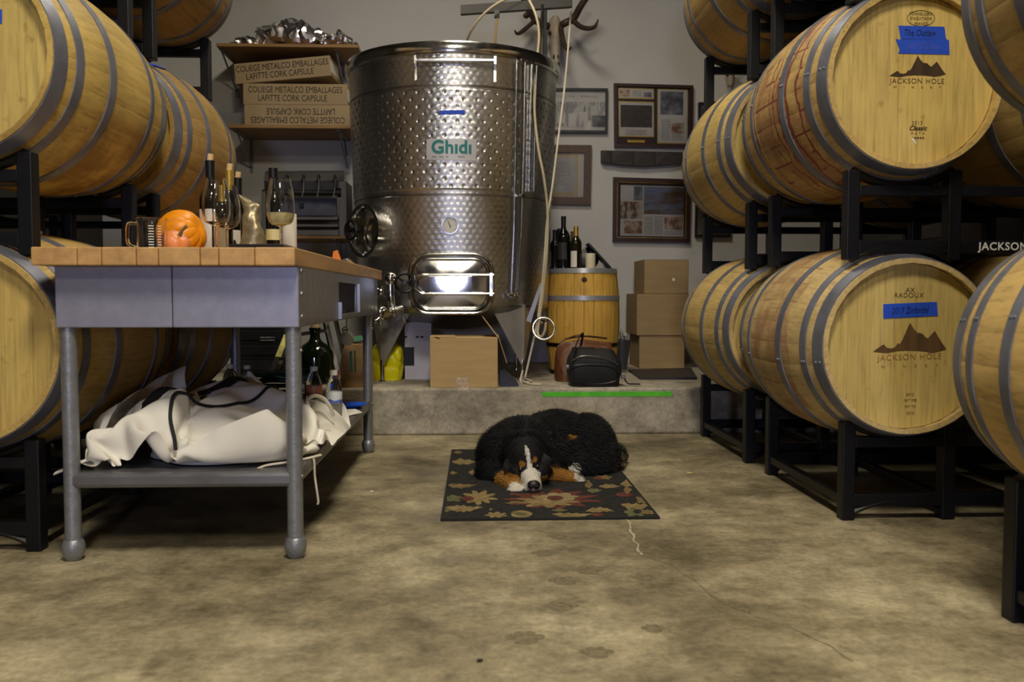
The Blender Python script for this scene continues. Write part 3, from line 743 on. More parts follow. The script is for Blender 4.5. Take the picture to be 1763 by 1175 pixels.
# --- things on the lower shelf
def water_bottle(label, x, y, wrap, capc, h=.205, r=.031, group='water bottles on the table shelf', z=None):
    z = SZ if z is None else z; p = Vector((x, y, z + .001)); t = thing('water_bottle', label, 'bottle', p, group)
    pr = [(0, .006), (r * .6, .001), (r * .92, .004), (r, .012)]
    for i in range(6):
        zz = .02 + i * .011; pr += [(r, zz), (r * .94, zz + .0055)]
    k = h / .205
    pr += [(r, .09 * k), (r, .135 * k), (r * .92, .15 * k), (r * .66, .172 * k), (.0125, .185 * k), (.0125, .193 * k), (0, .193 * k)]
    MB().lathe(pr, c=p, n=28).build('bottle_body', M['plastic_clear'], t)
    MB().lathe([(0, .188 * k), (.0145, .188 * k), (.0150, .191 * k), (.0145, .205 * k), (0, .205 * k)], c=p, n=20).build('cap', capc, t)
    if wrap: MB().lathe([(r + .0006, .093 * k), (r + .001, .095 * k), (r + .001, .130 * k), (r + .0006, .132 * k)], c=p, n=28).build('wrap_label', wrap, t)
    return t
def banded(name, c1, c2, thr):
    t = NT(name); sx = t.n('SeparateXYZ'); t.l(t.n('TexCoord').outputs['Object'], sx.inputs[0])
    nz = t.math('ADD', sx.outputs['Z'], t.math('MULTIPLY', t.math('SUBTRACT', t.noise(t.coord(), 60), .5), .02))
    d = t.math('LESS_THAN', t.math('ABSOLUTE', t.math('SUBTRACT', nz, thr)), .007)
    t.set(Base_Color=t.mix(s2l(c1), s2l(c2), d), Roughness=.4); return t.m
wl = banded('water_label', (214, 218, 226), (92, 112, 196), .108)
rl = mat('orange_red_label', (206, 130, 90), .45, 0, .3, 18)
blue_cap = M['white_plastic']
water_bottle('clear water bottle with white cap and blue-white label, nearest the shelf edge', P(575, 700, 3.44).x, 3.44, wl, M['white_plastic'], .222, .030)
water_bottle('clear bottle with an orange and red label beside the white-capped one', P(541, 700, 3.72).x, 3.72, rl, M['white_plastic'], .215, .032)
water_bottle('clear water bottle half hidden behind the front right table leg', P(511, 700, 3.85).x, 3.85, wl, M['white_plastic'], .205, .031)
water_bottle('clear empty bottle in the dark behind the white canvas, left of two', P(397, 690, 4.05).x, 4.05, None, M['white_plastic'], .20, .033)
water_bottle('clear empty bottle in the dark behind the white canvas, right of two', P(426, 690, 4.12).x, 4.12, None, M['white_plastic'], .19, .033)
q = Vector((P(604, 692, 4.12).x, 4.12, SZ)); mb = MB().lathe([(0, .002), (.045, .002), (.072, .018), (.074, .018), (.046, .0005), (0, .0005)], c=q, n=36)
tag(mb.build('party_plate', mat('blue_plate', (28, 84, 214), .4), None, 40, loc=q), 'blue plastic plate on the far end of the table shelf', 'plate')
mb = MB(); mb.prism([PZ(575, 722, SZ + .002), PZ(624, 711, SZ + .002), PZ(612, 705, SZ + .002), PZ(572, 706, SZ + .002)], (0, 0, .0015))
q = PZ(600, 712, SZ); tag(mb.build('paper_sheet', M['label'], None, 0, loc=q), 'folded white paper on the table shelf beside the water bottle', 'paper')
hose = MB()
for k in range(7):
    r = .15 - .012 * (k % 3) + random.uniform(-.01, .01); cx_, cy_, cz = -.86, 4.12, SZ + .018 + .022 * k
    hose.tube([(cx_ + r * .9 * math.cos(a) + .01 * math.sin(3 * a + k), cy_ + r * math.sin(a), cz + .008 * math.sin(2 * a + k)) for a in [2 * PI * i / 40 for i in range(40)]], .0095, 7, True)
hose.tube(spline([(-.72, 4.05, SZ + .15), (-.68, 3.9, SZ + .12), (-.60, 3.75, SZ + .03), (-.585, 3.58, SZ + .012), (-.62, 3.5, SZ + .012)], 8), .0095, 7)
tag(hose.build('garden_hose', mat('green_hose', (22, 70, 42), .4, 0, .2), None, 60, loc=(-.86, 4.12, SZ)), 'coiled dark green hose on the far end of the table shelf', 'hose')

# white canvas bundle: the folded sheet is stored as a vertex grid
# (steps of half a millimetre along the rows: all x, then all y, then all z)
from mathutils.bvhtree import BVHTree
CLOTH = [
-499,-32,-31,-28,-25,-21,-13,-9,-15,2,1,0,3,-4,-2,2,2,-3,1,1,2,2,1,1,-2,-3,-1,0,0,-1,0,19,-4,3,-5,23,3,27,16,17,16,-14,-26,12,28,34,28,27,31,31,-56,-30,-29,-26,-24,-19,-15,-17,-18,-15,
1,4,11,8,-3,-7,7,9,0,3,2,5,2,1,-2,-4,-4,-2,-5,-13,-16,1,1,-2,9,24,0,21,16,16,1,5,-34,-1,28,36,34,28,31,33,-8,-30,-28,-26,-23,-21,-18,-19,-17,-16,-9,2,6,16,5,-6,-2,18,11,1,2,7,2,-1,-4,
-8,-8,-11,-10,-1,-16,-19,-6,3,16,16,-2,14,27,20,-16,-4,-13,-8,17,27,35,35,35,33,35,-30,-27,-26,-24,-22,-19,-18,-17,-16,-11,-2,2,7,14,7,-3,1,8,20,7,-2,4,-6,-9,-11,-12,-14,-21,-5,5,-11,
-23,-6,13,12,-12,3,42,31,6,-10,-7,-14,6,21,27,32,38,38,69,-29,-26,-25,-24,-22,-19,-18,-17,-15,-10,-4,2,1,4,7,18,0,-2,3,28,-3,-23,-11,-6,-11,-11,-14,-15,-21,5,10,-25,-3,-7,-2,-24,9,38,
36,30,11,4,-15,-8,18,23,24,29,36,102,-25,-24,-24,-24,-21,-18,-17,-15,-12,-10,-4,1,3,3,0,4,8,7,-9,3,15,-21,-25,-16,-9,-10,-15,-14,-11,-7,3,-13,0,3,0,-21,0,15,23,33,13,31,13,-14,15,23,
21,22,25,123,-27,-20,-19,-22,-20,-17,-16,-10,-10,-9,-6,1,2,1,-1,0,5,7,-11,-15,3,-12,-14,-20,-15,-13,-11,-11,-10,-9,-9,-5,-1,3,9,-4,4,10,5,14,20,24,25,6,18,24,22,19,19,99,-4,-14,-11,
-19,-18,-20,-17,-15,-16,-13,12,7,-1,-4,-9,-3,7,5,-13,-21,-20,-15,1,-6,-15,-17,-14,-9,-9,-7,-5,-4,0,1,5,10,8,9,7,9,16,18,19,19,23,25,22,19,19,58,15,12,-13,-21,-22,-23,-25,-19,-6,-5,9,
5,-16,-6,-2,4,5,-7,-13,-15,-23,-23,-11,6,-6,-15,-15,-7,-6,-7,-6,-8,3,4,11,17,12,7,8,8,17,18,18,20,22,24,23,21,18,60,16,-4,-25,-25,-22,-17,-10,-3,-9,-20,-14,1,3,1,-3,-9,-18,-17,-13,-2,
-8,-14,-19,-7,-3,-3,-6,-7,-10,-11,-7,1,8,12,16,15,15,7,2,12,20,18,19,18,22,23,24,21,19,46,-4,-14,-17,-13,-7,-7,-14,-22,-17,-9,-13,-6,5,-4,-4,-6,-14,-21,-20,-16,-10,2,-10,-7,0,-3,-11,
-13,-11,-5,5,10,13,15,16,14,13,4,2,12,20,20,20,18,21,23,23,22,19,20,-10,-7,-3,1,-10,-25,-34,-20,2,-9,-17,-18,-14,-8,-6,-3,-3,-7,-12,-19,-16,4,-2,-3,-4,-9,-15,-10,-2,10,11,13,14,15,15,
13,8,3,2,9,20,22,22,19,20,22,24,22,18,9,-4,-3,0,-21,-35,-22,-18,-12,-11,-11,-15,-19,-19,-15,-6,-17,-7,-4,-3,7,-9,2,2,-11,-8,-8,-4,1,5,6,15,16,16,13,11,9,6,5,3,7,18,20,22,26,20,22,24,
20,17,-7,13,-5,-15,-21,-35,-24,-14,-25,-3,-8,-15,-18,-19,-16,-12,-26,-16,-6,-5,-1,11,21,3,-12,-5,1,3,5,6,4,12,17,18,6,6,7,8,6,5,9,15,19,21,23,28,22,21,18,18,-20,22,-9,-23,-29,-35,-27,
-9,-27,-5,-17,-12,-17,-17,-12,-8,-17,-16,-10,-4,-3,6,26,3,-2,4,9,7,7,6,3,9,16,17,3,2,5,6,6,8,13,15,16,17,25,28,24,21,18,15,-22,5,-13,-25,-34,-33,-29,-22,-26,12,-17,-12,-14,-13,-13,-10,
-10,-15,-13,-4,0,6,18,10,12,13,12,10,10,5,2,6,13,15,5,-1,1,5,8,11,11,12,11,19,28,28,26,21,14,14,-41,-20,-20,-12,-23,-32,-27,-23,-25,13,-13,-16,-17,-11,-13,-2,-4,-16,-14,-3,3,10,17,18,
17,16,16,12,9,5,3,2,9,15,4,-1,1,6,10,9,7,7,12,22,24,25,29,27,12,13,-57,-26,-28,-23,-14,-32,-23,-21,-14,-27,1,5,-17,-18,-1,2,-1,-18,-15,-2,6,14,20,21,20,18,17,13,10,6,2,2,5,12,5,0,5,
8,8,6,6,8,9,15,22,28,22,20,25,15,-73,-25,-27,-23,-24,-27,-30,-30,-14,-17,-8,12,0,-9,-1,-1,-3,-20,-15,0,10,17,22,23,20,17,21,13,10,9,3,3,4,7,7,4,7,7,6,5,4,-4,9,19,27,24,18,12,15,8,-79,
-18,-24,-24,-30,-38,-39,-28,-13,6,14,10,-1,0,-2,-4,-11,-20,-12,4,12,19,23,23,18,16,24,17,13,10,5,4,4,6,6,7,6,7,3,2,-1,-1,10,11,26,28,10,8,15,-25,-80,-19,-20,-25,-42,-47,-33,3,13,8,17,
8,3,0,-6,-11,-17,-18,-6,7,13,20,24,21,16,15,25,23,18,12,5,3,6,5,5,6,7,4,2,-3,-6,-1,19,1,17,28,13,-19,7,-12,-75,-24,-28,-41,-47,-29,-1,15,21,4,12,8,5,0,-12,-18,-18,-11,1,9,13,19,23,19,
12,18,25,25,21,17,5,2,2,4,2,5,5,-1,-5,-3,2,-14,-2,23,15,25,6,-26,0,-20,-54,-31,-41,-42,-30,0,5,14,25,9,12,11,-5,-13,-11,-17,-13,-3,5,8,13,17,22,15,11,22,24,22,18,11,5,2,-6,10,-1,4,-1,
-5,-8,-7,11,-5,-23,6,33,38,5,-24,-1,-29,-61,-39,-38,-24,-7,-3,10,18,24,16,5,10,-3,-17,-18,-13,-4,1,4,7,13,16,18,13,15,20,26,17,8,3,-1,0,2,0,1,10,-4,-7,-10,-6,11,0,-26,0,28,38,9,-16,
2,-24,-82,-37,-22,-13,-7,-1,14,23,7,17,22,5,-8,-16,-15,-5,-1,1,3,7,13,16,14,13,15,13,19,18,4,-15,1,11,-3,1,-3,2,-2,-5,-5,-2,4,5,-21,-4,27,28,23,-5,-15,-21,-88,-26,-15,-14,-6,11,20,16,
10,1,8,14,-8,-7,-1,-1,0,0,2,7,13,15,15,9,8,15,14,5,-8,-13,-11,16,4,4,-12,13,2,-3,-4,-2,3,7,-16,-22,9,36,40,12,-24,-20,-101,-13,-13,-11,-4,17,15,11,13,6,8,6,2,0,0,-1,-1,0,3,8,13,14,13,
6,4,13,5,-3,-10,-15,-6,10,-4,-6,-11,9,3,0,-2,-5,-8,0,5,18,29,38,32,-6,-34,-34,-94,-6,-9,-11,1,13,16,9,11,22,3,7,7,1,1,-1,0,0,3,9,12,14,11,4,1,1,-2,-10,-10,-19,-7,8,-8,-11,-2,7,2,2,2,
1,6,14,20,24,30,32,13,-16,-34,-31,-127,1,11,-9,6,13,17,12,10,4,10,12,13,8,1,0,0,0,4,8,12,13,6,2,1,-7,-16,-11,-15,-6,-15,4,-8,-4,10,8,5,4,6,10,16,19,20,23,26,4,3,-3,-27,-32,-147,-9,17,
6,9,15,17,14,5,6,14,15,14,7,4,2,-1,0,5,7,9,12,2,-1,-1,-12,-27,-15,-11,-2,-15,-1,4,6,13,4,0,9,20,13,20,21,20,20,11,7,6,-15,-24,-29,-185,12,12,14,14,19,18,13,7,2,9,25,17,8,5,2,1,0,6,7,
4,8,-4,-6,-1,-28,-26,-6,-9,-2,-13,2,12,6,-1,6,14,13,20,10,16,32,27,20,8,0,-14,-21,-19,-22,-187,3,17,24,15,19,20,12,6,2,9,28,21,9,7,3,-1,1,1,9,4,-2,-8,-4,-20,-34,-14,-4,-5,-4,-7,6,9,
14,0,6,19,15,9,14,-6,37,42,29,-3,-14,-18,-15,-14,-10,-209,14,17,31,18,15,21,13,-4,0,26,29,23,7,-1,11,3,-7,-10,6,6,-9,4,-16,-34,-26,-8,-5,0,-6,1,8,8,3,17,5,6,29,10,2,-10,29,41,37,4,-12,
-5,-11,-18,-9,-214,11,15,24,25,20,20,10,-3,-3,22,38,27,3,-11,8,5,0,-17,-7,6,7,-5,-30,-33,-19,-2,-4,2,-4,7,8,6,2,4,23,3,5,28,-5,14,35,28,25,13,-4,-4,-18,-38,-29,-165,14,12,17,27,22,13,
7,4,-1,13,40,35,-8,-8,-14,-6,14,-16,1,1,3,-10,-32,-26,-9,-4,-2,-1,6,7,5,11,-1,-2,20,18,-3,8,14,39,26,30,19,7,-8,-14,-37,-32,-35,-115,11,11,11,17,21,5,9,1,8,20,38,34,-22,-9,-11,-9,7,
-5,-7,-14,-2,-2,-23,-15,-13,-9,9,4,6,9,-1,5,13,-8,3,30,9,-3,26,44,32,14,16,7,-24,-31,-35,-30,-30,-80,15,12,11,8,5,4,9,15,15,23,23,33,-27,-11,-23,3,11,-14,-8,-15,1,-9,-10,-14,-21,-1,
17,7,4,6,2,-2,-6,17,-4,4,38,2,18,51,33,14,9,0,-27,-35,-34,-28,-34,-83,27,24,19,9,8,5,9,16,4,6,30,23,-10,-27,-27,-10,22,-2,-17,-8,13,-10,-15,-21,-11,0,14,18,5,4,1,-10,-12,3,19,-6,5,13,
33,46,39,28,-8,-9,-19,-26,-33,-35,-30,-91,20,26,32,-2,-5,29,32,-3,-2,23,28,-19,-3,-6,-21,-7,-2,13,-8,4,5,-22,-10,-7,-3,4,9,10,11,-1,-4,-9,-16,-18,9,24,13,10,21,37,48,25,-18,-28,-17,
-17,-23,-26,-31,-69,9,14,27,22,-11,28,39,0,-26,17,35,-16,-19,2,-11,11,2,8,1,3,-4,-9,-7,-5,-2,4,7,7,0,-5,-8,-10,-19,-22,-16,12,27,26,18,43,43,8,0,-31,-32,-24,-20,-20,-20,-28,0,12,21,
13,2,9,26,18,-35,13,36,-12,-7,2,9,13,14,9,1,-3,-4,-7,-6,-4,-2,1,2,-5,-12,-12,-8,-5,-16,-24,-26,1,22,30,25,36,42,-4,13,-16,-30,-33,-30,-27,-20,7,11,6,13,20,-5,-6,3,27,-14,6,29,23,7,5,
4,21,0,-2,-6,-13,-7,27,6,-4,-7,-6,-17,-33,-13,-9,-3,4,-15,-28,-22,4,26,29,9,22,31,2,21,-6,-14,-29,-34,-34,-34,25,-3,15,9,28,-5,0,-12,3,33,11,41,25,14,6,4,0,-7,-9,-10,-10,-5,7,13,-2,
-5,-2,-25,-32,-21,-6,0,4,-18,-22,-5,7,23,22,-10,15,16,12,14,-7,-6,1,-32,-34,-36,11,-3,18,12,19,14,8,2,5,4,28,34,17,11,5,2,-2,2,-1,-4,-8,-9,-11,-6,-10,-4,14,-16,-33,-7,-5,-4,-9,-12,-7,
-6,7,23,11,-21,4,26,12,9,-1,-1,1,-29,-32,-38,8,-13,21,23,25,11,-9,9,14,11,16,12,12,14,13,-5,-10,1,11,3,-2,1,-2,-7,-14,-17,-9,-4,-25,-15,16,12,-6,-14,-25,2,9,26,4,-23,-13,22,17,14,11,
-3,-14,-28,-29,-37,-38,33,20,31,34,14,-11,22,26,12,6,3,1,-10,5,-13,-13,-2,19,11,3,1,-3,3,0,-2,-11,-20,-26,-27,13,34,-19,-21,-4,5,11,23,1,-26,-21,10,24,14,4,-3,-24,-24,-31,-23,-38,35,
32,28,26,15,8,13,13,6,0,-2,-3,-4,-10,-11,-14,-8,15,19,13,6,2,2,-1,0,0,-3,-17,-27,-12,24,15,-12,-4,-9,1,13,-5,-16,-19,9,4,14,-2,-10,-25,-20,-7,-2,-49,31,24,20,18,15,11,6,1,-2,-4,-6,-6,
-5,-4,-4,-5,-7,4,17,13,9,7,6,4,2,-1,1,1,-10,-5,10,15,6,-10,-15,-17,-14,-1,-10,6,13,7,-7,-12,-10,-9,-3,4,-1,-80,20,16,14,13,9,5,2,-1,-3,-6,-9,-8,-6,-3,-1,2,2,5,9,8,7,5,5,11,-2,1,3,2,
3,6,11,16,15,0,-4,-13,-35,-17,4,25,17,12,-7,-13,-9,-2,3,3,1,-137,11,10,11,9,6,4,1,-1,-4,-8,-10,-10,-7,-2,0,3,6,8,9,10,9,10,5,8,10,-8,3,4,5,9,14,17,20,19,5,-16,-22,-39,-5,30,41,3,11,
-7,-8,-2,5,3,2,-645,-26,-28,-30,-29,-18,-5,14,44,54,50,45,42,37,36,33,34,36,39,41,44,47,48,49,50,50,51,53,54,52,46,34,35,49,49,25,9,12,39,38,31,-4,13,29,2,7,23,20,14,9,-1374,-29,-29,
-26,-18,2,23,42,45,39,44,43,35,33,34,33,33,35,40,42,44,45,46,48,48,49,50,51,50,42,40,41,45,48,43,19,16,-8,44,36,32,23,15,18,14,12,17,21,16,10,-1426,-29,-24,-15,2,26,42,46,40,32,34,40,
37,30,34,36,39,31,36,42,44,42,45,45,47,45,48,46,48,46,39,36,41,44,35,20,35,-12,32,34,29,44,31,25,17,13,7,12,14,13,-1472,-26,-13,4,21,40,46,40,32,26,34,41,40,37,34,35,40,39,36,32,39,
40,43,42,43,44,43,45,41,45,43,36,22,40,40,22,42,12,21,28,33,41,44,40,26,14,7,2,2,5,-1508,-18,3,21,35,43,40,32,25,30,38,43,42,43,40,39,31,37,38,36,29,39,30,39,43,41,43,43,42,40,43,45,
23,23,29,27,36,45,26,32,33,38,44,45,39,18,10,4,-4,-8,-1559,5,16,31,40,41,28,27,31,35,41,44,45,42,42,41,38,33,29,32,33,35,32,27,36,42,42,40,41,42,41,42,34,29,18,20,37,50,42,40,36,39,
38,43,47,23,11,8,2,-6,-1595,24,11,30,43,41,27,31,30,34,38,46,46,42,41,40,38,32,27,33,21,31,37,30,31,38,39,41,40,40,40,41,40,33,28,22,17,46,42,46,46,44,42,43,47,23,12,9,7,2,-1630,40,
22,28,43,41,37,37,34,33,34,30,39,40,39,34,35,36,33,32,19,20,34,38,36,37,36,37,40,39,38,37,37,35,35,33,5,39,45,46,47,44,48,48,46,27,14,10,8,5,-1645,41,30,36,34,34,33,32,35,42,36,23,40,
35,38,37,37,32,34,33,32,24,18,35,40,41,37,35,38,36,34,32,31,35,34,37,18,36,46,45,46,41,49,49,48,34,18,11,6,0,-1649,39,30,26,30,32,35,42,44,38,22,29,42,41,40,39,27,30,29,32,33,34,30,
27,38,41,40,37,33,31,28,29,33,36,37,40,33,32,44,42,42,43,48,50,51,39,21,10,2,-6,-1656,29,27,29,36,41,43,37,31,26,36,36,40,39,40,39,35,33,27,27,27,33,38,35,36,41,36,31,29,28,30,35,37,
38,39,40,38,35,42,41,43,41,44,49,52,43,24,9,-4,-10,-1653,14,31,38,45,39,27,22,34,40,39,36,35,35,39,39,38,35,35,36,28,30,28,39,39,36,31,26,28,33,38,39,40,39,39,39,39,40,41,41,44,39,43,
45,49,47,26,6,-7,-16,-1651,35,27,45,13,23,35,34,31,39,38,37,34,35,38,39,35,39,36,39,36,37,29,34,28,31,31,32,40,43,42,39,37,36,38,38,40,40,41,41,44,41,42,44,40,48,28,4,-15,-20,-1637,
47,33,26,20,20,29,36,32,27,38,38,36,36,36,35,31,36,36,40,42,42,33,34,23,31,37,44,46,45,40,40,36,32,39,38,38,39,40,42,42,42,42,41,41,36,33,-2,-22,-20,-1615,46,41,26,18,12,15,39,29,25,
32,39,37,38,39,41,37,31,25,42,42,43,27,39,28,39,46,48,48,44,39,40,34,31,39,37,39,38,40,41,38,36,34,35,39,42,37,3,-21,-26,-1609,48,42,34,19,12,6,28,28,25,32,38,38,39,39,43,40,25,23,42,
46,47,31,27,38,48,51,49,48,42,39,40,35,31,37,38,38,39,38,34,29,27,30,36,40,41,39,19,-19,-32,-1608,40,39,38,30,14,11,26,27,22,29,32,33,40,41,43,43,22,23,42,48,52,41,25,40,50,52,50,49,
42,36,39,37,32,37,39,38,38,29,22,22,23,31,39,41,40,36,30,-5,-31,-1608,35,30,31,39,10,28,29,32,9,26,32,32,32,43,43,47,19,20,44,52,52,41,31,44,52,51,50,49,43,35,37,41,35,37,39,36,27,20,
17,23,31,37,32,37,24,34,32,28,-25,-1611,32,28,29,31,31,19,17,24,27,19,30,35,30,43,44,42,17,22,46,54,52,40,36,51,53,48,49,48,45,35,38,42,41,38,35,26,19,19,28,34,38,34,17,13,34,35,37,
34,-6,-1636,33,32,34,32,19,13,17,23,33,32,29,31,30,42,40,31,19,29,50,54,51,39,44,53,53,45,47,48,45,38,41,43,43,38,29,20,16,32,35,36,23,34,30,5,-3,37,39,37,12,-1647,35,37,37,22,7,16,
29,36,27,32,34,34,30,37,31,26,22,39,53,54,50,39,49,55,51,45,45,47,46,42,45,43,42,37,23,20,26,32,33,34,32,5,37,28,-15,15,33,32,14,-1626,35,35,20,17,30,32,23,33,19,31,34,35,34,30,25,23,
33,47,52,55,48,42,51,54,51,47,46,45,46,47,45,41,41,38,23,23,34,33,31,28,10,26,27,8,16,7,17,38,18,-1629,31,27,29,39,38,15,30,28,21,24,33,27,24,30,26,31,42,50,51,53,50,43,51,53,51,49,
48,47,47,45,43,36,38,37,34,30,33,32,31,11,25,22,22,-1,5,36,18,39,27,-1659,28,36,47,39,18,22,31,27,20,28,27,28,19,23,30,41,46,48,49,50,51,47,51,51,49,49,49,49,49,44,41,29,31,39,38,36,
34,30,31,7,29,15,34,3,-17,34,43,41,22,-1669,37,50,37,17,21,37,18,22,29,24,28,27,21,25,39,43,45,46,49,47,49,51,50,48,49,51,46,46,44,45,42,39,20,32,36,34,33,33,33,31,5,29,23,18,11,17,
46,13,6,-1631,47,45,10,12,35,44,35,1,12,27,30,25,29,39,42,42,42,44,48,48,47,52,47,46,50,46,45,45,43,40,41,36,37,24,25,32,31,32,31,33,36,35,33,30,19,18,30,3,-20,-1605,44,31,0,10,46,35,
26,27,19,7,30,34,38,40,40,40,40,43,47,47,48,50,46,44,49,43,42,44,44,36,36,39,37,31,29,30,31,31,32,32,34,39,30,19,19,26,40,11,1,-1626,42,18,-1,20,45,21,25,33,23,28,29,31,37,40,38,38,
37,43,46,46,48,49,48,42,47,36,39,44,41,34,40,38,36,35,33,32,32,32,33,32,31,26,14,17,32,47,31,15,13,-1646,45,22,0,35,42,14,26,37,35,33,29,28,30,39,39,34,35,43,45,45,46,47,47,43,42,22,
42,44,48,26,44,38,37,37,36,33,34,33,32,27,23,11,15,35,44,49,40,16,3,-1639,17,29,11,43,40,18,26,41,34,23,26,31,39,40,38,32,32,43,45,45,43,45,43,45,37,23,33,45,48,24,44,44,36,37,35,33,
33,23,32,27,25,10,31,43,47,39,24,20,14,-1611,8,5,20,51,34,23,31,42,39,28,14,29,41,41,39,28,32,43,43,43,42,42,43,38,20,23,43,47,47,27,45,50,35,30,34,34,32,24,31,26,23,27,34,39,28,21,
20,21,23,-1591,20,23,10,47,32,25,34,42,42,33,9,26,42,42,40,31,26,40,41,41,42,39,39,21,12,33,48,51,43,33,50,52,45,27,28,27,33,34,34,40,17,25,39,38,18,8,-6,16,37,-1548,-7,24,26,43,41,
21,34,40,38,23,19,31,42,38,41,41,34,30,30,39,41,37,23,14,15,40,49,55,38,43,58,45,43,38,24,27,30,43,44,43,36,30,34,42,18,-20,-24,11,45,-1538,-3,2,34,42,38,27,40,43,41,28,14,29,42,30,
41,42,40,23,26,39,33,29,15,10,25,48,50,55,38,52,61,55,26,34,31,28,42,44,46,39,31,42,45,42,-14,-33,-2,7,28,-1543,11,8,35,35,38,37,44,46,46,37,11,22,37,31,36,38,32,18,28,34,30,25,13,17,
34,50,53,48,43,59,60,55,41,15,37,41,32,53,43,31,49,34,42,22,-30,2,8,6,4,-1552,16,20,31,36,38,45,45,46,49,40,16,24,24,24,35,36,36,18,13,24,32,23,18,29,43,48,55,43,51,60,55,49,43,26,34,
41,49,47,51,23,39,45,31,-4,-11,16,5,9,4,-1547,12,18,24,34,42,46,47,38,46,45,37,26,23,6,29,30,32,27,18,10,25,22,35,39,39,45,44,51,61,60,54,34,39,38,35,45,49,60,45,26,36,38,21,-6,-2,11,
3,12,6,-1504,6,8,13,30,36,43,48,39,40,37,32,28,42,14,18,26,27,25,21,28,6,35,41,36,43,49,43,45,57,59,54,42,10,41,45,47,60,65,49,30,28,22,29,2,-8,-7,-7,3,6,-1431,5,7,7,22,35,36,28,19,
39,39,33,22,41,29,23,22,30,33,28,28,18,26,41,42,43,44,46,47,48,54,48,41,15,31,46,53,66,61,53,36,7,26,34,2,-5,-3,-4,-7,-6,-1394,17,13,7,7,5,32,18,30,39,36,26,28,30,28,35,17,35,37,30,
36,35,32,38,40,37,39,41,46,51,48,44,40,29,22,48,57,62,58,52,14,0,39,34,18,-4,-6,-2,-1,2,-1435,22,26,20,-9,1,32,24,39,32,37,22,23,34,24,36,36,32,39,39,40,40,40,35,33,30,36,40,45,44,42,
42,41,37,33,39,54,62,54,34,6,13,32,28,31,18,-1,-6,-6,1,-1421,-16,11,25,16,0,26,26,39,36,26,34,30,36,31,46,35,43,42,41,38,37,23,33,35,36,37,37,22,39,42,41,43,39,32,39,57,57,47,18,10,
16,32,24,33,32,17,0,-1,-4,-1415,-15,-17,8,25,15,25,24,46,30,34,19,38,49,48,47,46,43,41,40,38,37,30,27,32,33,35,15,10,34,41,42,42,36,36,50,56,41,38,5,9,28,29,24,33,32,31,11,3,-4,-1407,
-13,-23,-10,12,29,36,35,44,39,33,32,46,49,49,46,45,43,40,38,37,35,33,30,29,32,32,14,5,19,30,39,39,41,47,47,42,35,30,-4,17,29,25,28,33,34,28,18,7,-7,-1416,-5,10,-3,-17,37,34,41,44,42,
46,48,50,47,45,46,42,41,39,38,36,33,34,34,33,33,31,24,17,4,21,25,38,40,31,41,28,37,28,4,10,24,30,28,30,29,25,21,6,-3,-1429,3,-6,9,18,40,37,34,42,51,54,53,53,49,48,45,42,40,38,37,37,
33,34,34,36,37,37,33,22,8,22,11,12,31,29,12,32,35,31,9,-1,27,24,25,27,26,26,24,11,26,-1487,5,17,28,33,41,41,38,47,51,53,55,54,54,49,48,43,41,39,36,35,34,35,34,37,38,37,37,24,23,21,6,
0,19,-18,9,34,35,26,25,-10,22,23,22,28,25,27,28,31,40,-1532,22,31,36,38,41,43,45,49,51,54,55,56,55,53,50,48,42,39,36,36,34,33,33,36,38,37,36,35,29,19,10,-7,-9,-12,-3,18,25,32,18,-13,
30,26,12,25,25,32,37,40,40,-1544,35,38,40,40,43,44,45,48,52,55,58,58,57,54,52,48,44,42,37,35,33,32,32,33,32,35,34,31,28,20,12,5,-1,-16,-14,6,11,30,11,-10,28,35,21,11,22,39,41,41,41,
-1537,40,40,41,42,43,42,45,48,53,59,60,60,58,54,51,48,43,41,37,34,33,31,29,30,31,24,32,26,22,16,10,11,11,3,-26,1,9,18,14,7,1,41,31,11,29,33,43,40,42,214,-7,-9,-15,-23,-37,-47,-48,-11,
-2,0,0,-2,3,3,-3,-5,5,1,-1,0,0,0,0,0,0,0,0,0,11,24,20,-1,-8,0,1,18,19,-20,-4,21,-24,31,22,14,10,-11,-9,-4,-2,81,-10,-15,-25,-35,-43,-41,-16,16,30,3,-3,-7,-8,0,6,-10,-8,0,-3,-1,-7,-3,
-2,-1,-1,2,3,10,26,28,20,-4,-12,-11,-26,10,22,8,-10,12,-22,14,35,26,16,0,-8,-4,-1,35,-16,-24,-35,-40,-36,-18,10,28,33,21,-3,-6,-12,-7,4,-3,-17,-11,-2,1,-12,-4,2,3,4,6,8,8,12,19,27,-2,
-16,-27,-33,-2,26,12,8,12,-6,-17,26,37,30,17,3,-3,-2,-24,-21,-34,-38,-35,-20,5,26,34,37,21,2,-4,-9,-13,-11,-5,0,-18,-14,-2,2,-4,6,8,8,7,8,8,3,0,12,-11,-16,-19,-30,-16,42,-13,12,26,19,
-18,-3,31,37,33,23,10,2,-90,-28,-37,-34,-24,-5,23,35,39,34,20,5,-4,-5,-10,-16,-20,-17,-2,1,-10,0,17,9,8,7,6,6,4,1,-8,-7,-11,-32,-24,-13,-15,24,5,-12,14,28,16,-13,12,37,39,37,30,18,-145,
-36,-36,-26,-13,9,37,39,36,30,21,7,-4,-9,-10,-11,-17,-22,-20,17,6,-5,13,18,11,7,5,3,1,-3,-10,-8,-13,-31,-38,-35,-23,7,20,0,1,22,14,9,4,34,41,41,39,35,-183,-22,-39,-22,-1,17,38,36,38,
34,28,11,-7,-12,-12,-14,-16,-23,-19,13,24,2,6,12,17,10,5,1,-3,-6,-10,-11,-16,-29,-34,-38,-43,0,13,-11,3,9,13,15,13,37,43,43,42,41,-213,-4,-27,-19,11,21,28,30,33,31,29,19,-8,-17,-15,
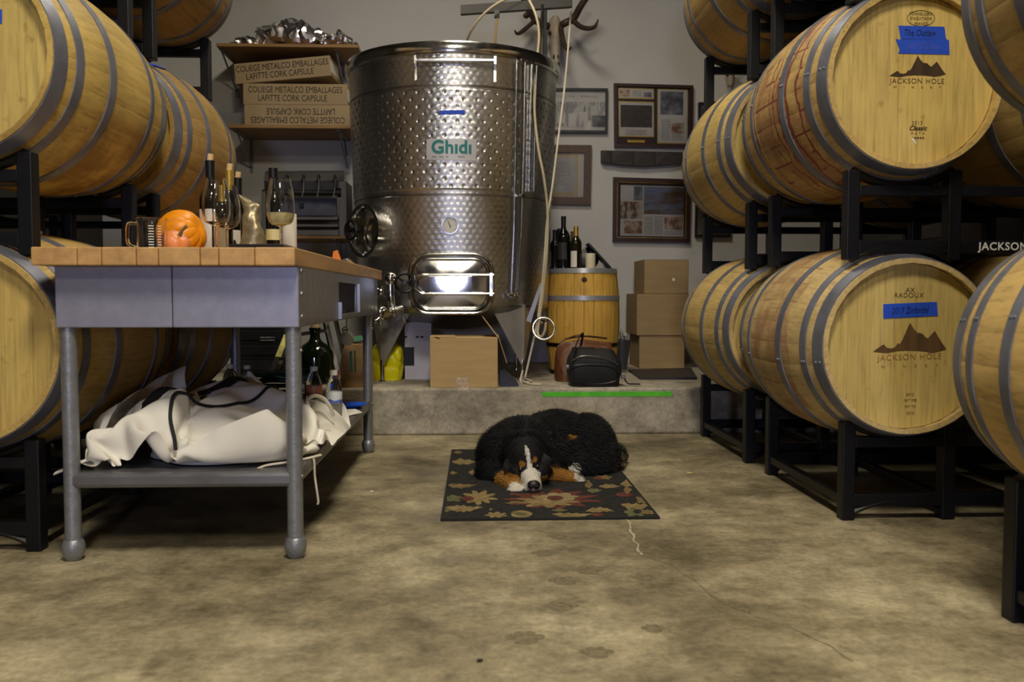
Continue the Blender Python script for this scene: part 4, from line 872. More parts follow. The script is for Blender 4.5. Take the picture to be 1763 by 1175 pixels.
-18,-15,-11,-2,12,22,22,7,3,6,10,11,4,-6,-9,-13,-19,-23,-28,-30,-32,-42,-12,5,-4,6,-7,5,12,21,37,45,44,44,43,-244,5,7,2,28,29,29,31,29,23,-11,-16,-9,-17,-14,-11,2,15,14,12,11,17,22,
7,1,3,6,7,-11,-17,-22,-27,-30,-27,-30,-16,-28,-21,0,6,13,-14,-5,5,17,35,45,45,45,44,-238,15,31,33,31,31,29,20,5,-22,-31,-19,-7,-8,1,5,21,14,9,16,16,14,13,19,6,3,-3,-11,-22,-25,-29,-30,
-28,-25,-21,-1,-15,-26,5,17,-2,-14,-10,-2,10,30,44,46,46,43,-204,43,39,36,32,20,4,-11,-23,-26,-20,-4,3,4,3,8,15,12,16,18,21,18,10,14,9,-8,-17,-26,-27,-29,-29,-26,-20,-17,-13,1,-7,-19,
11,17,-2,-17,-16,-10,1,24,43,45,45,43,-146,48,41,32,14,-15,-20,-18,-15,-8,-1,5,7,4,-3,0,13,21,16,9,19,20,25,10,-9,-22,-27,-31,-30,-27,-17,-15,-13,-11,-9,-6,-4,-1,11,15,1,-18,-19,-18,
-11,15,41,45,44,41,-89,37,43,11,-28,-19,-23,-14,27,8,0,1,5,5,-3,-5,2,16,23,17,16,-2,33,10,-27,-31,-31,-29,-19,-5,2,-13,-14,-14,-7,-3,-1,2,5,11,2,-14,-18,-20,-25,-2,37,45,41,38,-27,16,
29,-24,-31,-16,-3,-8,4,33,-2,1,3,3,0,6,8,14,22,21,17,3,3,3,-36,-34,-27,-10,-2,-4,13,-8,-15,-17,-1,0,-1,-1,2,4,-2,-13,-18,-22,-21,-25,26,42,37,37,30,-1,2,-21,-18,-7,-6,-11,-7,20,-9,0,
2,1,5,9,14,24,32,21,22,8,-19,-18,-38,-27,-13,0,-3,4,20,-1,-16,-17,0,3,0,-1,-1,-3,-12,-22,-28,-31,-14,-7,8,38,37,31,52,-11,-10,-2,-3,-8,-4,-5,-5,-16,-13,2,4,4,5,5,19,38,36,24,22,9,-28,
-41,-33,-17,-4,-2,-1,16,22,5,-14,-18,-5,6,2,-1,-7,-18,-27,-32,-33,-23,-9,-1,7,33,32,25,48,-9,2,-6,-1,-9,0,13,9,-31,-4,9,6,6,4,-3,8,39,40,28,21,2,-28,-46,-32,-12,-4,-2,1,18,25,12,-9,
-19,-6,6,2,-10,-23,-32,-34,-34,-25,2,2,3,-3,6,35,25,45,-10,-3,-2,-7,-8,-3,18,17,12,-6,8,3,3,0,-6,3,40,41,28,17,-4,-33,-45,-27,-8,-4,1,2,11,27,18,-1,-15,-6,2,-11,-25,-34,-34,-31,-23,
-20,-21,-3,20,17,13,16,10,72,-12,-8,-9,-8,10,19,22,9,10,0,-5,-10,-19,7,7,14,40,42,25,12,-12,-38,-39,-17,0,-9,2,2,2,28,19,5,-6,-9,-12,-28,-33,-32,-22,-15,-6,-21,-28,-22,-4,18,2,5,29,
114,-13,-10,-3,6,9,11,23,15,4,-8,-18,-21,-22,8,18,31,41,39,19,5,-19,-39,-30,-6,3,-12,-6,-2,6,26,12,7,-1,-12,-26,-34,-34,-14,-6,-6,-25,-19,-19,-26,-19,9,-7,12,6,172,-12,-5,3,4,1,19,17,
-4,-21,-3,-8,-14,-23,16,29,35,40,31,10,0,-23,-37,-21,0,8,-11,-11,-8,3,19,2,11,0,-15,-33,-33,-26,-19,-12,-7,-1,-30,-7,-6,-24,-22,12,17,-21,205,-7,-1,-4,5,10,-13,-12,3,-29,-11,-5,-2,19,
24,31,35,34,16,2,-1,-23,-32,-12,9,8,-7,-11,-12,-9,-1,-1,14,-4,-13,-26,-30,-18,-13,-14,-19,26,-28,-21,-24,4,-24,4,17,-28,222,-5,-1,3,4,-27,-43,-16,8,6,-11,0,20,26,25,30,29,19,0,-6,5,
-13,-28,-2,13,6,-4,-7,-9,-11,-12,-12,-14,0,-13,-6,-22,-16,-9,-13,-20,12,-14,-30,-21,-24,-14,-2,21,-16,244,-4,3,-4,-32,-48,-30,0,-12,24,18,8,18,28,29,25,16,1,-10,-9,10,1,-17,3,3,-15,
-1,-1,-4,-1,-11,-14,-27,-24,-4,2,-9,-11,-10,-11,-21,-12,-14,-10,-19,-30,-38,-7,20,23,259,-1,-8,-37,-56,-48,-18,22,24,20,12,18,22,27,25,10,1,-10,-15,-8,12,12,-1,-11,-23,-25,-3,7,2,-1,
-2,-3,-15,-36,-15,-4,-6,-9,-9,-5,-8,-34,2,0,-14,-32,-39,-16,25,42,254,-13,-31,-56,-58,-36,3,25,37,37,23,15,22,21,5,-3,-9,-17,-17,-4,10,12,1,-22,-31,-10,8,-11,-2,3,2,-2,-9,-2,-10,-20,
-15,-14,-13,-11,-2,-1,-11,1,-17,-34,-28,-1,36,39,228,-34,-47,-60,-59,-8,22,34,32,26,32,21,14,5,-3,-9,-14,-22,-16,0,8,10,0,-25,-31,8,14,-1,-6,0,5,-2,8,4,-2,-11,-11,-12,-10,-8,-6,-6,-5,
-17,-32,-29,-17,16,32,33,180,-42,-59,-62,-55,19,35,37,20,20,17,19,18,9,-7,-13,-21,-24,-14,1,8,9,-1,-19,-29,-1,30,14,-5,-5,17,4,15,11,3,-5,-6,-7,-7,-8,-10,-13,-22,-35,-32,-15,7,20,18,
-5,146,-41,-54,-63,-44,28,46,37,-6,14,16,20,23,19,-10,-16,-24,-27,-14,0,7,11,-4,-12,-22,9,27,-2,-6,6,38,17,22,15,1,-1,-3,-4,-6,-11,-18,-24,-35,-35,-14,12,11,-7,-31,-36,182,-57,-53,-58,
-27,33,45,36,8,-13,28,25,19,3,-8,-16,-28,-29,-11,-2,4,13,-7,-8,-8,16,27,8,-22,14,45,30,20,-19,-3,-13,-12,-3,13,0,-6,-22,-37,-22,9,5,-29,-40,-39,-35,216,-58,-58,-53,-15,36,41,30,9,-11,
14,29,20,1,-7,-17,-31,-28,1,-2,-9,11,-11,-5,17,19,24,8,-26,22,48,28,7,-28,-28,-13,1,-6,16,-6,-3,-8,-18,-7,-3,-37,-42,-40,-39,-35,241,-53,-48,-51,-12,38,37,25,5,-7,5,29,23,0,-6,-18,-28,
-32,0,1,-6,-3,-9,14,24,19,25,0,-25,35,49,13,-10,-11,-32,-22,11,-9,-11,-2,-15,-11,-1,8,-16,-44,-42,-39,-41,-22,244,-51,-41,-36,-6,20,37,21,-11,-7,22,25,21,-1,-19,-10,-15,-21,-22,-10,
-2,-4,13,22,19,27,22,-10,-15,47,43,9,-27,-23,-5,-27,-16,1,-14,-17,-24,-6,4,2,-4,-39,-42,-39,-7,-3,203,-52,-45,-5,4,-4,31,12,-11,-9,20,24,22,-8,-30,-10,-10,-9,-27,-20,2,21,26,20,20,31,
13,-17,1,51,34,1,-18,-41,-14,-1,-37,-21,-9,-21,11,-19,-16,1,5,-34,-31,-39,-17,-3,210,-45,-45,-16,15,2,15,4,1,-8,11,22,24,-18,-29,-17,-11,2,-17,-10,17,22,20,21,29,23,3,-17,23,48,15,-11,
-9,-29,-38,-8,-16,-43,-18,7,28,-2,-21,-1,-18,-29,-33,-19,-29,-27,218,-41,-39,-28,4,7,1,3,1,-1,12,24,27,-28,-33,-5,8,2,0,-16,25,21,17,22,24,5,-5,0,38,32,13,-20,-21,-14,-37,-29,-14,-28,
-24,22,21,19,-8,-21,-28,-21,-20,-21,-27,-30,211,-38,-36,-33,-23,-8,0,3,20,-4,13,25,28,-20,-33,-5,18,19,-1,-27,27,25,25,15,6,-11,8,30,33,6,13,-7,-39,-22,-20,-39,-27,-19,-9,15,16,29,15,
-27,-37,-25,-21,-22,-24,-25,211,-27,-30,-30,-25,-24,-15,0,26,33,21,13,-21,-2,-17,-14,4,23,15,-14,9,34,16,0,-8,0,16,32,36,19,-3,-10,-28,-45,-26,-26,-36,-26,7,26,11,22,24,-13,-40,-33,
-27,-21,-15,-21,212,-31,-23,-18,-22,-14,-10,-12,34,24,3,2,-24,0,-20,-5,6,7,9,-1,9,25,2,-4,4,15,25,27,31,23,-12,-19,-26,-43,-37,-27,-21,-17,1,24,18,17,16,2,-19,-31,-33,-29,-25,-21,234,
-28,-26,-20,-27,-11,-11,-3,11,9,6,8,-22,-7,-19,-2,30,-4,-4,24,13,17,3,-17,2,23,30,30,23,-1,-16,-20,-25,-36,-44,-30,-20,-9,5,15,27,22,2,3,-1,-13,-25,-27,-32,-29,213,-25,-12,-11,-29,-35,
0,16,0,-7,1,5,-23,-5,-24,15,17,22,10,14,11,9,0,-20,8,31,28,24,0,-15,-17,-18,-21,-31,-37,-39,-20,-6,2,33,21,11,5,2,1,2,-11,-17,-24,-30,198,-24,-25,-20,-18,-32,11,20,2,-13,-36,-8,27,-27,
-31,1,19,9,9,8,6,8,14,20,20,19,20,4,-17,-16,-14,-17,-17,-30,-35,-35,-17,-1,15,46,29,-20,1,3,0,4,-2,-11,-12,-14,171,-25,-16,-26,-13,-28,10,30,2,-13,-12,-20,-13,-14,-11,-11,-11,-2,0,3,
4,11,17,20,23,22,20,-4,-20,-15,-13,-15,-18,-28,-30,-12,13,-25,24,46,19,-19,-11,4,3,-1,0,-8,-12,-12,191,-28,-18,-23,-24,-14,14,25,13,15,-8,-13,-13,-13,-12,-12,-13,-12,-13,-12,-11,-8,
3,12,21,23,20,10,-13,-25,-25,-17,-18,-20,-7,17,2,-27,28,41,23,-3,-23,-12,-2,2,-7,-7,-6,-1,199,-22,-18,-21,-20,4,24,21,22,18,-13,-16,-14,-13,-11,-13,-15,-14,-9,-13,-14,-16,-14,-10,-2,
9,17,27,10,-27,-29,-20,-17,3,16,5,-32,-13,31,38,37,-4,-9,-15,-14,-17,-16,-9,10,-2,210,-1,-34,-12,5,7,26,5,-1,0,-1,-2,-3,-5,-11,-15,-16,-13,-3,-10,-12,-15,-13,-13,-12,-10,-7,2,15,20,
-26,-15,-3,9,-20,-31,-26,10,31,30,35,17,-18,-19,-24,-26,-12,2,-1,-17,254,-12,-4,2,8,10,15,6,-1,-2,-3,-5,-5,-7,-11,-12,-13,-13,-5,-1,-7,-11,-11,-11,-9,-9,-9,-9,7,4,-17,-16,-20,-8,-37,
-31,4,2,30,27,28,11,-24,-18,-23,-24,-7,-6,-15,2,297,0,1,4,7,8,8,0,-5,-7,-10,-8,-5,-1,-2,-5,-7,-12,-7,0,-7,-8,-12,-5,-4,-6,-8,-9,-10,-10,-16,-31,-22,-34,-33,-18,17,-14,11,23,33,12,-11,
-30,-22,-25,-17,-4,1,13,336,0,0,1,2,1,-3,-8,-10,-12,-11,-9,-3,3,6,5,2,-2,-6,-9,-12,-12,-13,-10,8,-15,-9,-4,-13,-18,-27,-32,-31,-31,-31,-27,18,13,-14,12,29,21,-3,-28,-36,-29,5,2,5,16,
361,-4,-6,-5,-6,-8,-10,-15,-14,-13,-10,-5,-1,4,8,8,5,1,-5,-9,-10,-10,-7,-14,3,-6,-22,-8,-15,-23,-28,-29,-30,-30,-30,-33,5,37,-8,1,23,13,-8,-16,-39,-24,24,3,13,17,]
NC = 50; raw = CLOTH
axes = []
for k in range(3):
    acc = 0; a = []
    for d in raw[k * NC * NC:(k + 1) * NC * NC]: acc += d; a.append(acc * .0005)
    axes.append(a)
CC = Vector((-.815, 3.075, SZ))
cv = thing('canvas_bundle', 'crumpled white canvas cover with black webbing, folded on the table shelf', 'canvas', CC)
cvs = [CC + Vector((-x * 1.03, .02 - y, z * 1.2)) for x, y, z in zip(*axes)]
cfs = [(i * NC + j, (i + 1) * NC + j, (i + 1) * NC + j + 1, i * NC + j + 1) for i in range(NC - 1) for j in range(NC - 1)]
bvh = BVHTree.FromPolygons(cvs, cfs)
cme = bpy.data.meshes.new('canvas_sheet'); cme.from_pydata([v - CC for v in cvs], [], cfs); cme.materials.append(M['canvas'])
cme.polygons.foreach_set('use_smooth', [True] * len(cme.polygons))
cso = link('canvas_sheet', cme, cv)
md = cso.modifiers.new('subdivide', 'SUBSURF'); md.levels = 1; md.render_levels = 1
mb = MB()
def inner(u, v):
    a = u * 2 * PI; k = v; q = Vector((math.cos(a), math.sin(a), 0))
    r = 1 + .12 * noise.noise(q * 2 + Vector((3, 0, 0))); ridge = .008 * math.sin(k * 34)
    return CC + Vector((.262 * r * k ** .5 * q.x + .02, .372 * r * k ** .5 * q.y + .01, .004 + max(0, .085 * (1 - k ** 2) ** .6 + ridge * (1 - k) * k * 2)))
mb.grid(inner, 48, 24, True); mb.build('folded_inner_layer', M['canvas'], cv, 60)
puffm = M['canvas']
def puff(pts, rs, sq=(1, 1.5), seed=0, name='canvas_fold', m=None, amp=.012):
    mb = MB(); mb.tube(spline(pts, 10), rs, 18, sq=sq)
    for v in mb.bm.verts:
        q = v.co.copy(); v.co += Vector((noise.noise(q * 14 + Vector((seed, 0, 0))), noise.noise(q * 14 + Vector((0, seed, 0))), noise.noise(q * 12 + Vector((0, 0, seed))))) * amp
        w_ = noise.noise(q * 26 + Vector((seed, 0, 0))); v.co.z -= .012 * (1 - min(1, abs(w_) * 4))
        if v.co.z < SZ + .003: v.co.z = SZ + .003
    return mb.build(name, m or M['canvas'], cv, 60)
puff([P(250, 706, 3.2), P(212, 722, 3.05), P(184, 742, 2.96), P(196, 768, 2.86)], [.02, .046, .044, .02], (1.2, .9), 6)
def top(x, y):
    h = bvh.ray_cast(Vector((x, y, 1.0)), Vector((0, 0, -1)))
    return h[0].z if h[0] else SZ + .004
def drape(path, n=6, lift=.004, sm=3):
    pts = spline([(x, y, 0) for x, y in path], n); zz = [top(q.x, q.y) for q in pts]
    for _ in range(sm): zz = [max(zz[i], (zz[max(i - 1, 0)] + zz[min(i + 1, len(zz) - 1)]) / 2) for i in range(len(zz))]
    return [Vector((q.x, q.y, z + lift)) for q, z in zip(pts, zz)]
def edge_of(px, py, D): q = P(px, py, D); return (q.x, q.y)
sp_ = [(-.80, 3.42), (-.88, 3.18), (-.96, 2.98), (-1.03, 2.86), (-1.08, 2.78)]
MB().tube(drape(sp_, 8, .007, 6), .030, 8, sq=(.13, 1)).build('webbing_strap', M['webbing'], cv)
MB().tube(drape([(-.62, 3.36), (-.72, 3.12), (-.83, 2.95), (-.90, 2.83), (-.90, 2.74), (-.87, 2.69)], 10, .004), .0055, 7).build('black_piping', M['webbing'], cv)
MB().prism([P(300, 690, 3.02), P(336, 679, 3.02), P(346, 700, 3.02), P(336, 711, 3.02), P(301, 713, 3.02)], (0, .012, .01)).build('folded_flap', M['canvas'], cv, 0)
mb = MB()
mb.tube(spline([P(212, 788, 2.74), P(180, 786, 2.72), P(150, 792, 2.69), P(125, 803, 2.66), P(96, 815, 2.70)], 6), .010, 8, sq=(.35, 1))
mb.build('white_strap', M['canvas'], cv)
mb = MB()
mb.tube(spline([P(395, 812, 2.69), P(430, 812, 2.68), P(458, 802, 2.69), P(490, 797, 2.70), P(528, 790, 2.73), P(552, 784, 2.76)], 6), .007, 8, sq=(.5, 1))
mb.tube(spline([(LX1 + .006, 2.86, SZ + .004), (LX1 + .018, 2.85, SZ - .01), (LX1 + .020, 2.85, SZ - .06), (LX1 + .03, 2.845, SZ - .13), (LX1 + .028, 2.845, SZ - .145)], 6), .0035, 6)
mb.build('drawstring', M['cord'], cv)
tb = MB(); tb.tube(spline([P(532, 702, 3.05), P(528, 690, 3.1), P(540, 682, 3.16), P(556, 686, 3.2), P(568, 700, 3.22), P(574, 716, 3.24)], 8), .0065, 8)
tag(tb.build('clear_tube', mat('milky_tube', (214, 210, 196), .3), None, 60, loc=P(540, 700, 3.1)), 'short milky plastic tube bent over the canvas beside the water bottle', 'tube')

# ------------------------------------------------------------------ steel tank
TX, TY = -0.139, 5.80
tank = thing('wine_tank', 'tall dimpled stainless steel wine tank with manway, standing on the step', 'tank', (TX, TY, PZT))
def TR(z): return .585 + (.64 - .585) * (z - .68) / (2.13 - .68)
def tpt(px, py, off=0.0):
    """(angle, height) on the tank wall behind a pixel; angle 0 faces -y"""
    D = 5.2
    for _ in range(30):
        p = P(px, py, D); R = TR(p.z) + off; dx = max(-R * .999, min(R * .999, p.x - TX))
        D = D * .5 + .5 * (TY - math.sqrt(R * R - dx * dx))
    p = P(px, py, D); return math.atan2(p.x - TX, -(p.y - TY)), p.z
def T3(a, z, off=0.0):
    r = TR(z) + off; return Vector((TX + r * math.sin(a), TY - r * math.cos(a), z))
def turned_steel():
    t = NT('engine_turned_steel'); tc = t.n('TexCoord'); sx = t.n('SeparateXYZ'); t.l(tc.outputs['Object'], sx.inputs[0])
    a = t.math('ARCTAN2', sx.outputs['X'], t.math('MULTIPLY', sx.outputs['Y'], -1.0))
    v = t.math('MULTIPLY', sx.outputs['Z'], 1 / .030); row = t.math('FLOOR', v)
    u = t.math('ADD', t.math('MULTIPLY', a, .61 / .040), t.math('MULTIPLY', t.math('MODULO', row, 2.0), .5))
    fu = t.math('SUBTRACT', t.math('FRACT', u), .5); fv = t.math('SUBTRACT', t.math('FRACT', v), .5)
    d = t.math('SQRT', t.math('ADD', t.math('MULTIPLY', fu, fu), t.math('MULTIPLY', fv, fv)))
    rings = t.math('SINE', t.math('MULTIPLY', d, 46.0))
    h = t.math('ADD', t.math('MULTIPLY', d, -1.3), t.math('MULTIPLY', rings, .10))
    big = t.noise(t.coord('Object', (1, 1, .5)), 3.2, 3)
    h2 = t.math('ADD', h, t.math('MULTIPLY', big, 5.0))
    t.bump(h2, .42, .003)
    dirt = t.noise(t.coord('Object', (1, 1, .3)), 4, 6)
    t.set(Base_Color=t.ramp(dirt, [(.3, s2l((178, 177, 176))), (.7, s2l((214, 213, 212)))]), Metallic=1.0, Roughness=t.ramp(dirt, [(.3, g(.24)), (.7, g(.36))]))
    return t.m
turned = turned_steel()
ND = 53; NU = ND * 18; zj0, zj1 = 1.345, 1.895
zs = [.68 + (1.335 - .68) * i / 10 for i in range(11)] + [1.34 + .56 * i / 130 for i in range(131)] + [1.905 + (2.13 - 1.905) * i / 5 for i in range(6)]
def shell(u, v):
    z = zs[min(len(zs) - 1, int(round(v * (len(zs) - 1))))]; a = u * 2 * PI; off = 0.0
    if zj0 < z < zj1:
        off = .004
        k = (z - zj0 - .02) / .0395; row = round(k); dz = (k - row) * .0395
        if 0 <= row <= 13:
            s = u * ND + (.5 if row % 2 else 0); du = (s - round(s)) * .072; q = (du * du + dz * dz) / (.0062 ** 2)
            off -= .0055 * math.exp(-q)
    return T3(a, z, off)
MB().grid(shell, NU, len(zs), True).build('tank_shell', turned, tank, 180)
rimb = MB(); rt = TR(2.13)
rimb.lathe([(rt + .004, 2.085), (rt + .017, 2.09), (rt + .020, 2.10), (rt + .020, 2.14), (rt + .014, 2.15), (rt - .002, 2.15), (rt - .004, 2.09)], c=(TX, TY, 0), n=96, closed=True)
rimb.build('top_rim', M['steel'], tank, 40)
MB().lathe([(0, 2.045), (rt - .02, 2.03), (rt - .01, 2.05), (0, 2.06)], c=(TX, TY, 0), n=64).build('floating_lid', M['steel_dull'], tank)
for z in (.690, 1.318, 1.915):
    MB().lathe([(TR(z) + .000, z - .007), (TR(z) + .0045, z - .004), (TR(z) + .0045, z + .004), (TR(z), z + .007)], c=(TX, TY, 0), n=96).build('weld_seam', M['steel_dull'], tank)
MB().lathe([(TR(.68), .682), (TR(.68) - .03, .655), (.40, .60), (.08, .545), (0, .545)], c=(TX, TY, 0), n=72).build('tank_bottom', M['steel_dull'], tank)
satin = mat('satin_leg_steel', (176, 172, 168), .5, .75, .1, 8)
for ph in (45, -45, 135, -135):
    a = math.radians(ph); R = TR(.68)
    def pt(da, r, z): return Vector((TX + r * math.sin(a + da), TY - r * math.cos(a + da), z))
    mb = MB(); th = .004
    o1, o2 = pt(0, R + .012, .70), pt(0, R + .004, .35)
    for s in (-1, 1):
        w1, w2 = pt(s * .36, R - .045, .69), pt(s * .026, R - .004, .352)
        mb.prism([o1, w1, w2, o2], pt(0, R - th, .5) - pt(0, R, .5))
    lg = mb.build('leg', satin, tank, 20)
    MB().lathe([(0, .38), (.012, .38), (.0135, .36), (.0125, .265), (.018, .262), (.019, PZT), (0, PZT)], c=(TX + (R - .008) * math.sin(a), TY - (R - .008) * math.cos(a), 0), n=18).build('foot', M['steel'], lg)

# rectangular manway in front
mwc = P(777.5, 489, 5.15); YM = 5.125; hw, hh = .228, .163; rc = .105
def rrect(hw, hh, r, y, n=9, c=mwc):
    out = []
    for sx, sz, a0 in ((1, 1, 0), (-1, 1, PI / 2), (-1, -1, PI), (1, -1, 1.5 * PI)):
        for i in range(n + 1):
            a = a0 + PI / 2 * i / n; out.append(Vector((c.x + sx * (hw - r) + r * math.cos(a), y, c.z + sz * (hh - r) + r * math.sin(a))))
    return out
mb = MB()
L = [rrect(hw - .012, hh - .012, rc - .01, YM + k) for k in (.13, .02, .0)]
for A, B in zip(L[:-1], L[1:]):
    n = len(A)
    for i in range(n): mb.quad([A[i], A[(i + 1) % n], B[(i + 1) % n], B[i]])
bmesh.ops.remove_doubles(mb.bm, verts=mb.bm.verts, dist=1e-5)
mw = mb.build('manway_neck', M['steel'], tank)
MB().tube(rrect(hw, hh, rc, YM - .004), .0095, 10, True).build('manway_frame', M['steel'], mw)
MB().tube(rrect(hw - .026, hh - .026, rc - .024, YM - .012), .0075, 10, True).build('door_gasket', M['steel'], mw)
n_ = 40; mb = MB()
ring0 = rrect(hw - .03, hh - .03, rc - .028, YM - .006); cN = Vector((mwc.x, YM - .022, mwc.z)); prev = None
for k in range(7):
    f = 1 - k / 6.5; pts = [cN + (q - cN) * f for q in ring0]
    for q in pts: q.y = YM - .006 - .018 * (1 - f * f)
    vs = [mb.bm.verts.new(q) for q in pts]
    if prev:
        for i in range(len(vs)): mb.bm.faces.new((prev[i], prev[(i + 1) % len(vs)], vs[(i + 1) % len(vs)], vs[i]))
    prev = vs
mb.bm.faces.new(prev)
mb.build('manway_door', M['steel'], mw, 50)
MB().box((P(738, 490, YM).x, YM - .035, P(740, 505, YM).z), (P(813, 490, YM).x, YM - .024, P(740, 475, YM).z), bev=.002).build('clamp_plate', mat('mirror_steel', (222, 220, 218), .025, 1, .03), mw, 0)
bars = MB(); yb = YM - .045; zt, zb = P(777, 474, yb).z, P(777, 506, yb).z; xr = P(850, 490, yb).x; xl = P(712, 490, yb).x
bars.tube(spline([(xr, yb, zt), (xl + .10, yb, zt), (xl + .04, yb, zt - .004), (xl + .005, yb, zt - .03)], 6), .0085, 10)
bars.tube(spline([(xr, yb, zb), (xl + .10, yb, zb), (xl + .04, yb, zb + .004), (xl + .005, yb, zb + .03)], 6), .0085, 10)
bars.box((P(843, 490, yb).x, yb - .008, zb - .012), (P(848, 490, yb).x, YM + .02, zt + .012))
bars.build('clamp_bar', M['steel'], mw)
wc = P(697, 487, 5.06)
hw_ = MB().tube([wc + Vector((.050 * math.cos(q), .012 * math.cos(q), .050 * math.sin(q))) for q in [2 * PI * i / 28 for i in range(28)]], .0085, 8, True)
for k in range(3):
    q = 2 * PI * k / 3 + .4; hw_.cyl(wc, wc + Vector((.05 * math.cos(q), .012 * math.cos(q), .05 * math.sin(q))), .006, n=8)
hw_.cyl(wc + Vector((0, -.01, 0)), wc + Vector((0, .03, 0)), .012, n=12)
hw_.build('handwheel', M['black_plastic'], mw)
MB().cyl(wc + Vector((0, .03, 0)), Vector((wc.x + .01, YM + .06, wc.z)), .007, n=10).build('handwheel_stem', M['steel'], mw)

# round side hatch
a, z = tpt(634, 400); a = -math.radians(48); z = P(640, 400, 5.45).z
Nn = Vector((math.sin(a), -math.cos(a), 0)); Tn = Vector((math.cos(a), math.sin(a), 0)); Uz = Vector((0, 0, 1)); hc = T3(a, z, -.02)
HM = Matrix((( Tn.x, Uz.x, Nn.x, hc.x), (Tn.y, Uz.y, Nn.y, hc.y), (Tn.z, Uz.z, Nn.z, hc.z), (0, 0, 0, 1)))
ht = MB().lathe([(.148, .0), (.148, .085), (.154, .09), (.154, .105), (.132, .105), (.128, .09), (.128, .0)], n=44, M=HM, closed=True).build('side_hatch', M['steel'], tank)
MB().lathe([(0, .035), (.05, .034), (.1, .026), (.128, .012)], n=40, M=HM).build('hatch_door', M['steel'], ht)
def H(x, y, zz): return HM @ Vector((x, y, zz))
mb = MB(); mb.prism([H(-.006, -.150, .10), H(-.006, .150, .10), H(-.006, .09, .145), H(-.006, -.09, .145)], Tn * .012); mb.build('hatch_strap', M['steel'], ht)
hw_ = MB().tube([H(.052 * math.cos(q), .052 * math.sin(q), .185) for q in [2 * PI * i / 28 for i in range(28)]], .0095, 8, True)
for k in range(3):
    q = 2 * PI * k / 3 + .4; hw_.cyl(H(0, 0, .175), H(.052 * math.cos(q), .052 * math.sin(q), .185), .007, n=8)
hw_.cyl(H(0, 0, .13), H(0, 0, .195), .012, n=12); hw_.build('handwheel', M['black_plastic'], ht)

# nameplate, tape, thermometer
def tank_sheet(name, m, pix, off, nu=10, nv=3, parent=tank):
    c = [tpt(*q) for q in pix]                      # tl, tr, br, bl
    def f(u, v):
        a = (c[0][0] * (1 - u) + c[1][0] * u) * (1 - v) + (c[3][0] * (1 - u) + c[2][0] * u) * v
        z = (c[0][1] * (1 - u) + c[1][1] * u) * (1 - v) + (c[3][1] * (1 - u) + c[2][1] * u) * v
        return T3(a, z, off)
    return MB().grid(f, nu, nv).build(name, m, parent)
npl = tank_sheet('nameplate', mat('brushed_plate', (196, 196, 200), .4, .2, .04), [(735, 240), (820, 240), (819, 278), (735, 276)], .008, 14, 3)
def wrap_text(parent, name, s, size, m, px, py, off, bold=0, space=1):
    o = text(parent, name, s, size, m, (0, 0, 0), rot=(0, 0, 0), bold=bold, space=space)
    a0, z0 = tpt(px, py); base = wpos(parent)
    for v in o.data.vertices:
        z = z0 + v.co.y; v.co = T3(a0 + v.co.x / TR(z0), z, off) - base
    o.location = (0, 0, 0); return o
teal = mat('teal_print', (26, 124, 124), .5, 0, .08)
wrap_text(npl, 'lettering', 'Gh\u0131d\u0131', .100, teal, 777.5, 254.5, .0095, bold=.0030, space=1.03)
grey_p = mat('grey_print', (146, 150, 158), .6)
for a_, b_ in ((744, 752), (756, 764), (768, 772), (788, 800)): tank_sheet('small_print', grey_p, [(a_, 269.5), (b_, 269.5), (b_, 271.5), (a_, 271.5)], .0086, 3, 2, npl)
tank_sheet('tape_label', M['bluetape'], [(757, 191), (800, 190), (800, 197), (757, 198)], .0078, 8, 2)
a, z = tpt(775, 389); c0 = T3(a, z, .0); nn = Vector((math.sin(a), -math.cos(a), 0))
TM = Matrix.Translation(c0) @ nn.to_track_quat('Z', 'Y').to_matrix().to_4x4()
th = MB().lathe([(0, 0), (.047, 0), (.048, .004), (.048, .020), (.043, .020), (.042, .015), (0, .015)], n=36, M=TM).build('thermometer', M['steel'], tank)
MB().lathe([(0, .0155), (.0415, .0155), (.0415, .017), (0, .017)], n=32, M=TM).build('dial_face', M['white_plastic'], th)
tick = MB()
dt = Vector((-.010, -.0, .024))
tick.tube([c0 + nn * .0185 - dt * .35, c0 + nn * .0185 + dt * 1.1], [.0026, .0012], 5)
for i in range(11):
    q = -.7 * PI / 1 + 1.4 * PI * i / 10 + PI / 2
    e = Vector((math.cos(q), 0, math.sin(q))); tick.tube([c0 + nn * .018 + e * .033, c0 + nn * .018 + e * .038], .0011, 4)
tick.build('dial_needle', M['ink'], th)

# gutter rod and its brackets under the rim
mb = MB(); L_, R_ = tpt(716, 108), tpt(852, 110)
aL, aR, zz = L_[0], R_[0], L_[1]
ym = min(T3(aL, zz).y, T3(aR, zz).y) - .055
xL, xR = T3(aL, zz).x, T3(aR, zz).x
MB().cyl((xL, ym, zz), (xR, ym, zz), .0125, n=16).build('ladder_rod', M['steel'], tank)
for x in (xL, xR):
    yb_ = TY - math.sqrt(TR(zz) ** 2 - (x - TX) ** 2) + .003
    MB().box((x - .006, ym - .018, zz - .02), (x + .006, yb_, zz + .022)).box((x - .006, yb_ - .02, zz - .10), (x + .006, yb_, zz)).build('rod_bracket', M['steel'], tank)

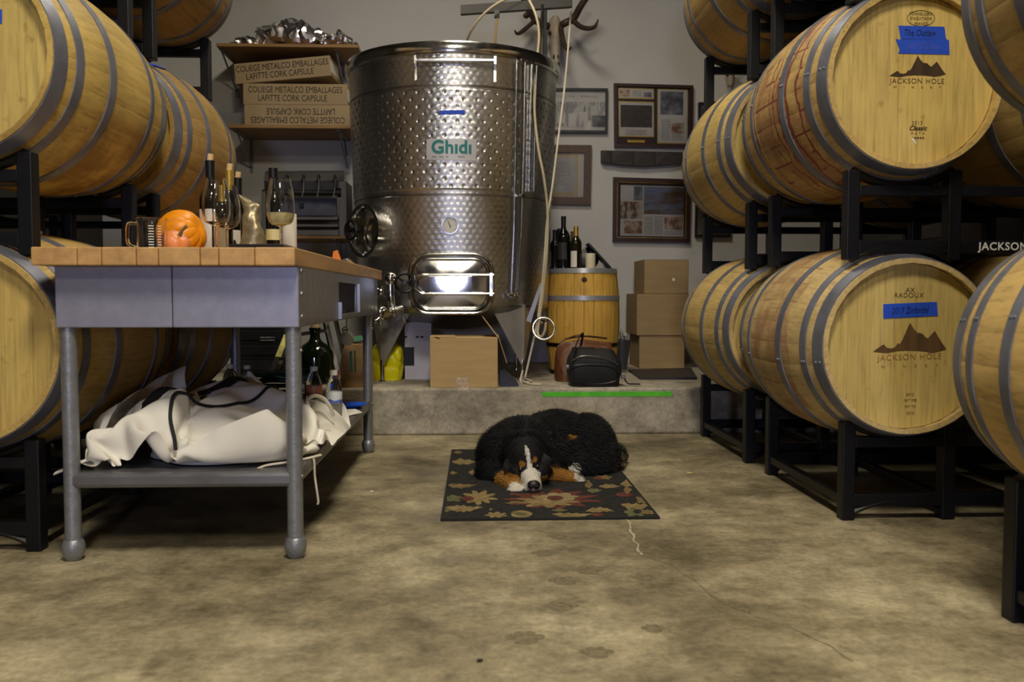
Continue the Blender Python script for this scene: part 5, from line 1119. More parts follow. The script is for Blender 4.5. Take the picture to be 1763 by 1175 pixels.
# level gauge and pipes
def tank_pipe(name, pts, off, r, m, n=8):
    q = [T3(*tpt(*p), off) for p in pts]; return MB().tube(q, r, n).build(name, m, tank)
tank_pipe('level_tube', [(894, 106), (892, 250), (888, 400), (882, 512)], .035, .0085, M['plastic_clear'])
tank_pipe('gauge_rail', [(886, 104), (884, 250), (881, 400), (876, 512)], .02, .006, M['steel'])
tank_pipe('gauge_rail', [(901, 108), (899, 250), (894, 400), (887, 500)], .015, .005, M['steel_dull'])
tank_pipe('gauge_rail', [(913, 112), (911, 180), (908, 330)], .014, .008, M['steel'])
tank_pipe('gauge_rail', [(921, 114), (919, 180), (916, 330)], .012, .005, M['steel_dull'])
for py in (106, 338, 512):
    a_, z_ = tpt(891 if py < 400 else 880, py); MB().tube([T3(a_, z_, -.005), T3(a_, z_, .05)], .011, 10).build('gauge_clip', M['steel'], tank)
a_, z_ = tpt(870, 508); MB().tube([T3(a_, z_, .03), T3(a_ + .09, z_ + .004, .035)], [.010, .014], 10).ell(T3(a_ + .10, z_, .035), (.017, .017, .017), sub=2).build('gauge_valve', M['steel'], tank)

# lifting mast with its arm, steel tube and hoses
mc = P(938, 100, 5.62)
MB().box((mc.x - .012, 5.60, P(938, 180, 5.62).z), (mc.x + .012, 5.64, 2.56), bev=.003).build('mast', M['rack'], tank)
MB().tube([P(934, 8, 5.56), P(931, 60, 5.56), P(931, 162, 5.56)], .0085, 10).build('sampling_tube', M['steel'], tank)
MB().tube([P(929, 100, 5.57), P(929, 163, 5.57)], .006, 8).build('sampling_tube', M['steel_dull'], tank)
A, B = P(793, 18, 5.58), P(985, 5, 5.62)
mb = MB(); mb.prism([A + Vector((0, -.02, -.026)), B + Vector((0, -.02, -.026)), B + Vector((0, -.02, .026)), A + Vector((0, -.02, .026))], (0, .04, 0))
mb.build('mast_arm', mat('dark_arm_steel', (54, 50, 48), .5, .0, .15), tank, 0)
MB().box((P(851, 24, 5.58).x, 5.57, P(851, 30, 5.58).z), (P(860, 24, 5.58).x, 5.60, P(851, 18, 5.58).z)).build('hose_fitting', M['black_plastic'], tank)
MB().tube(spline([P(857, 28, 5.58), P(854, 50, 5.58), P(853, 75, 5.58), P(855, 90, 5.6)], 6), .0065, 8).build('amber_hose', mat('amber_hose', (150, 112, 52), .35), tank)
MB().tube(spline([P(801, 78, 5.62), P(812, 52, 5.5), P(832, 25, 5.45), P(860, 4, 5.45), P(900, -12, 5.5)], 8), .007, 8).build('clear_hose', M['rope'], tank)
MB().tube(spline([P(908, -5, 5.5), P(922, 25, 5.45), P(928, 60, 5.43), P(924, 110, 5.40), P(920, 180, 5.36), P(926, 250, 5.33), P(937, 310, 5.32), P(943, 370, 5.33), P(941, 440, 5.33), P(934, 510, 5.33), P(927, 560, 5.32), P(926, 576, 5.3), P(932, 580, 5.28), P(938, 570, 5.27), P(940, 555, 5.27)], 8), .0078, 8).build('clear_hose', M['rope'], tank)
MB().tube(spline([P(984, -6, 5.7), P(980, 60, 5.66), P(972, 150, 5.6), P(961, 240, 5.5), P(951, 320, 5.42), P(942, 380, 5.38), P(937, 450, 5.37), P(930, 520, 5.37), P(921, 575, 5.36), P(912, 615, 5.35), P(904, 650, 5.34)], 8), .0062, 8).build('white_cord', M['cord'], tank)
f_ = PZT + .008
q1 = [(P(900, 640, 5.3).x, 5.3, .32), (P(896, 655, 5.25).x, 5.25, f_), (P(908, 660, 5.2).x, 5.22, f_), (P(915, 656, 5.3).x, 5.32, f_), (P(903, 652, 5.4).x, 5.40, f_ + .004), (P(895, 655, 5.3).x, 5.3, f_ + .01), (P(912, 664, 5.12).x, 5.14, f_), (P(933, 666, 5.08).x, 5.09, f_)]
MB().tube(spline(q1, 8), .0055, 7).build('cord_tail', M['cord'], tank)

# valves
v0 = P(672, 480, 5.22)
def tri_clamp(name, c, d, r=.034, parent=tank, ln=.06):
    c = Vector(c); d = Vector(d).normalized(); Q = Matrix.Translation(c) @ d.to_track_quat('Z', 'Y').to_matrix().to_4x4()
    o = MB().lathe([(0, -ln), (r * .62, -ln), (r * .62, -.014), (r, -.010), (r * 1.12, -.006), (r * 1.12, .006), (r, .010), (r * .62, .014), (r * .62, ln), (0, ln)], n=26, M=Q).build(name, M['steel'], parent)
    sd = d.orthogonal().normalized()
    MB().cyl(c + sd * r, c + sd * (r + .035), .0055, n=8).ell(c + sd * (r + .038), (.012, .012, .012), sub=2).build('wing_nut', M['steel'], o)
    return o
MB().ell(v0, (.036, .036, .040)).build('valve_elbow', M['steel'], tank)
MB().tube([v0 + Vector((0, .04, -.01)), Vector((v0.x + .05, 5.42, v0.z - .01))], .024, 14).build('valve_pipe', M['steel'], tank)
MB().tube(spline([v0 + Vector((0, 0, -.02)), v0 + Vector((.0, 0, -.06)), v0 + Vector((.003, .0, -.12)), v0 + Vector((.006, .02, -.17))], 5), .022, 14).build('valve_pipe', M['steel'], tank)
tri_clamp('pipe_clamp', P(676, 536, 5.20), (1, .25, .25), .036)
tri_clamp('pipe_clamp', P(661, 540, 5.18), (.6, -.8, .1), .034, ln=.035)
tri_clamp('pipe_clamp', P(656, 500, 5.24), (.2, -.2, 1), .03, ln=.03)
MB().tube([P(652, 545, 5.17), P(656, 560, 5.16)], [.006, .009], 8).tube([P(694, 545, 5.18), P(697, 555, 5.18)], [.006, .009], 8).tube([P(646, 512, 5.2), P(664, 511, 5.2)], .006, 8).build('valve_lever', M['steel'], tank)
rg = P(936, 566, 5.30)
MB().tube([rg + Vector((.062 * math.cos(q), .02 * math.sin(q), .062 * math.sin(q))) for q in [2 * PI * i / 32 for i in range(32)]], .0065, 8, True).build('hose_ring', M['steel'], tank)
tri_clamp('pipe_clamp', P(932, 551, 5.36), (.5, -.4, .7), .028, ln=.03)
mb = MB(); c = P(915, 520, 5.36); mb.prism([P(906, 552, 5.36), P(914, 556, 5.36), P(934, 490, 5.37), P(930, 487, 5.37)], (0, .012, 0)); mb.build('hanging_bracket', M['steel_dull'], tank)

# ------------------------------------------------------------------ things on and behind the step
def carton(label, name, x0, x1, y0, y1, z0, z1, m, flaps=True, tape=None, cat='box', group=None, seam=True):
    t = thing(name, label, cat, ((x0 + x1) / 2, (y0 + y1) / 2, z0), group)
    MB().box((x0, y0, z0), (x1, y1, z1 - .003), bev=.004).build('box_body', m, t)
    ym = (y0 + y1) / 2
    if flaps:
        for a, b in ((y0, ym - .001), (ym + .001, y1)):
            MB().box((x0, a, z1 - .003), (x1, b, z1), bev=.001).build('flap', m, t)
    if tape: MB().box((tape[0], y0 - .0008, z0 + tape[1]), (tape[2], y0, z0 + tape[3])).build('packing_tape', mat('clear_packing_tape', (196, 170, 132), .18, 0, .25, 30, bump=.5), t, 0)
    return t
x0, x1 = P(740, 600, 5.0).x, P(857, 600, 5.0).x
bx = carton('large cardboard box with open flap under the front of the tank', 'cardboard_box', x0, x1, 5.0, 5.30, PZT, .530, M['card'], False, (P(785, 600, 5.0).x, 0, P(807, 600, 5.0).x, .055))
mb = MB(); mb.prism([(x1, 5.0, .525), (x1, 5.30, .525), (x1 - .10, 5.34, .655), (x1 - .075, 5.02, .625)], (.004, 0, .003)); mb.prism([(x1 + .002, 5.02, .53), (x1 + .002, 5.3, .53), (x1 + .055, 5.28, .36), (x1 + .05, 5.06, .38)], (.004, 0, .002)); mb.build('flap', M['card'], bx, 0)
MB().prism([(x0, 5.0, .527), (x0 + .14, 5.0, .527), (x0 + .13, 5.16, .531), (x0, 5.16, .531)], (0, 0, .003)).build('flap', M['card'], bx, 0)
MB().prism([(x0 + .02, 5.0 - .0006, .53), (x0 + .045, 5.0 - .0006, .518), (x0 + .06, 5.0 - .0006, .521), (x0 + .03, 5.0 - .0006, .53)], (0, .0004, 0)).build('torn_edge', M['ink'], bx, 0)
mb = MB(); a = P(857, 665, 5.06); mb.prism([(a.x + .012, 5.04, PZT), (a.x + .118, 5.06, PZT), (a.x + .112, 5.06, PZT + .018), (a.x + .035, 5.04, PZT + .092), (a.x + .012, 5.04, PZT + .088)], (0, .16, 0))
tag(mb.build('door_wedge', mat('slate_plastic', (56, 58, 72), .5), None, 0, loc=(a.x + .06, 5.12, PZT)), 'dark slate-grey wedge lying against the right side of the large cardboard box', 'wedge')
x0, x1 = P(688, 600, 5.5).x, P(737, 600, 5.5).x
wb = carton('white carton with a dark square panel behind the yellow bag under the tank', 'white_carton', x0 + .03, x1 + .02, 5.50, 5.78, PZT, .60, mat('white_card', (196, 192, 206), .7, 0, .05), False)
MB().box((P(693, 600, 5.5).x, 5.499, P(700, 630, 5.5).z), (P(713, 600, 5.5).x, 5.5, P(700, 598, 5.5).z)).build('dark_panel', M['rack'], wb, 0)
for i, pxx in enumerate((696, 716, 724)): MB().box((P(pxx, 580, 5.5).x, 5.499, P(700, 582, 5.5).z), (P(pxx + 5, 580, 5.5).x, 5.5, P(700, 579, 5.5).z)).build('small_print', M['ink'], wb, 0)

def sack(label, name, c, rx, ry, h, m, seed, cat='bag', top=.35, amp=.02, sc=9, rounded=False):
    c = Vector(c); t = thing(name, label, cat, c)
    def f(u, v):
        a = u * 2 * PI; k = v
        q = (1 - (1 - top) * k ** 3) * (.92 + .08 * math.sin(PI * k)) if k < .97 else 0.0
        if k > .97: q = top * .4 * (1 - k) / .03
        if rounded: q = (.86 + .5 * k) * math.sqrt(max(0, 1 - k ** 3.2))
        ex = .55
        x = rx * q * math.copysign(abs(math.cos(a)) ** ex, math.cos(a)); y = ry * q * math.copysign(abs(math.sin(a)) ** ex, math.sin(a))
        p_ = c + Vector((x, y, h * k)); s = Vector((seed, 0, seed))
        p_ += Vector((noise.noise(p_ * sc + s), noise.noise(p_ * sc - s), noise.noise(p_ * sc + s * 2) * .6)) * amp * min(1, k * 6)
        pl = .03 * abs(math.sin(a * 7 + 2 * noise.noise(p_ * 6))) * k
        p_ += Vector((-math.cos(a) * rx, -math.sin(a) * ry, 0)) * pl
        if rounded: p_ += Vector((math.cos(a), math.sin(a), .4)) * (.014 * min(1, abs(noise.noise(p_ * 13 + s)) * 5) - .010) * min(1, k * 4)
        p_.z = max(p_.z, c.z); return p_
    MB().grid(f, 48, 22, True).build('bag_body', m, t, 50); return t
sack('bright yellow plastic bag behind the tank foot at left', 'plastic_bag', (P(667, 660, 5.52).x, 5.53, PZT), .098, .10, .232, mat('yellow_plastic', (236, 226, 12), .35, 0, .06), 2.0, top=.62, amp=.022, sc=11, rounded=True)
kb = sack('tan kraft paper bag with green print beside the far table leg', 'paper_bag', (P(613, 660, 5.08).x, 5.10, PZT), .098, .08, .245, M['kraft'], 5.0, top=.62, amp=.016)
MB().prism([P(602, 640, 4.995), P(607, 640, 4.995), P(606, 604, 5.0), P(602, 606, 5.0)], (0, .003, 0)).prism([P(610, 642, 4.995), P(613, 642, 4.995), P(612, 604, 5.0), P(609, 604, 5.0)], (0, .003, 0)).build('green_print', mat('green_ink', (66, 110, 78), .7), kb, 0)
MB().prism([P(600, 590, 5.06), P(626, 586, 5.06), P(622, 578, 5.08), P(606, 580, 5.08)], (0, .02, 0)).build('green_tie', mat('green_tie', (90, 160, 126), .6), kb, 0)

# stepladder
lt = thing('step_ladder', 'aluminium stepladder standing under the far end of the table', 'ladder', (P(530, 640, 5.6).x, 5.7, PZT))
al = M['steel']
def rail(name, a, b, wd, dp, m): return MB().tube([a, b], wd, 4, sq=(1, dp)).build(name, m, lt, 0)
def onf(px, D): return Vector((P(px, 640, D).x, D, PZT + .002))
rail('rail', P(548, 500, 5.75), onf(583, 5.45), .022, .8, al)
rail('rail', P(526, 500, 5.75), onf(466, 5.45), .030, .8, al)
rail('rear_rail', P(566, 500, 5.8), onf(598, 6.1), .018, .8, M['steel_dull'])
rail('rear_rail', P(530, 500, 5.8), onf(497, 6.1), .018, .8, M['steel_dull'])
MB().prism([P(503, 575, 5.58), P(554, 567, 5.58), P(556, 573, 5.58), P(505, 581, 5.58)], (0, .09, 0)).build('step', al, lt, 0)
MB().prism([P(500, 622, 5.52), P(564, 616, 5.52), P(565, 622, 5.52), P(501, 628, 5.52)], (0, .09, 0)).build('step', al, lt, 0)
MB().prism([P(474, 614, 5.43), P(484, 615, 5.43), P(498, 578, 5.53), P(489, 576, 5.53)], (0, -.003, 0)).build('warning_label', mat('yellow_label', (214, 206, 110), .5, 0, .25, 30), lt, 0)
MB().cbox(onf(582, 5.45) + Vector((-.02, -.0, .03)), (.05, .05, .06), .006).build('foot_cap', mat('red_rubber', (170, 24, 30), .5), lt)
MB().cbox(onf(467, 5.45) + Vector((.0, -.0, .03)), (.06, .05, .06), .006).build('foot_cap', M['black_plastic'], lt)
# demijohn
q = Vector((P(543, 640, 5.30).x, 5.30, PZT)); dj = thing('demijohn', 'dark green glass demijohn between the ladder rails', 'bottle', q)
MB().lathe([(0, 0), (.095, 0), (.103, .01), (.104, .15), (.10, .18), (.075, .215), (.038, .24), (.028, .26), (.027, .30), (.033, .302), (.033, .318), (0, .318)], c=q, n=32).build('jug_body', mat('dark_green_glass', (14, 30, 12), .08, 0, .2, spec=.7), dj)
MB().lathe([(0, .318), (.024, .318), (.022, .338), (0, .338)], c=q, n=16).build('stopper', M['cork'], dj)
# funnel
q = P(596, 576, 4.95); fn = thing('funnel', 'small whitish funnel hanging under the far end of the table', 'funnel', q)
MB().tube([q + Vector((0, .05, -.032)), q + Vector((0, .02, -.014)), q + Vector((0, -.01, .010)), q + Vector((-.002, -.03, .024))], [.036, .034, .016, .014], 18).build('funnel_cone', mat('milk_plastic', (178, 176, 168), .4), fn)
MB().tube([q + Vector((-.002 + .0145 * math.cos(k * PI / 8), -.031, .0245 + .0145 * math.sin(k * PI / 8))) for k in range(16)], .0035, 6, True).tube([q + Vector((0, .0, .01)), (q.x, 5.0, AZ0 + .01)], .004, 6).build('spout_ring', M['steel_dull'], fn)
# black crate with faint white lines of print
cr = thing('black_crate', 'black crate with faint white print in the dark left of the ladder', 'crate', (P(445, 600, 5.9).x, 6.0, PZT))
x0, x1 = P(408, 600, 5.9).x, P(486, 600, 5.9).x
mb = MB().box((x0, 5.9, PZT), (x1, 6.25, .66), bev=.006).build('crate_body', M['rack'], cr)
mb = MB()
for k in range(4): mb.box((x0 + .01, 5.885, PZT + .03 + k * .095), (x1 - .01, 5.9, PZT + .09 + k * .095), bev=.004)
mb.build('crate_slat', M['black_plastic'], cr)
fp = MB()
for py in (581, 586): fp.box((P(448, py, 5.885).x, 5.8835, P(448, py + 1.2, 5.885).z), (P(473, py, 5.885).x, 5.885, P(448, py - .6, 5.885).z))
fp.build('small_print', mat('grey_ink', (120, 120, 124), .7, 0, .4, 90), cr, 0)

# little barrel used as a stand
bc = Vector((P(1003, 640, 5.95).x, 5.95, PZT)); BHt = .672
sb = thing('barrel_stand', 'small upright golden barrel with bottles on its lid, beside the tank', 'barrel', bc)
pine = oak('golden_stave', (226, 178, 82), along='Z', dirt=.25)
def sr(k): return .213 + .024 * (1 - (2 * k - 1.0) ** 2) - .012 * max(0, .5 - k)
NSB = 22
mb = MB(); bm = mb.bm; ha = PI / NSB - .004; rows = []
for i in range(11):
    k = i / 10; r = sr(k)
    rows.append([bm.verts.new((rr * math.sin(q), -rr * math.cos(q), BHt * k)) for q, rr in ((-ha, r - .002), (-ha * .85, r), (0, r + .001), (ha * .85, r), (ha, r - .002), (ha, r - .02), (-ha, r - .02))])
for i in range(10):
    for k in range(7): bm.faces.new((rows[i][k], rows[i][(k + 1) % 7], rows[i + 1][(k + 1) % 7], rows[i + 1][k]))
bm.faces.new(rows[0]); bm.faces.new(rows[-1][::-1])
sme = mb.mesh('stave', pine)
for k in range(NSB):
    o = link('stave', sme, sb, rot=(0, 0, k * 2 * PI / NSB + .06)); o.color = (1, 1, 1, 1)
bright_hoop = mat('bright_hoop', (176, 176, 180), .35, .5, .1, 12)
for k0, k1, m in ((.955, 1.0, bright_hoop), (.70, .745, bright_hoop), (.265, .30, M['rack']), (.0, .04, M['rack'])):
    MB().lathe([(sr(k0) + .001, BHt * k0), (sr(k0) + .0045, BHt * k0), (sr(k1) + .0045, BHt * k1), (sr(k1) + .001, BHt * k1)], c=bc, n=56, closed=True).build('hoop', m, sb)
MB().lathe([(0, BHt - .02), (sr(1) - .006, BHt - .02), (sr(1) - .004, BHt - .002), (0, BHt - .002)], c=bc, n=48).build('lid', M['shelf_wood'], sb)
for px, py in ((1006, 482), (951, 618)):
    q = P(px, py, 5.72); aa = math.atan2(q.x - bc.x, -(q.y - bc.y)); kk = (q.z - PZT) / BHt
    c = Vector((bc.x + (sr(kk) + .0005) * math.sin(aa), bc.y - (sr(kk) + .0005) * math.cos(aa), q.z)); nrm = Vector((math.sin(aa), -math.cos(aa), 0))
    MB().lathe([(0, .002), (.014, .002), (.018, 0), (0, -.004)], n=12, M=Matrix.Translation(c) @ nrm.to_track_quat('Z', 'Y').to_matrix().to_4x4()).build('knot', M['brand_dark'], sb)
ZB = PZT + BHt - .002
def on_b(px, D): return (P(px, 460, D).x, D, ZB)
WB = 'bottles on the little barrel'
wine_bottle('large dark bottle with matt dark label, tallest on the little barrel', on_b(970, 5.90), .335, M['bottle'], M['foil_black'], mat('dark_label', (44, 44, 46), .6), (.18, .5), r=.044, group=WB, lang=(-1.1, .4))
wine_bottle('dark bottle at the left rim of the little barrel, nearest the tank', on_b(955.5, 5.92), .25, M['bottle'], M['foil_black'], mat('grey_label', (120, 116, 106), .6), (.05, .45), r=.034, group=WB, lang=(-1.9, -.9))
wine_bottle('dark bottle whose black neck shows left of the tallest one on the little barrel', on_b(963.5, 6.02), .265, M['bottle'], M['foil_black'], None, r=.036, group=WB)
wine_bottle('olive bottle with gold capsule and white label on the little barrel', on_b(991.5, 5.86), .268, M['bottle_amber'], M['gold'], M['label'], (.04, .42), r=.036, group=WB, lang=(-1.2, .05))
wine_bottle('dark bottle with a brown neck behind the gold-capsuled one on the little barrel', on_b(986.5, 6.05), .25, M['bottle'], mat('brown_capsule', (96, 74, 40), .4), M['label'], (.05, .42), r=.035, group=WB, lang=(.6, 1.9))
q = Vector(on_b(1016.5, 5.86)); t = thing('candle', 'thick cream candle with burnt wick on the little barrel', 'candle', q)
MB().lathe([(0, 0), (.031, 0), (.032, .004), (.032, .094), (.028, .098), (.012, .092), (0, .091)], c=q, n=28).build('wax', mat('cream_wax', (226, 218, 186), .5, 0, .05), t)
MB().tube([q + Vector((0, 0, .09)), q + Vector((.002, 0, .106)), q + Vector((-.001, 0, .112))], [.0025, .006, .004], 7).build('wick', M['ink'], t)
q = Vector(on_b(1011, 6.06)); t = thing('dark_bowl', 'dark upright plate behind the cream candle', 'plate', q)
MB().lathe([(0, .008), (.05, .004), (.073, -.004), (.075, .0), (.05, .011), (0, .014)], n=32, M=Matrix.Translation(q + Vector((.002, 0, .074))) @ Matrix.Rotation(PI / 2 - .1, 4, 'X')).build('plate_disc', M['black_plastic'], t)
MB().box((q.x - .03, q.y - .02, q.z), (q.x + .03, q.y + .03, q.z + .008)).build('plate_stand', M['rack'], t, 0)
A, B = P(1055, 463, 5.93), P(1014, 418, 5.93); B = Vector((B.x, 5.93, B.z)); A = Vector((A.x, 5.93, ZB + .003))
d = (B - A).normalized(); nn = Vector((-d.z, 0, d.x)) * -1
t = thing('tilted_sign', 'black framed sign leaning to the left on the little barrel', 'sign', A)
MB().prism([A, B, B + nn * -.012, A + nn * -.012], (0, .13, 0)).build('sign_frame', M['rack'], t, 0)
MB().prism([A + d * .02 + nn * .0002, B - d * .015 + nn * .0002, B - d * .015 + nn * .004, A + d * .02 + nn * .004], (0, .12, 0)).build('sign_face', mat('sage_panel', (140, 150, 134), .5, 0, .2, 30), t, 0)
MB().prism([Vector((A.x - .045, 6.0, ZB)), Vector((A.x - .03, 6.0, ZB)), A + d * .10 + Vector((0, .07, 0))], (0, .01, 0)).build('prop', M['label'], t, 0)

# bags
bb = thing('leather_bag', 'brown leather bag slumped against the little barrel', 'bag', (P(1005, 650, 5.4).x, 5.42, PZT))
def lbag(u, v):
    a = u * 2 * PI; xl, xr = P(957, 600, 5.35).x, P(1056, 600, 5.35).x; cx_ = (xl + xr) / 2; hw2 = (xr - xl) / 2
    ca, sa = math.cos(a), math.sin(a); k = v
    wdt = hw2 * (.99 - .05 * k ** 2); dep = .115 * (1 - .72 * k ** 1.6); top = 1 if k < .985 else (1 - k) / .015
    x = cx_ + wdt * math.copysign(abs(ca) ** .45, ca) * top; y = 5.42 + dep * math.copysign(abs(sa) ** .6, sa) * top
    z = PZT + .245 * k * (1 - .06 * abs(ca) - (.10 if ca < 0 else 0) * k * abs(ca) ** 2)
    q = Vector((x, y, z)); return q + Vector((noise.noise(q * 9), noise.noise(q * 9 + Vector((4, 0, 0))), .3 * noise.noise(q * 12))) * .016 * min(1, k * 5)
MB().grid(lbag, 56, 24, True).build('bag_body', M['leather'], bb, 60)
MB().tube(spline([P(968, 640, 5.30), P(960, 610, 5.29), P(966, 590, 5.30), P(985, 580, 5.31), P(1000, 577, 5.34)], 6), .008, 8, sq=(.5, 1)).build('bag_strap', M['leather'], bb)
MB().tube(spline([P(972, 584, 5.33), P(1005, 579, 5.31), P(1045, 583, 5.33)], 6), .006, 7).build('seam', mat('dark_leather', (72, 36, 18), .5), bb)
kbg = thing('camera_bag', 'black nylon camera bag with strap at the edge of the step', 'bag', (P(1025, 665, 5.1).x, 5.12, PZT))
def cbag(u, v):
    a = u * 2 * PI; xl, xr = P(979, 640, 5.08).x, P(1068, 640, 5.08).x; cx_ = (xl + xr) / 2; hw2 = (xr - xl) / 2; k = v
    ca, sa = math.cos(a), math.sin(a); bulge = .93 + .10 * math.sin(PI * min(1, k * 1.1)) - .16 * max(0, k - .7) / .3
    top = 1 if k < .97 else (1 - k) / .03
    x = cx_ + hw2 * bulge * math.copysign(abs(ca) ** .4, ca) * top; y = 5.115 + .105 * bulge * math.copysign(abs(sa) ** .42, sa) * top
    z = PZT + .205 * min(1, k / .97) * (1 - .05 * ca)
    q = Vector((x, y, z)); return q + Vector((noise.noise(q * 11), noise.noise(q * 11 + Vector((4, 0, 0))), .4 * noise.noise(q * 13))) * .008 * min(1, k * 5)
MB().grid(cbag, 60, 26, True).build('bag_body', M['blackbag'], kbg, 60)
MB().tube(spline([P(984, 622, 5.01), P(1000, 614, 5.0), P(1025, 614, 5.0), P(1050, 620, 5.01), P(1064, 628, 5.02)], 6), .0035, 6).build('zipper', M['steel_dull'], kbg)
MB().tube(spline([P(985, 640, 5.005), P(990, 630, 4.998), P(1025, 628, 4.997), P(1058, 634, 4.998), P(1062, 655, 4.998), P(1025, 662, 4.998), P(990, 655, 4.998), P(985, 640, 5.0)], 6), .0035, 6).build('pocket_seam', M['black_plastic'], kbg)
MB().tube(spline([P(986, 622, 5.03), P(990, 600, 5.03), P(998, 580, 5.08), P(1003, 578, 5.16), P(1000, 596, 5.2)], 6), .014, 8, sq=(.25, 1)).build('shoulder_strap', M['webbing'], kbg)
MB().tube(spline([P(1062, 632, 5.05), P(1072, 646, 5.05), P(1080, 660, 5.06), (P(1090, 668, 5.06).x, 5.06, PZT + .012), (P(1102, 670, 5.06).x, 5.05, PZT + .012)], 6), .012, 8, sq=(.3, 1)).build('shoulder_strap', M['webbing'], kbg)
MB().cbox(P(1073, 648, 5.035), (.026, .012, .03), .003).cbox(P(977, 632, 5.02), (.02, .012, .02), .003).build('buckle', M['steel_dull'], kbg)

# cartons at the wall
G3 = 'cartons stacked by the wall'
D0 = 6.28
def X(px, D=D0): return P(px, 560, D).x
def Zp(py, D=D0): return P(1140, py, D).z
zA, zB, zC, zD = PZT, Zp(578), Zp(506), Zp(447)
carton('brown cardboard carton at the bottom of the stack by the wall', 'cardboard_box', X(1101), X(1179), D0, 6.68, zA, zB, M['card_dark'], group=G3)
carton('brown cardboard carton in the middle of the stack by the wall', 'cardboard_box', X(1096), X(1184), D0 - .01, 6.72, zB, zC, M['card_dark'], group=G3, tape=None)
tc = carton('brown cardboard carton at the top of the stack by the wall', 'cardboard_box', X(1109), X(1185), D0, 6.70, zC, zD, M['card_dark'], group=G3)
MB().box((X(1157), D0 - .001, Zp(484)), (X(1161), D0, Zp(479))).build('sticker', M['label'], tc, 0)
mb = MB(); mb.prism([PZ(1082, 640, PZT + .001), PZ(1190, 637, PZT + .001), PZ(1200, 654, PZT + .001), PZ(1102, 654, PZT + .001)], (0, 0, .014))
q = PZ(1140, 648, PZT); tag(mb.build('boot_tray', mat('dark_tray', (44, 40, 38), .55), None, 0, loc=(q.x, q.y, PZT)), 'flat dark rubber mat on the step in front of the cartons', 'mat')
q = Vector((P(1070, 620, 6.25).x, 6.25, PZT)); t = thing('bucket', 'grey bucket with clear bottles in it behind the little barrel', 'bucket', q)
MB().lathe([(0, .004), (.032, 0), (.036, .004), (.062, .19), (.066, .192), (.064, .198), (.058, .196), (.033, .012), (0, .012)], c=q, n=28).build('bucket_body', mat('grey_tin', (88, 88, 92), .5, .4), t)
MB().tube([q + Vector((-.062, 0, .19)), q + Vector((-.04, -.03, .175)), q + Vector((.0, -.05, .165)), q + Vector((.04, -.03, .175)), q + Vector((.062, 0, .19))], .003, 6).build('handle', M['steel_dull'], t)
for dx, dy, h in ((-.02, -.02, .26), (.022, -.01, .235), (0, .025, .25)):
    water_bottle('clear bottle standing in the grey bucket, %s' % {-.02: 'left', .022: 'right', 0: 'rear'}[dx], q.x + dx, q.y + dy, None, M['white_plastic'], h, .0145, 'bottles in the bucket', PZT + .012)

# ------------------------------------------------------------------ wall: shelves left, frames right
def shelf(label, x0, x1, y0, z0, th, brackets):
    t = thing('wall_shelf', label, 'shelf', ((x0 + x1) / 2, YB, z0))
    MB().box((x0, y0, z0), (x1, YB - .002, z0 + th), bev=.003).build('board', M['shelf_wood'], t)
    for x in brackets:
        mb = MB(); mb.box((x - .012, YB - .008, z0 - .24), (x + .012, YB - .001, z0)); mb.box((x - .012, y0 + .05, z0 - .006), (x + .012, YB - .008, z0))
        mb.tube([(x, YB - .012, z0 - .2), (x, y0 + .09, z0 - .012)], .007, 6); mb.build('bracket', M['table_leg'], t, 0)
    return t
YS = 6.45
sh1 = shelf('upper wooden wall shelf carrying the silver foil bags', P(372, 80, YS).x, P(617, 80, YS).x, YS, P(500, 81, YS).z, .022, (P(405, 100, 6.9).x, P(592, 100, 6.9).x))
sh2 = shelf('lower wooden wall shelf carrying three flat cartons', P(392, 216, YS).x, P(611, 216, YS).x, YS, P(500, 221, YS).z, .024, (P(430, 250, 6.9).x, P(597, 250, 6.9).x))
sh3 = shelf('wooden wall shelf carrying the bottle filler, behind the table top', P(440, 408, YS).x, P(612, 408, YS).x, YS, P(500, 411, YS).z, .020, (P(470, 420, 6.9).x, P(590, 420, 6.9).x))
S1 = P(500, 81, YS).z + .022; S2 = P(500, 221, YS).z + .024; S3 = P(500, 411, YS).z + .02
G4 = 'flat cartons on the lower shelf'
def capsule_box(label, x0, x1, y0, z0, h, rot, flip, dx=0):
    c = Vector(((x0 + x1) / 2, (y0 + YB) / 2 - .03, z0)); hw2 = (x1 - x0) / 2; hd = .19
    t = thing('flat_carton', label, 'box', c, G4); t.rotation_euler = (0, rot[0], rot[1])
    mb = MB().box((-hw2, -hd, 0), (hw2, hd, h), bev=.004); mb.build('box_body', M['card_grey'], t, local=True)
    MB().box((-hw2 - .001, -hd - .0006, h * .5), (-hw2 + .0, hd, h * .5 + .003)).box((hw2, -hd, h * .2), (hw2 + .001, -hd + .25, h * .8)).build('side_label', M['label'], t, local=True)
    r = (PI / 2, PI if flip else 0, 0)
    for s, zf, sz, dx_ in (('COLIEGE METALCO EMBALLAGES', .70, .060, .0), ('LAFITTE CORK CAPSULE', .30, .060, -.02)):
        zf2 = zf if not flip else 1 - zf
        o = text(t, 'printed_text', s, sz, M['ink'], c + Vector((dx_ if not flip else -dx_, -hd - .0012, h * zf2)), rot=r, bold=0, xs=.72)
    return t
h3 = (P(500, 178, 6.5).z - P(500, 215, 6.5).z)
capsule_box('bottom carton on the lower shelf, its print upside down', P(420, 200, 6.5).x, P(605, 200, 6.5).x, 6.5, S2, h3, (0, 0), True)
capsule_box('middle carton on the lower shelf, lying square on the bottom one', P(418, 160, 6.5).x, P(598, 160, 6.5).x, 6.5, S2 + h3, h3 * .98, (0, .0), False)
capsule_box('top carton on the lower shelf, lying askew and tilted', P(406, 110, 6.5).x, P(575, 110, 6.5).x, 6.5, S2 + h3 * 1.98 + .025, h3 * .95, (-.08, -.075), False)
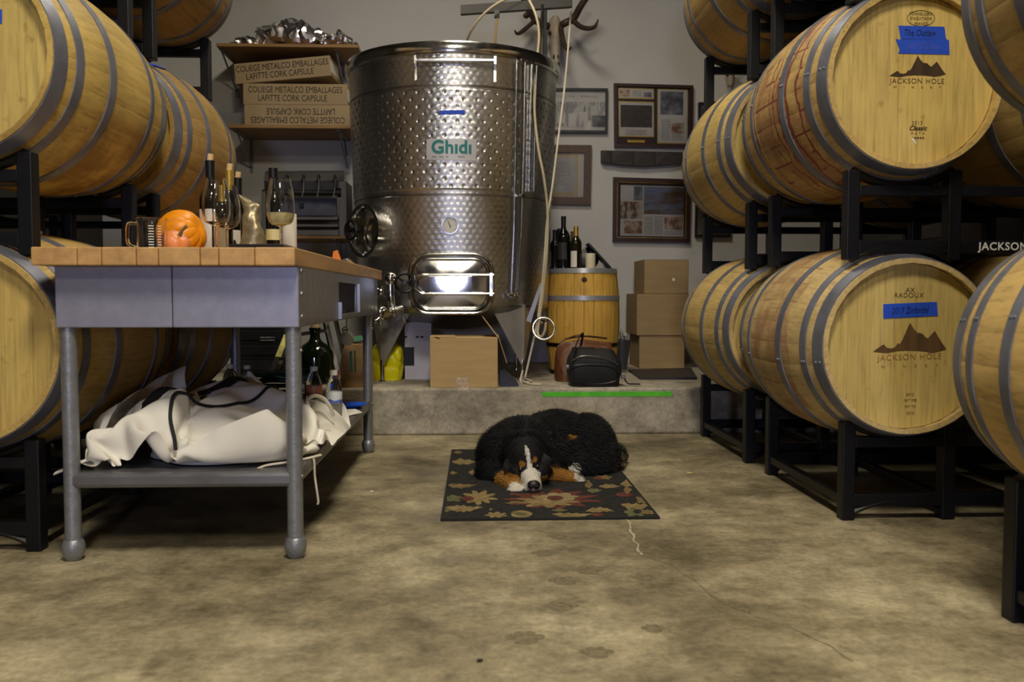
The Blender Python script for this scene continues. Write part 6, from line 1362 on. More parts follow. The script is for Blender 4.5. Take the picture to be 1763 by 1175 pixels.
foil = mat('silver_foil', (214, 208, 206), .30, 1, .06, 6, bump=.25, bscale=22)
def foil_bag(label, x0, x1, h, y0, seed, taper):
    c = Vector(((x0 + x1) / 2, y0 + .14, S1)); t = thing('foil_bag', label, 'bag', c, 'silver foil bags on the upper shelf')
    def f(u, v):
        a = v * 2 * PI; k = u; hh = h * (taper[0] * (1 - k) + taper[1] * k) * (math.sin(PI * (k * .96 + .02)) ** .45)
        x = x0 + (x1 - x0) * k; y = y0 + .14 + .14 * math.cos(a) * (math.sin(PI * (k * .96 + .02)) ** .3); z = S1 + hh * .5 + hh * .5 * math.sin(a)
        q = Vector((x, y, z)); s = Vector((seed, seed, 0))
        q += Vector((noise.noise(q * 11 + s), noise.noise(q * 11 - s), noise.noise(q * 13 + s * 2))) * .04 + Vector((noise.noise(q * 24 - s), noise.noise(q * 26), noise.noise(q * 24 + s))) * .022
        q.z = max(q.z, S1 + .001); return q
    MB().grid(f, 44, 28).build('foil_body', foil, t, 18)
    MB().tube([Vector((x0 + .02, y0 + .03 + i * .03, S1 + h * taper[0] * .35 + .012 * (i % 2))) for i in range(8)], .008, 6).build('sealed_edge', foil, t)
foil_bag('tall crumpled silver foil bag at the middle of the upper shelf', P(434, 80, 6.5).x, P(596, 80, 6.5).x, .25, 6.5, 1.3, (1.15, .35))
foil_bag('low silver foil bag at the right end of the upper shelf', P(528, 80, 6.5).x, P(608, 80, 6.5).x, .13, 6.48, 4.4, (.8, .9))
foil_bag('flat silver foil bag at the left end of the upper shelf', P(390, 80, 6.5).x, P(452, 80, 6.5).x, .085, 6.5, 8.1, (.7, .9))
mb = MB(); x_ = P(606, 80, 6.5).x
def strip(u, v): q = Vector((x_ + .02 + .10 * u, 6.47 + .06 * v, S1 + .02 - .20 * u ** 1.5)); return q + Vector((noise.noise(q * 20), noise.noise(q * 22), noise.noise(q * 18))) * .02
mb.grid(strip, 14, 6); bmesh.ops.solidify(mb.bm, geom=mb.bm.faces[:], thickness=.004)
tag(mb.build('foil_strip', foil, None, 18, loc=(x_ + .05, 6.5, S1)), 'loose foil strip hanging over the right end of the upper shelf', 'foil')

# bottle filler
bf = thing('bottle_filler', 'grey metal bottle filler with five spouts on the shelf behind the table', 'machine', (P(528, 400, 6.5).x, 6.6, S3))
gm = mat('grey_machine', (104, 100, 98), .45, .3, .1); dk = mat('dark_machine', (40, 38, 40), .45, .3)
def bxp(name, a, b, d0, d1, m, mbv=.003):
    p0, p1 = P(a[0], a[1], d0), P(b[0], b[1], d0)
    return MB().box((min(p0.x, p1.x), d0, min(p0.z, p1.z)), (max(p0.x, p1.x), d1, max(p0.z, p1.z)), bev=mbv).build(name, m, bf)
A = [P(457, 295, 6.72), P(592, 294, 6.72), P(592, 312, 6.56), P(454, 312, 6.56)]
MB().prism(A, (0, .02, -.006)).build('sloped_tank', gm, bf, 0)
bxp('tank_front', (455, 312), (592, 330), 6.56, 6.60, dk)
bxp('side_panel', (583, 312), (597, 408), 6.48, 6.78, gm)
bxp('side_panel', (450, 330), (458, 408), 6.48, 6.78, gm)
bxp('drip_tray', (462, 373), (582, 379), 6.46, 6.62, gm); bxp('drip_tray', (462, 386), (582, 391), 6.44, 6.62, gm)
bxp('back_plate', (462, 341), (580, 372), 6.62, 6.64, mat('blue_grey_plate', (84, 84, 96), .5, .2))
bxp('base_bar', (500, 396), (583, 406), 6.46, 6.62, gm)
MB().cyl(P(452, 331, 6.50), P(586, 332, 6.50), .018, n=14).build('rod', dk, bf)
MB().cyl(P(580, 332, 6.49), P(588, 332, 6.49), .032, n=18).build('rod_knob', dk, bf)
for px in (469, 495, 523, 549, 577):
    sp = MB().box((P(px - 1.7, 310, 6.55).x, 6.50, P(px, 310, 6.55).z), (P(px + 1.7, 310, 6.55).x, 6.57, P(px, 302, 6.55).z)).build('spout', dk, bf, 0)
    MB().tube([P(px, 309, 6.52), P(px, 326, 6.49), P(px - 3, 340, 6.48)], [.008, .008, .005], 8).build('spout_tube', M['steel_dull'], sp)
bxp('float_box', (515, 350), (523, 358), 6.60, 6.62, dk)

# framed pieces on the wall
def sheet_noise(name, cs, scale, stretch=(1, 1, 1)):
    t = NT(name); f = t.noise(t.coord('Object', stretch), scale, 5, .65)
    t.set(Base_Color=t.ramp(f, [(.30 + .4 * i / max(1, len(cs) - 1), s2l(c)) for i, c in enumerate(cs)]), Roughness=.5); return t.m
ph_a = sheet_noise('print_dark_scene', [(22, 18, 18), (70, 52, 42), (30, 34, 48), (120, 92, 66)], 9)
ph_b = sheet_noise('print_grey_scene', [(28, 28, 36), (90, 90, 100), (150, 150, 156)], 12)
ph_c = sheet_noise('print_sky_field', [(40, 44, 66), (110, 122, 150), (96, 70, 48), (44, 32, 30)], 5, (.6, 1, 2))
ph_d = sheet_noise('print_brown_closeup', [(50, 30, 22), (140, 100, 76), (190, 170, 150), (60, 40, 40)], 14)
ph_e = sheet_noise('print_blue_people', [(40, 60, 96), (186, 170, 150), (60, 40, 34), (150, 80, 50)], 12, (1.6, 1, .8))
def txt_lines(name):
    t = NT(name); sx = t.n('SeparateXYZ'); t.l(t.n('TexCoord').outputs['Object'], sx.inputs[0])
    ln = t.math('GREATER_THAN', t.math('FRACT', t.math('MULTIPLY', sx.outputs['Z'], 90.0)), .5)
    nz = t.math('GREATER_THAN', t.noise(t.coord('Object', (60, 1, 90)), 2.0, 2), .42)
    t.set(Base_Color=t.mix(s2l((196, 192, 186)), s2l((120, 116, 112)), t.math('MULTIPLY', ln, nz)), Roughness=.6); return t.m
tx = txt_lines('newspaper_text')
paper = mat('framed_paper', (190, 186, 182), .5, 0, .04)
pg = NT('picture_glass'); tr_ = pg.n('BsdfTransparent'); gl_ = pg.n('BsdfGlossy'); gl_.inputs['Roughness'].default_value = .03
fx = pg.n('Fresnel'); fx.inputs['IOR'].default_value = 1.45; mx = pg.n('MixShader'); pg.l(fx.outputs[0], mx.inputs[0]); pg.l(tr_.outputs[0], mx.inputs[1]); pg.l(gl_.outputs[0], mx.inputs[2]); pg.l(mx.outputs[0], pg.out.inputs[0])
pg.l(pg.ramp(pg.noise(pg.coord(), 8), [(.3, g(.96)), (.7, g(1))]), tr_.inputs[0]); pane = pg.m
def frame(label, quad, border, mf, mi, inner=(), gilt=None, Y=YB - .004, depth=.03):
    (ax, ay), (bx_, by), (cx_, cy), (dx, dy) = quad     # tl tr br bl in the photograph
    p_ = [P(*q, Y - depth) for q in quad]; c = sum(p_, Vector()) / 4
    t = thing('picture_frame', label, 'picture', (c.x, Y, c.z))
    def at(u, v, off):
        top = p_[0].lerp(p_[1], u); bot = p_[3].lerp(p_[2], u); q = top.lerp(bot, v); return Vector((q.x, Y - off, q.z))
    wd = (p_[1] - p_[0]).length; ht_ = (p_[3] - p_[0]).length; bu, bv = border / wd, border / ht_
    for u0, v0, u1, v1 in ((0, 0, 1, bv), (0, 1 - bv, 1, 1), (0, bv, bu, 1 - bv), (1 - bu, bv, 1, 1 - bv)):
        MB().prism([at(u0, v0, depth), at(u1, v0, depth), at(u1, v1, depth), at(u0, v1, depth)], (0, depth, 0)).build('frame_bar', mf, t, 0)
    MB().prism([at(bu, bv, .010), at(1 - bu, bv, .010), at(1 - bu, 1 - bv, .010), at(bu, 1 - bv, .010)], (0, .006, 0)).build('mount', mi, t, 0)
    if gilt:
        gb = MB(); e = .006
        for u0, v0, u1, v1 in ((bu, bv, 1 - bu, bv + e / ht_), (bu, 1 - bv - e / ht_, 1 - bu, 1 - bv), (bu, bv, bu + e / wd, 1 - bv), (1 - bu - e / wd, bv, 1 - bu, 1 - bv)):
            gb.prism([at(u0, v0, .018), at(u1, v0, .018), at(u1, v1, .018), at(u0, v1, .018)], (0, .007, 0))
        gb.build('gilt_slip', M['gold'], t, 0)
    MB().prism([at(bu, bv, .022), at(1 - bu, bv, .022), at(1 - bu, 1 - bv, .022), at(bu, 1 - bv, .022)], (0, .0015, 0)).build('glass_pane', pane, t, 0)
    for i, (u0, v0, u1, v1, m, nm, lay) in enumerate(inner):
        MB().prism([at(u0, v0, .0105 + .0006 * lay), at(u1, v0, .0105 + .0006 * lay), at(u1, v1, .0105 + .0006 * lay), at(u0, v1, .0105 + .0006 * lay)], (0, .0005, 0)).build(nm, m, t, 0)
    return t
mahog = mat('mahogany_frame', (52, 24, 22), .35, 0, .2, 9); black_f = mat('black_frame', (20, 22, 26), .4); brown_f = mat('brown_frame', (78, 52, 34), .45, 0, .2, 12, (4, 1, 4))
maroon = mat('maroon_mount', (44, 22, 24), .6)
# 1 pale poster
p1 = []
for i, (u, v, w_, h_) in enumerate(((.20, .52, .13, .26), (.38, .56, .13, .30), (.56, .52, .13, .2), (.62, .72, .12, .16), (.76, .60, .2, .26), (.05, .45, .10, .3))):
    p1.append((u, v, u + w_, v + h_, paper if i < 4 else ph_b, 'drawn_panel', 2))
p1 = [(.03, .30, .97, .86, sheet_noise('pale_skyline', [(172, 168, 166), (136, 132, 136), (190, 186, 182), (104, 100, 108)], 16, (1.5, 1, .6)), 'drawn_scene', 1)] + p1 + [(.13, .14, .47, .20, tx, 'title_lines', 2), (.56, .14, .84, .20, tx, 'title_lines', 2)]
frame('thin black frame with a pale drawn poster, right beside the tank rim', [(938, 151), (1047, 152), (1046, 229), (938, 228)], .018, black_f, paper, p1)
# 2 plaque
p2 = [(.06, .06, .51, .23, M['gold'], 'gilt_edge', 0), (.07, .075, .50, .215, paper, 'masthead', 1), (.08, .09, .20, .2, ph_d, 'small_photo', 2), (.24, .09, .36, .2, tx, 'masthead_text', 2), (.38, .12, .48, .2, ph_b, 'small_photo', 2),
      (.06, .27, .51, .83, M['gold'], 'gilt_edge', 0), (.07, .285, .50, .815, paper, 'magazine_page', 1), (.085, .33, .485, .68, ph_a, 'cover_photo', 2), (.15, .72, .42, .80, tx, 'caption', 2),
      (.55, .06, .94, .93, M['gold'], 'gilt_edge', 0), (.56, .075, .93, .915, paper, 'article_page', 1), (.59, .10, .88, .47, ph_b, 'article_photo', 2), (.60, .55, .72, .88, tx, 'text_column', 2), (.74, .72, .88, .88, tx, 'text_column', 2), (.73, .60, .89, .76, ph_d, 'article_photo', 3),
      (.12, .86, .44, .94, M['brand_dark'], 'name_plate', 1), (.17, .88, .39, .92, M['gold'], 'name_plate_text', 2)]
frame('dark red wood plaque with magazine cover and article, upper of two big ones', [(1057, 143), (1194, 147), (1193, 255), (1058, 253)], .022, mahog, maroon, p2, gilt=None)
# 3 certificate
p3 = [(.10, .14, .76, .86, mat('cream_mount', (186, 166, 132), .6, 0, .05), 'cream_mount', 0), (.12, .20, .70, .79, mat('certificate_paper', (166, 164, 168), .4, 0, .05), 'certificate', 1), (.2, .30, .62, .7, tx, 'certificate_text', 2)]
frame('wide brown wooden frame with a certificate, half behind the tank', [(925, 249), (1019, 250), (1017, 353), (925, 351)], .055, brown_f, paper, p3)
# 4 newspaper page
p4 = [(.10, .115, .92, .905, paper, 'newspaper_page', 1), (.27, .13, .385, .35, ph_b, 'photo', 2), (.40, .13, .92, .56, ph_c, 'photo', 2), (.10, .37, .385, .64, ph_e, 'photo', 2), (.15, .67, .385, .87, ph_d, 'photo', 2),
      (.41, .60, .52, .88, tx, 'text_column', 2), (.54, .58, .65, .88, tx, 'text_column', 2), (.67, .60, .91, .80, ph_d, 'photo', 2), (.67, .82, .91, .88, tx, 'text_column', 2)]
frame('dark red wood frame with a newspaper page, lower of two big ones', [(1056, 305), (1190, 309), (1188, 418), (1055, 416)], .03, mahog, maroon, p4, gilt=True)
frame('narrow black frame peeping out left of the plain barrel, beside the newspaper page', [(1198, 352), (1216, 352), (1214, 408), (1197, 408)], .016, black_f, paper, [(.3, .2, .7, .8, tx, 'text_column', 1)])
frame('small black frame low behind the rack under the plain barrel', [(1218, 350), (1259, 350), (1258, 409), (1218, 409)], .02, black_f, paper, [(.2, .2, .8, .8, ph_b, 'photo', 1)])
frame('small black frame half behind the plain barrel, right of the plaque', [(1203, 176), (1235, 176), (1234, 215), (1203, 215)], .02, black_f, paper, [(.2, .2, .8, .8, ph_b, 'photo', 1)])
# stave plaque
t = thing('stave_plaque', 'dark barrel stave mounted flat on the wall between two framed plaques', 'plaque', (P(1105, 271, 6.9).x, YB, P(1105, 271, 6.9).z))
cuts = [1035, 1053, 1091, 1128, 1176]
def edge(px, top): k = (px - 1035) / 141; return 259 + (3 * k) if top else 279 + 6.5 * math.sin(PI * min(1, k * 1.0)) + 1.5 * k
stm = mat('dark_stave', (50, 40, 38), .6, 0, .3, 10, (1, 1, 8))
for a, b in zip(cuts[:-1], cuts[1:]):
    a2, b2 = a + .4, b - .4; mid = (a2 + b2) / 2
    MB().prism([P(a2, edge(a2, 1), 6.90), P(mid, edge(mid, 1), 6.895), P(b2, edge(b2, 1), 6.90), P(b2, edge(b2, 0), 6.90), P(mid, edge(mid, 0), 6.895), P(a2, edge(a2, 0), 6.90)], (0, .045, 0)).build('stave_board', stm, t, 0)

# elk skull
sk = thing('elk_skull', 'bleached elk skull with dark antlers mounted high on the back wall', 'skull', P(955, 70, 6.9))
def skf(u, v):
    a = u * 2 * PI; k = v; c = P(955 + 2 * k, 30 + 82 * k, 6.80)
    wd = .052 * (1 - .12 * math.sin(PI * k)) * (1 - .42 * k ** 1.4) * (math.sin(PI * min(.5, k * 2.2 + .08)) ** .6) * (1 + .28 * math.exp(-((k - .28) / .09) ** 2))
    if k > .96: wd *= (1 - k) / .04
    return c + Vector((wd * math.cos(a), .09 * (1 - .4 * k) * math.sin(a) * (1 if k < .96 else (1 - k) / .04), .01 * math.sin(a)))
MB().grid(skf, 28, 26, True).build('skull_bone', M['bone'], sk, 60)
for s in (-1, 1):
    MB().ell(P(955 + s * 9, 57, 6.745), (.014, .02, .016), sub=2).ell(P(957 + s * 3.5, 98, 6.755), (.007, .02, .018), sub=2).build('socket', M['ink'], sk)
D_ = 6.72
an = MB()
an.tube(spline([P(962, 46, 6.78), P(972, 40, D_), P(987, 32, D_), P(1000, 10, D_ - .05), P(1016, -14, D_ - .1)], 8), [.026, .026, .027, .024, .022], 10)
an.tube(spline([P(984, 33, D_), P(998, 45, D_ - .06), P(1012, 49, D_ - .12), P(1024, 46, D_ - .16), P(1030, 33, D_ - .18)], 8), [.020, .018, .017, .013, .004], 9)
an.tube(spline([P(965, 46, D_ + .02), P(968, 62, D_ - .05), P(972, 78, D_ - .10), P(978, 85, D_ - .13), P(984, 81, D_ - .15)], 8), [.022, .018, .016, .012, .004], 9)
an.build('right_antler', M['antler'], sk, 60)
an = MB()
an.tube(spline([P(946, 46, 6.78), P(934, 42, D_), P(922, 34, D_), P(912, 18, D_ - .04), P(899, -8, D_ - .1)], 8), [.026, .026, .027, .024, .022], 10)
an.tube(spline([P(922, 35, D_), P(910, 45, D_ - .06), P(898, 55, D_ - .12), P(890, 58, D_ - .15), P(886, 52, D_ - .17)], 8), [.018, .016, .015, .011, .004], 9)
an.tube(spline([P(913, 20, D_), P(906, 27, D_ - .05), P(903, 25, D_ - .08)], 6), [.018, .022, .01], 9)
an.tube(spline([P(915, 12, D_), P(930, -2, D_ - .1), P(938, -16, D_ - .15)], 6), [.018, .016, .012], 9)
an.build('left_antler', M['antler'], sk, 60)
# little skull between the racks
ls = thing('deer_skull', 'small pale skull on the wall seen through the upper right rack', 'skull', P(1258, 130, 6.9))
def lsf(u, v):
    a = u * 2 * PI; c = P(1257, 116 + 34 * v, 6.85); wd = .042 * (1 - .6 * v) * math.sin(PI * min(.5, v * 2 + .05)) ** .6 * (1 if v < .95 else (1 - v) / .05)
    return c + Vector((wd * math.cos(a), .05 * (1 - .4 * v) * math.sin(a), 0))
MB().grid(lsf, 20, 16, True).build('skull_bone', M['bone'], ls, 60)
for s in (-1, 1):
    MB().ell(P(1257 + s * 5, 128, 6.815), (.011, .014, .012), sub=2).build('socket', M['ink'], ls)
    MB().tube(spline([P(1257 + s * 3, 118, 6.86), P(1257 + s * 9, 110, 6.84), P(1257 + s * 12, 98, 6.82)], 5), [.008, .007, .003], 7).build('horn', M['bone'], ls)

# ------------------------------------------------------------------ rug
def RW(cx, cy): return PZ(740 + cx / 4.198, 680 + cy / 4.198, .009)
rA, rB = PZ(760, 894, .008), PZ(1137, 893, .008); ry1 = 4.44
rx0, rx1 = rA.x, rB.x; rc_ = Vector(((rx0 + rx1) / 2, (rA.y + ry1) / 2, 0))
rug = thing('rug', 'dark charcoal rug with tan leaves and a red flower, under the dog', 'rug', rc_)
rug_m = mat('charcoal_pile', (46, 45, 44), .95, 0, .22, 60, bump=.5, bscale=300, spec=.1)
mb = MB(); mb.box((rx0, rA.y, .0005), (rx1, ry1, .008), bev=.002); mb.build('rug_pile', rug_m, rug)
hem = MB(); hem.tube([(rx0, rA.y, .005), (rx1, rA.y, .005), (rx1, ry1, .005), (rx0, ry1, .005)], .0045, 6, True); hem.build('hem', mat('dark_hem', (30, 30, 30), .95), rug)
def pile(name, c): return mat(name, c, .95, 0, .25, 45, bump=.4, bscale=300, spec=.1)
tan, tan2, redp, grn, cream = pile('tan_pile', (132, 114, 78)), pile('gold_pile', (116, 98, 66)), pile('red_pile', (96, 56, 48)), pile('olive_pile', (98, 96, 66)), pile('cream_pile', (142, 126, 94))
lay = [0]
def motif(name, pts, m, up=0):
    lay[0] += 1; z = .0084 + .0004 * up + .00002 * lay[0]
    q = [RW(*p) for p in pts]
    q = [Vector((max(rx0 + .008, min(rx1 - .008, v.x)), max(rA.y + .008, min(ry1 - .008, v.y)), z)) for v in q]
    bm = MB(); f = bm.bm.faces.new([bm.bm.verts.new(v) for v in q]); r = bmesh.ops.triangulate(bm.bm, faces=[f])
    bmesh.ops.recalc_face_normals(bm.bm, faces=bm.bm.faces)
    o = bm.build(name, m, rug, 0)
    return o
def blob(cx, cy, w_, h_, spikes=0, amp=.3, seed=0, n=40, skew=0):
    out = []
    for i in range(n):
        a = 2 * PI * i / n; k = 1 + .16 * noise.noise(Vector((math.cos(a) * 2.2 + seed, math.sin(a) * 2.2, seed)))
        if spikes: k *= 1 - amp + amp * abs(math.cos(spikes * a / 2 + seed)) * 1.3
        out.append((cx + w_ / 2 * math.cos(a) * k + skew * math.sin(a) * h_, cy + h_ / 2 * math.sin(a) * k))
    return out
def leaf(cx, cy, w_, h_, curve=0, teeth=5, seed=0):
    top, bot = [], []
    for i in range(21):
        t = i / 20; th = math.sin(PI * t ** .8) * (1 - .35 * abs(math.sin(teeth * PI * t))); x = cx - w_ / 2 + w_ * t; y = cy + curve * math.sin(PI * t) + h_ * .12 * noise.noise(Vector((t * 4, seed, 0)))
        top.append((x, y - h_ / 2 * th)); bot.append((x, y + h_ / 2 * th))
    return top + bot[::-1][1:-1]
for i, (kind, a, m, lift_) in enumerate([
    ('l', (250, 480, 190, 52, 6, 3), tan, 0), ('l', (205, 415, 70, 26, 0, 2), tan2, 0), ('l', (310, 560, 60, 40, 0, 2), tan, 0), ('l', (225, 648, 230, 40, 12, 4), tan2, 0), ('l', (170, 565, 60, 30, 0, 2), tan2, 0),
    ('b', (355, 742, 240, 96, 9, .5, 2.2), tan, 0), ('b', (275, 750, 90, 34, 0, 0, 3), redp, 1), ('b', (170, 748, 120, 50, 5, .3, 4), grn, 0), ('l', (245, 815, 290, 56, 8, 6), tan, 0), ('l', (120, 830, 90, 40, 0, 2), grn, 0),
    ('b', (480, 868, 150, 42, 7, .45, 5), tan, 0), ('b', (660, 862, 155, 52, 0, 0, 6), tan, 0), ('b', (660, 862, 90, 24, 0, 0, 6.5), grn, 1), ('b', (440, 828, 24, 14, 0, 0, 7), tan, 0),
    ('b', (880, 752, 640, 132, 11, .42, 8), redp, 0), ('b', (850, 770, 430, 84, 9, .45, 9), tan, 1), ('b', (935, 742, 270, 64, 7, .3, 10), cream, 2), ('b', (905, 748, 120, 34, 0, 0, 11), redp, 3), ('l', (640, 785, 200, 24, -6, 4), tan2, 1),
    ('l', (1030, 860, 300, 46, 14, 5), tan, 0), ('l', (1230, 842, 210, 44, -12, 4), tan, 0), ('b', (1215, 868, 90, 26, 0, 0, 12), redp, 1), ('l', (940, 835, 120, 26, 0, 3), grn, 0),
    ('l', (1300, 662, 160, 38, 0, 3), tan, 0), ('l', (1190, 690, 110, 40, 4, 3), grn, 0), ('l', (1150, 650, 60, 70, 0, 2), tan2, 0), ('b', (1250, 598, 130, 34, 6, .4, 13), tan2, 0), ('b', (1215, 605, 60, 24, 0, 0, 14), redp, 1),
    ('b', (1405, 722, 130, 32, 0, .3, 15), redp, 0), ('l', (1440, 650, 130, 60, -10, 3), tan, 0), ('l', (1430, 690, 60, 70, 0, 2), tan2, 0), ('l', (1490, 795, 220, 60, 16, 4), tan, 0), ('b', (1535, 760, 90, 60, 5, .4, 16), tan2, 0), ('b', (1480, 850, 150, 66, 5, .35, 17), grn, 0), ('b', (1500, 845, 60, 30, 0, 0, 18), rug_m, 1), ('l', (1590, 850, 120, 40, 0, 3), tan2, 0),
    ('l', (700, 460, 200, 36, 0, 3), tan, 0)]):
    motif('leaf_motif' if kind == 'l' else 'flower_motif', leaf(*a[:5], teeth=a[5], seed=i) if kind == 'l' else blob(*a[:4], spikes=a[4], amp=a[5], seed=a[6]), m, lift_)

# ------------------------------------------------------------------ the dog
ZR = .0095
dog = thing('dog', 'long-haired black dog with white blaze and tan marks, curled asleep-like on the rug', 'dog', (P(945, 830, 3.85).x, 3.85, 0))
dog['label'] = 'long-haired black dog with white blaze and tan cheeks, curled up on the rug'
def cap(mb, a, b, r0, r1, n=7, sq=(1, 1, 1)):
    a, b = Vector(a), Vector(b)
    for i in range(n + 1):
        q = a.lerp(b, i / n); r = r0 + (r1 - r0) * i / n; mb.ell(q, (r * sq[0], r * sq[1], r * sq[2]), sub=3)
S = P(906, 796, 3.63)                                           # middle of the skull
MZ0, MZ1 = P(911, 818, 3.555), P(918, 836, 3.485)
mb = MB()
for (px, py, D, rx, ry, rz) in ((900, 772, 4.00, .155, .19, .128), (862, 786, 3.88, .095, .15, .118), (958, 762, 4.08, .18, .19, .132), (1010, 768, 4.05, .118, .19, .132),
                                (1036, 788, 3.98, .066, .12, .098), (1008, 803, 3.84, .10, .075, .058), (1038, 803, 3.90, .056, .08, .062), (905, 786, 3.78, .105, .13, .10),
                                (848, 815, 3.78, .060, .10, .066), (930, 800, 3.76, .10, .09, .08), (975, 790, 3.92, .10, .1, .09)):
    mb.ell(P(px, py, D), (rx, ry, rz))
mb.ell(S, (.074, .082, .066)); mb.ell(S + Vector((.002, .05, .01)), (.085, .08, .075))
for px, py in ((892, 816), (931, 813)): mb.ell(P(px, py, 3.585), (.038, .05, .036))
for px, py in ((898, 802), (921, 796)): mb.ell(P(px, py, 3.572), (.016, .016, .012))      # brow ridges
cap(mb, MZ0, MZ1, .041, .033, 8, (1, 1, .95))
mb.ell(P(909, 846, 3.50), (.020, .028, .016)); mb.ell(P(925, 844, 3.50), (.020, .028, .018))  # flews
mb.ell(P(918, 849, 3.51), (.026, .035, .014))
# paws
cap(mb, P(866, 828, 3.66), P(886, 840, 3.53), .038, .030, 8)
for k in range(4): mb.ell(P(878.5 + 6.2 * k, 846 - 1.2 * abs(k - 1.5), 3.475 + .006 * abs(k - 1.5)), (.0098, .020, .013))
cap(mb, P(950, 817, 3.70), P(986, 826, 3.665), .036, .029, 8)
for k in range(3): mb.ell(P(1001 - 1.5 * k, 831.5 - 3.6 * k, 3.655 + .014 * k), (.020, .012, .0115))
# hind foot and tail curled along the right side
cap(mb, P(1015, 812, 3.83), P(985, 812, 3.78), .032, .024, 6)
cap(mb, P(1056, 785, 4.10), P(1052, 802, 3.92), .046, .036, 6); cap(mb, P(1052, 802, 3.92), P(1024, 815, 3.82), .036, .026, 8)
me0 = mb.mesh('dog_raw'); ob = link('dog_body', me0, None)
md = ob.modifiers.new('r', 'REMESH'); md.mode = 'VOXEL'; md.voxel_size = .0065
m2 = ob.modifiers.new('s', 'SMOOTH'); m2.factor = .5; m2.iterations = 6
dg = bpy.context.evaluated_depsgraph_get(); me = bpy.data.meshes.new_from_object(ob.evaluated_get(dg))
bpy.data.objects.remove(ob); me.name = 'dog_body'
EYES = [P(896, 809, 3.538), P(925.5, 804, 3.542)]
def near_seg(p, a, b):
    d = b - a; t = max(0, min(1, (p - a).dot(d) / d.dot(d))); return (p - a - d * t).length
bl = [P(906, 773, 3.60), P(908.5, 785, 3.565), P(911.5, 800, 3.545), P(913.5, 812, 3.525)]
BLK, WHT, TAN_, DK = (.0045, .0045, .0056), (.62, .58, .50), (.30, .135, .022), (.02, .014, .010)
pawL = P(888, 845, 3.49); pawR = P(1003, 830, 3.66)
cheekL, cheekR = P(897, 829, 3.55), P(932, 823, 3.56)
brows = [P(900, 801, 3.555), P(921.5, 793.5, 3.555)]
spot = P(976, 762, 3.90)
def fur_col(p, jit=0.0):
    n_ = noise.noise(p * 60) * .004 + jit
    if p.y < 3.74 and p.x < P(945, 800, 3.6).x:
        if near_seg(p, P(914.5, 824, 3.52), MZ1) < .041 + n_: return WHT
        if min(near_seg(p, bl[i], bl[i + 1]) for i in range(3)) < (.0078 if p.z > bl[2].z else .0105) + n_ * .6: return WHT
        if min((p - b).length for b in brows) < .0115 + n_ * .6: return TAN_
        if min((p - cheekL).length, (p - cheekR).length) < .026 + n_: return TAN_
        if (p - P(888, 846, 3.485)).length < .040 + n_ and p.x < P(900, 845, 3.49).x: return WHT
        if near_seg(p, P(874, 832, 3.62), P(884, 838, 3.54)) < .046 + n_ and p.z < .085: return TAN_
    if near_seg(p, P(1004, 829, 3.655), P(998, 822, 3.66)) < .030 + n_: return WHT
    if near_seg(p, P(956, 818, 3.69), P(990, 826, 3.66)) < .046 + n_ and p.y < 3.70: return TAN_
    if (p - P(984, 807, 3.76)).length < .020 + n_: return WHT
    if near_seg(p, spot, spot + Vector((.01, 0, .03))) < .018 + n_: return TAN_
    if near_seg(p, P(1068, 786, 4.0), P(1058, 800, 3.94)) < .036 + n_ * 2 and noise.noise(p * 45) > .05: return (.34, .24, .11)
    if near_seg(p, P(950, 803, 3.64), P(953, 808, 3.64)) < .018 and noise.noise(p * 50) > .0: return (.10, .06, .02)
    return BLK if noise.noise(p * 18) > -.35 else (.009, .007, .006)
base = wpos(dog)
for v in me.vertices:
    if v.co.z < ZR: v.co.z = ZR
ca = me.color_attributes.new('Col', 'FLOAT_COLOR', 'POINT')
cols = []
for v in me.vertices:
    c = fur_col(v.co); cols += [c[0], c[1], c[2], 1]
ca.data.foreach_set('color', cols)
dm = NT('dog_coat'); at_ = dm.n('Attribute', attribute_name='Col'); 
dm.set(Base_Color=dm.mix(at_.outputs['Color'], g(.5), dm.math('MULTIPLY', dm.noise(dm.coord(), 120), .03), 'MIX'), Roughness=.6); dm.p.inputs['Specular IOR Level'].default_value = .1
dm.bump(dm.noise(dm.coord(), 160, 3), .3, .003)
me.materials.clear(); me.materials.append(dm.m)
me.polygons.foreach_set('use_smooth', [True] * len(me.polygons))
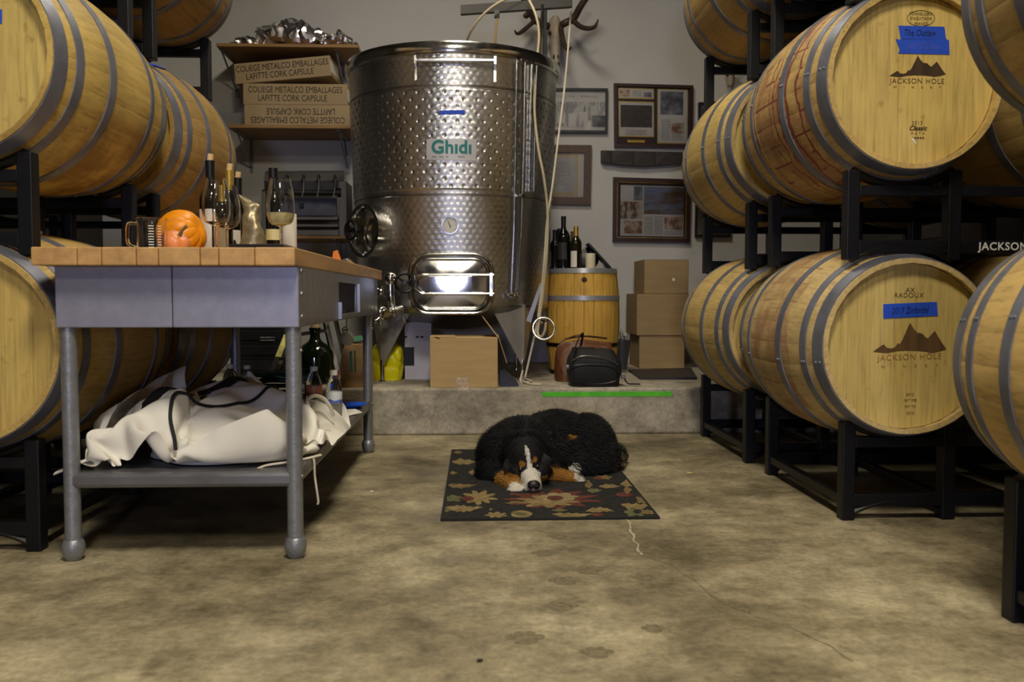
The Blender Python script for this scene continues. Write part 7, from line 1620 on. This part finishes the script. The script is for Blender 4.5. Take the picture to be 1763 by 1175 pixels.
# fur: short on the face and paws, long over the body
rnd = random.Random(11)
vs, fs, fc = [], [], []
polys = [(p.center.copy(), p.normal.copy(), p.area) for p in me.polygons]
tot = sum(a for _, _, a in polys)
def clear_of(p):
    if (p - P(919, 837, 3.47)).length < .021: return True
    return min((p - e).length for e in EYES) < .015
LONG_AX = Vector((1, .15, 0))
for c, n_, a in polys:
    face = c.y < 3.70 and c.x < P(945, 800, 3.62).x and c.z < .2
    paw = near_seg(c, P(956, 818, 3.69), P(1004, 829, 3.655)) < .05 or (c - pawL).length < .06
    dens = 75000 if face or paw else 52000
    if c.z < ZR + .002 and n_.z < -.5: continue
    k = a * dens; k = int(k) + (1 if rnd.random() < k - int(k) else 0)
    for _ in range(k):
        q = c + Vector((rnd.uniform(-1, 1), rnd.uniform(-1, 1), rnd.uniform(-1, 1))) * .004
        if clear_of(q): continue
        if face:
            fl = (q - MZ1) + Vector((0, 0, .04)); L = .006 + .020 * min(1, max(0, ((q - MZ1).length - .07) / .10)); w_ = .0008
        elif paw:
            fl = Vector((.6, -.7, -.2)); L = .011; w_ = .0008
        else:
            fl = Vector((q.x - S.x, (q.y - S.y) * .5, -.05 - .35 * max(0, .2 - q.z))) + Vector((0, -.06, -.10)); L = rnd.uniform(.020, .042); w_ = .0011
            if q.x > P(1050, 780, 4).x: fl = fl + Vector((.25, -.1, .05)); L *= 1.15
            if q.x < P(850, 800, 3.8).x: fl = Vector((-.35, -.25, -.6))
        fl = fl + Vector((noise.noise(q * 22), noise.noise(q * 22 + Vector((9, 0, 0))), noise.noise(q * 22 + Vector((0, 9, 0))))) * fl.length * .45
        fl = fl - n_ * fl.dot(n_)
        if fl.length < 1e-5: continue
        fl.normalize(); fl = (fl + Vector((rnd.uniform(-.16, .16), rnd.uniform(-.16, .16), rnd.uniform(-.16, .16)))).normalized()
        sd = fl.cross(n_); 
        if sd.length < 1e-5: continue
        sd.normalize(); col = fur_col(q, rnd.uniform(-.004, .004)); j = rnd.uniform(.75, 1.3); i0 = len(vs)
        lift = .42 if not (face or paw) else .25
        p1 = q + fl * L * .5 + n_ * L * lift; p2 = q + fl * L + n_ * L * lift * rnd.uniform(.3, .9)
        for pp_ in (q - sd * w_, q + sd * w_, p1 - sd * w_ * .8, p1 + sd * w_ * .8, p2):
            vs.append((pp_.x - base.x, pp_.y - base.y, max(pp_.z, ZR) - base.z)); fc += [col[0] * j, col[1] * j, col[2] * j, 1]
        fs += [(i0, i0 + 1, i0 + 3, i0 + 2), (i0 + 2, i0 + 3, i0 + 4)]
for v in me.vertices: v.co -= base
db = link('body', me, dog)
fm = bpy.data.meshes.new('fur'); fm.from_pydata(vs, [], fs); fa = fm.color_attributes.new('Col', 'FLOAT_COLOR', 'POINT'); fa.data.foreach_set('color', fc)
fm.materials.append(dm.m); fo = link('fur', fm, dog); fo['kind'] = 'stuff'
# ears, eyes, nose, mouth, claws
def ear(a, b, c, w_, name):
    mb = MB(); pts = spline([a, b, c], 8); n = len(pts); L, R = [], []
    mb.tube(pts, [w_ * .55, w_ * .9, w_ * 1.05, w_, w_ * .6, w_ * .2], 14, sq=(.28, 1))
    for v in mb.bm.verts: v.co += Vector((noise.noise(v.co * 40), noise.noise(v.co * 40 + Vector((5, 0, 0))), 0)) * .006
    return mb.build(name, M['ear'], dog, 60)
M['ear'] = mat('ear_fur', (24, 22, 23), .75, 0, .3, 50, (1, 1, .3), bump=.6, bscale=130)
ear(P(886, 786, 3.62), P(876, 800, 3.60), P(872, 822, 3.59), .032, 'ear')
ear(P(926, 780, 3.63), P(939, 794, 3.60), P(944, 816, 3.60), .032, 'ear')
eye_m = mat('dark_eye', (24, 14, 10), .05, spec=.8)
for e in EYES:
    MB().ell(e + Vector((0, .002, 0)), (.0092, .0085, .0080), sub=3).build('eye', eye_m, dog)
ns = P(919, 835.5, 3.452); nm = mat('wet_nose', (34, 28, 28), .25, bump=.3, bscale=400)
no = MB().ell(ns, (.0255, .016, .0190), (.1, 0, 0)).ell(ns + Vector((0, .005, -.016)), (.013, .012, .014)).build('nose', nm, dog)
MB().ell(ns + Vector((-.0115, -.0125, -.002)), (.0058, .004, .0046), (0, .4, 0), 2).ell(ns + Vector((.0115, -.0125, -.002)), (.0058, .004, .0046), (0, -.4, 0), 2).build('nostril', M['ink'], no)
MB().tube(spline([P(907, 848, 3.462), P(913, 847, 3.448), P(918, 845, 3.442), P(924, 847, 3.446), P(930, 847, 3.462)], 5), [.004, .009, .0115, .009, .004], 9).tube([P(918.5, 841, 3.447), P(918, 845, 3.444)], .0022, 5).build('mouth', mat('dark_lip', (52, 42, 42), .5), dog)
cl = MB()
for k in range(4): cl.tube([P(878.5 + 6.2 * k, 848.5 - 1.0 * abs(k - 1.5), 3.458), P(878.8 + 6.2 * k, 851 - 1.0 * abs(k - 1.5), 3.450)], [.0032, .0008], 6)
for k in range(3): cl.tube([P(1006.5 - 1.5 * k, 832.5 - 3.4 * k, 3.65 + .014 * k), P(1009.5 - 1.5 * k, 834 - 3.4 * k, 3.648 + .014 * k)], [.003, .0008], 6)
for v in cl.bm.verts: v.co.z = max(v.co.z, ZR)
cl.build('claw', M['ink'], dog)
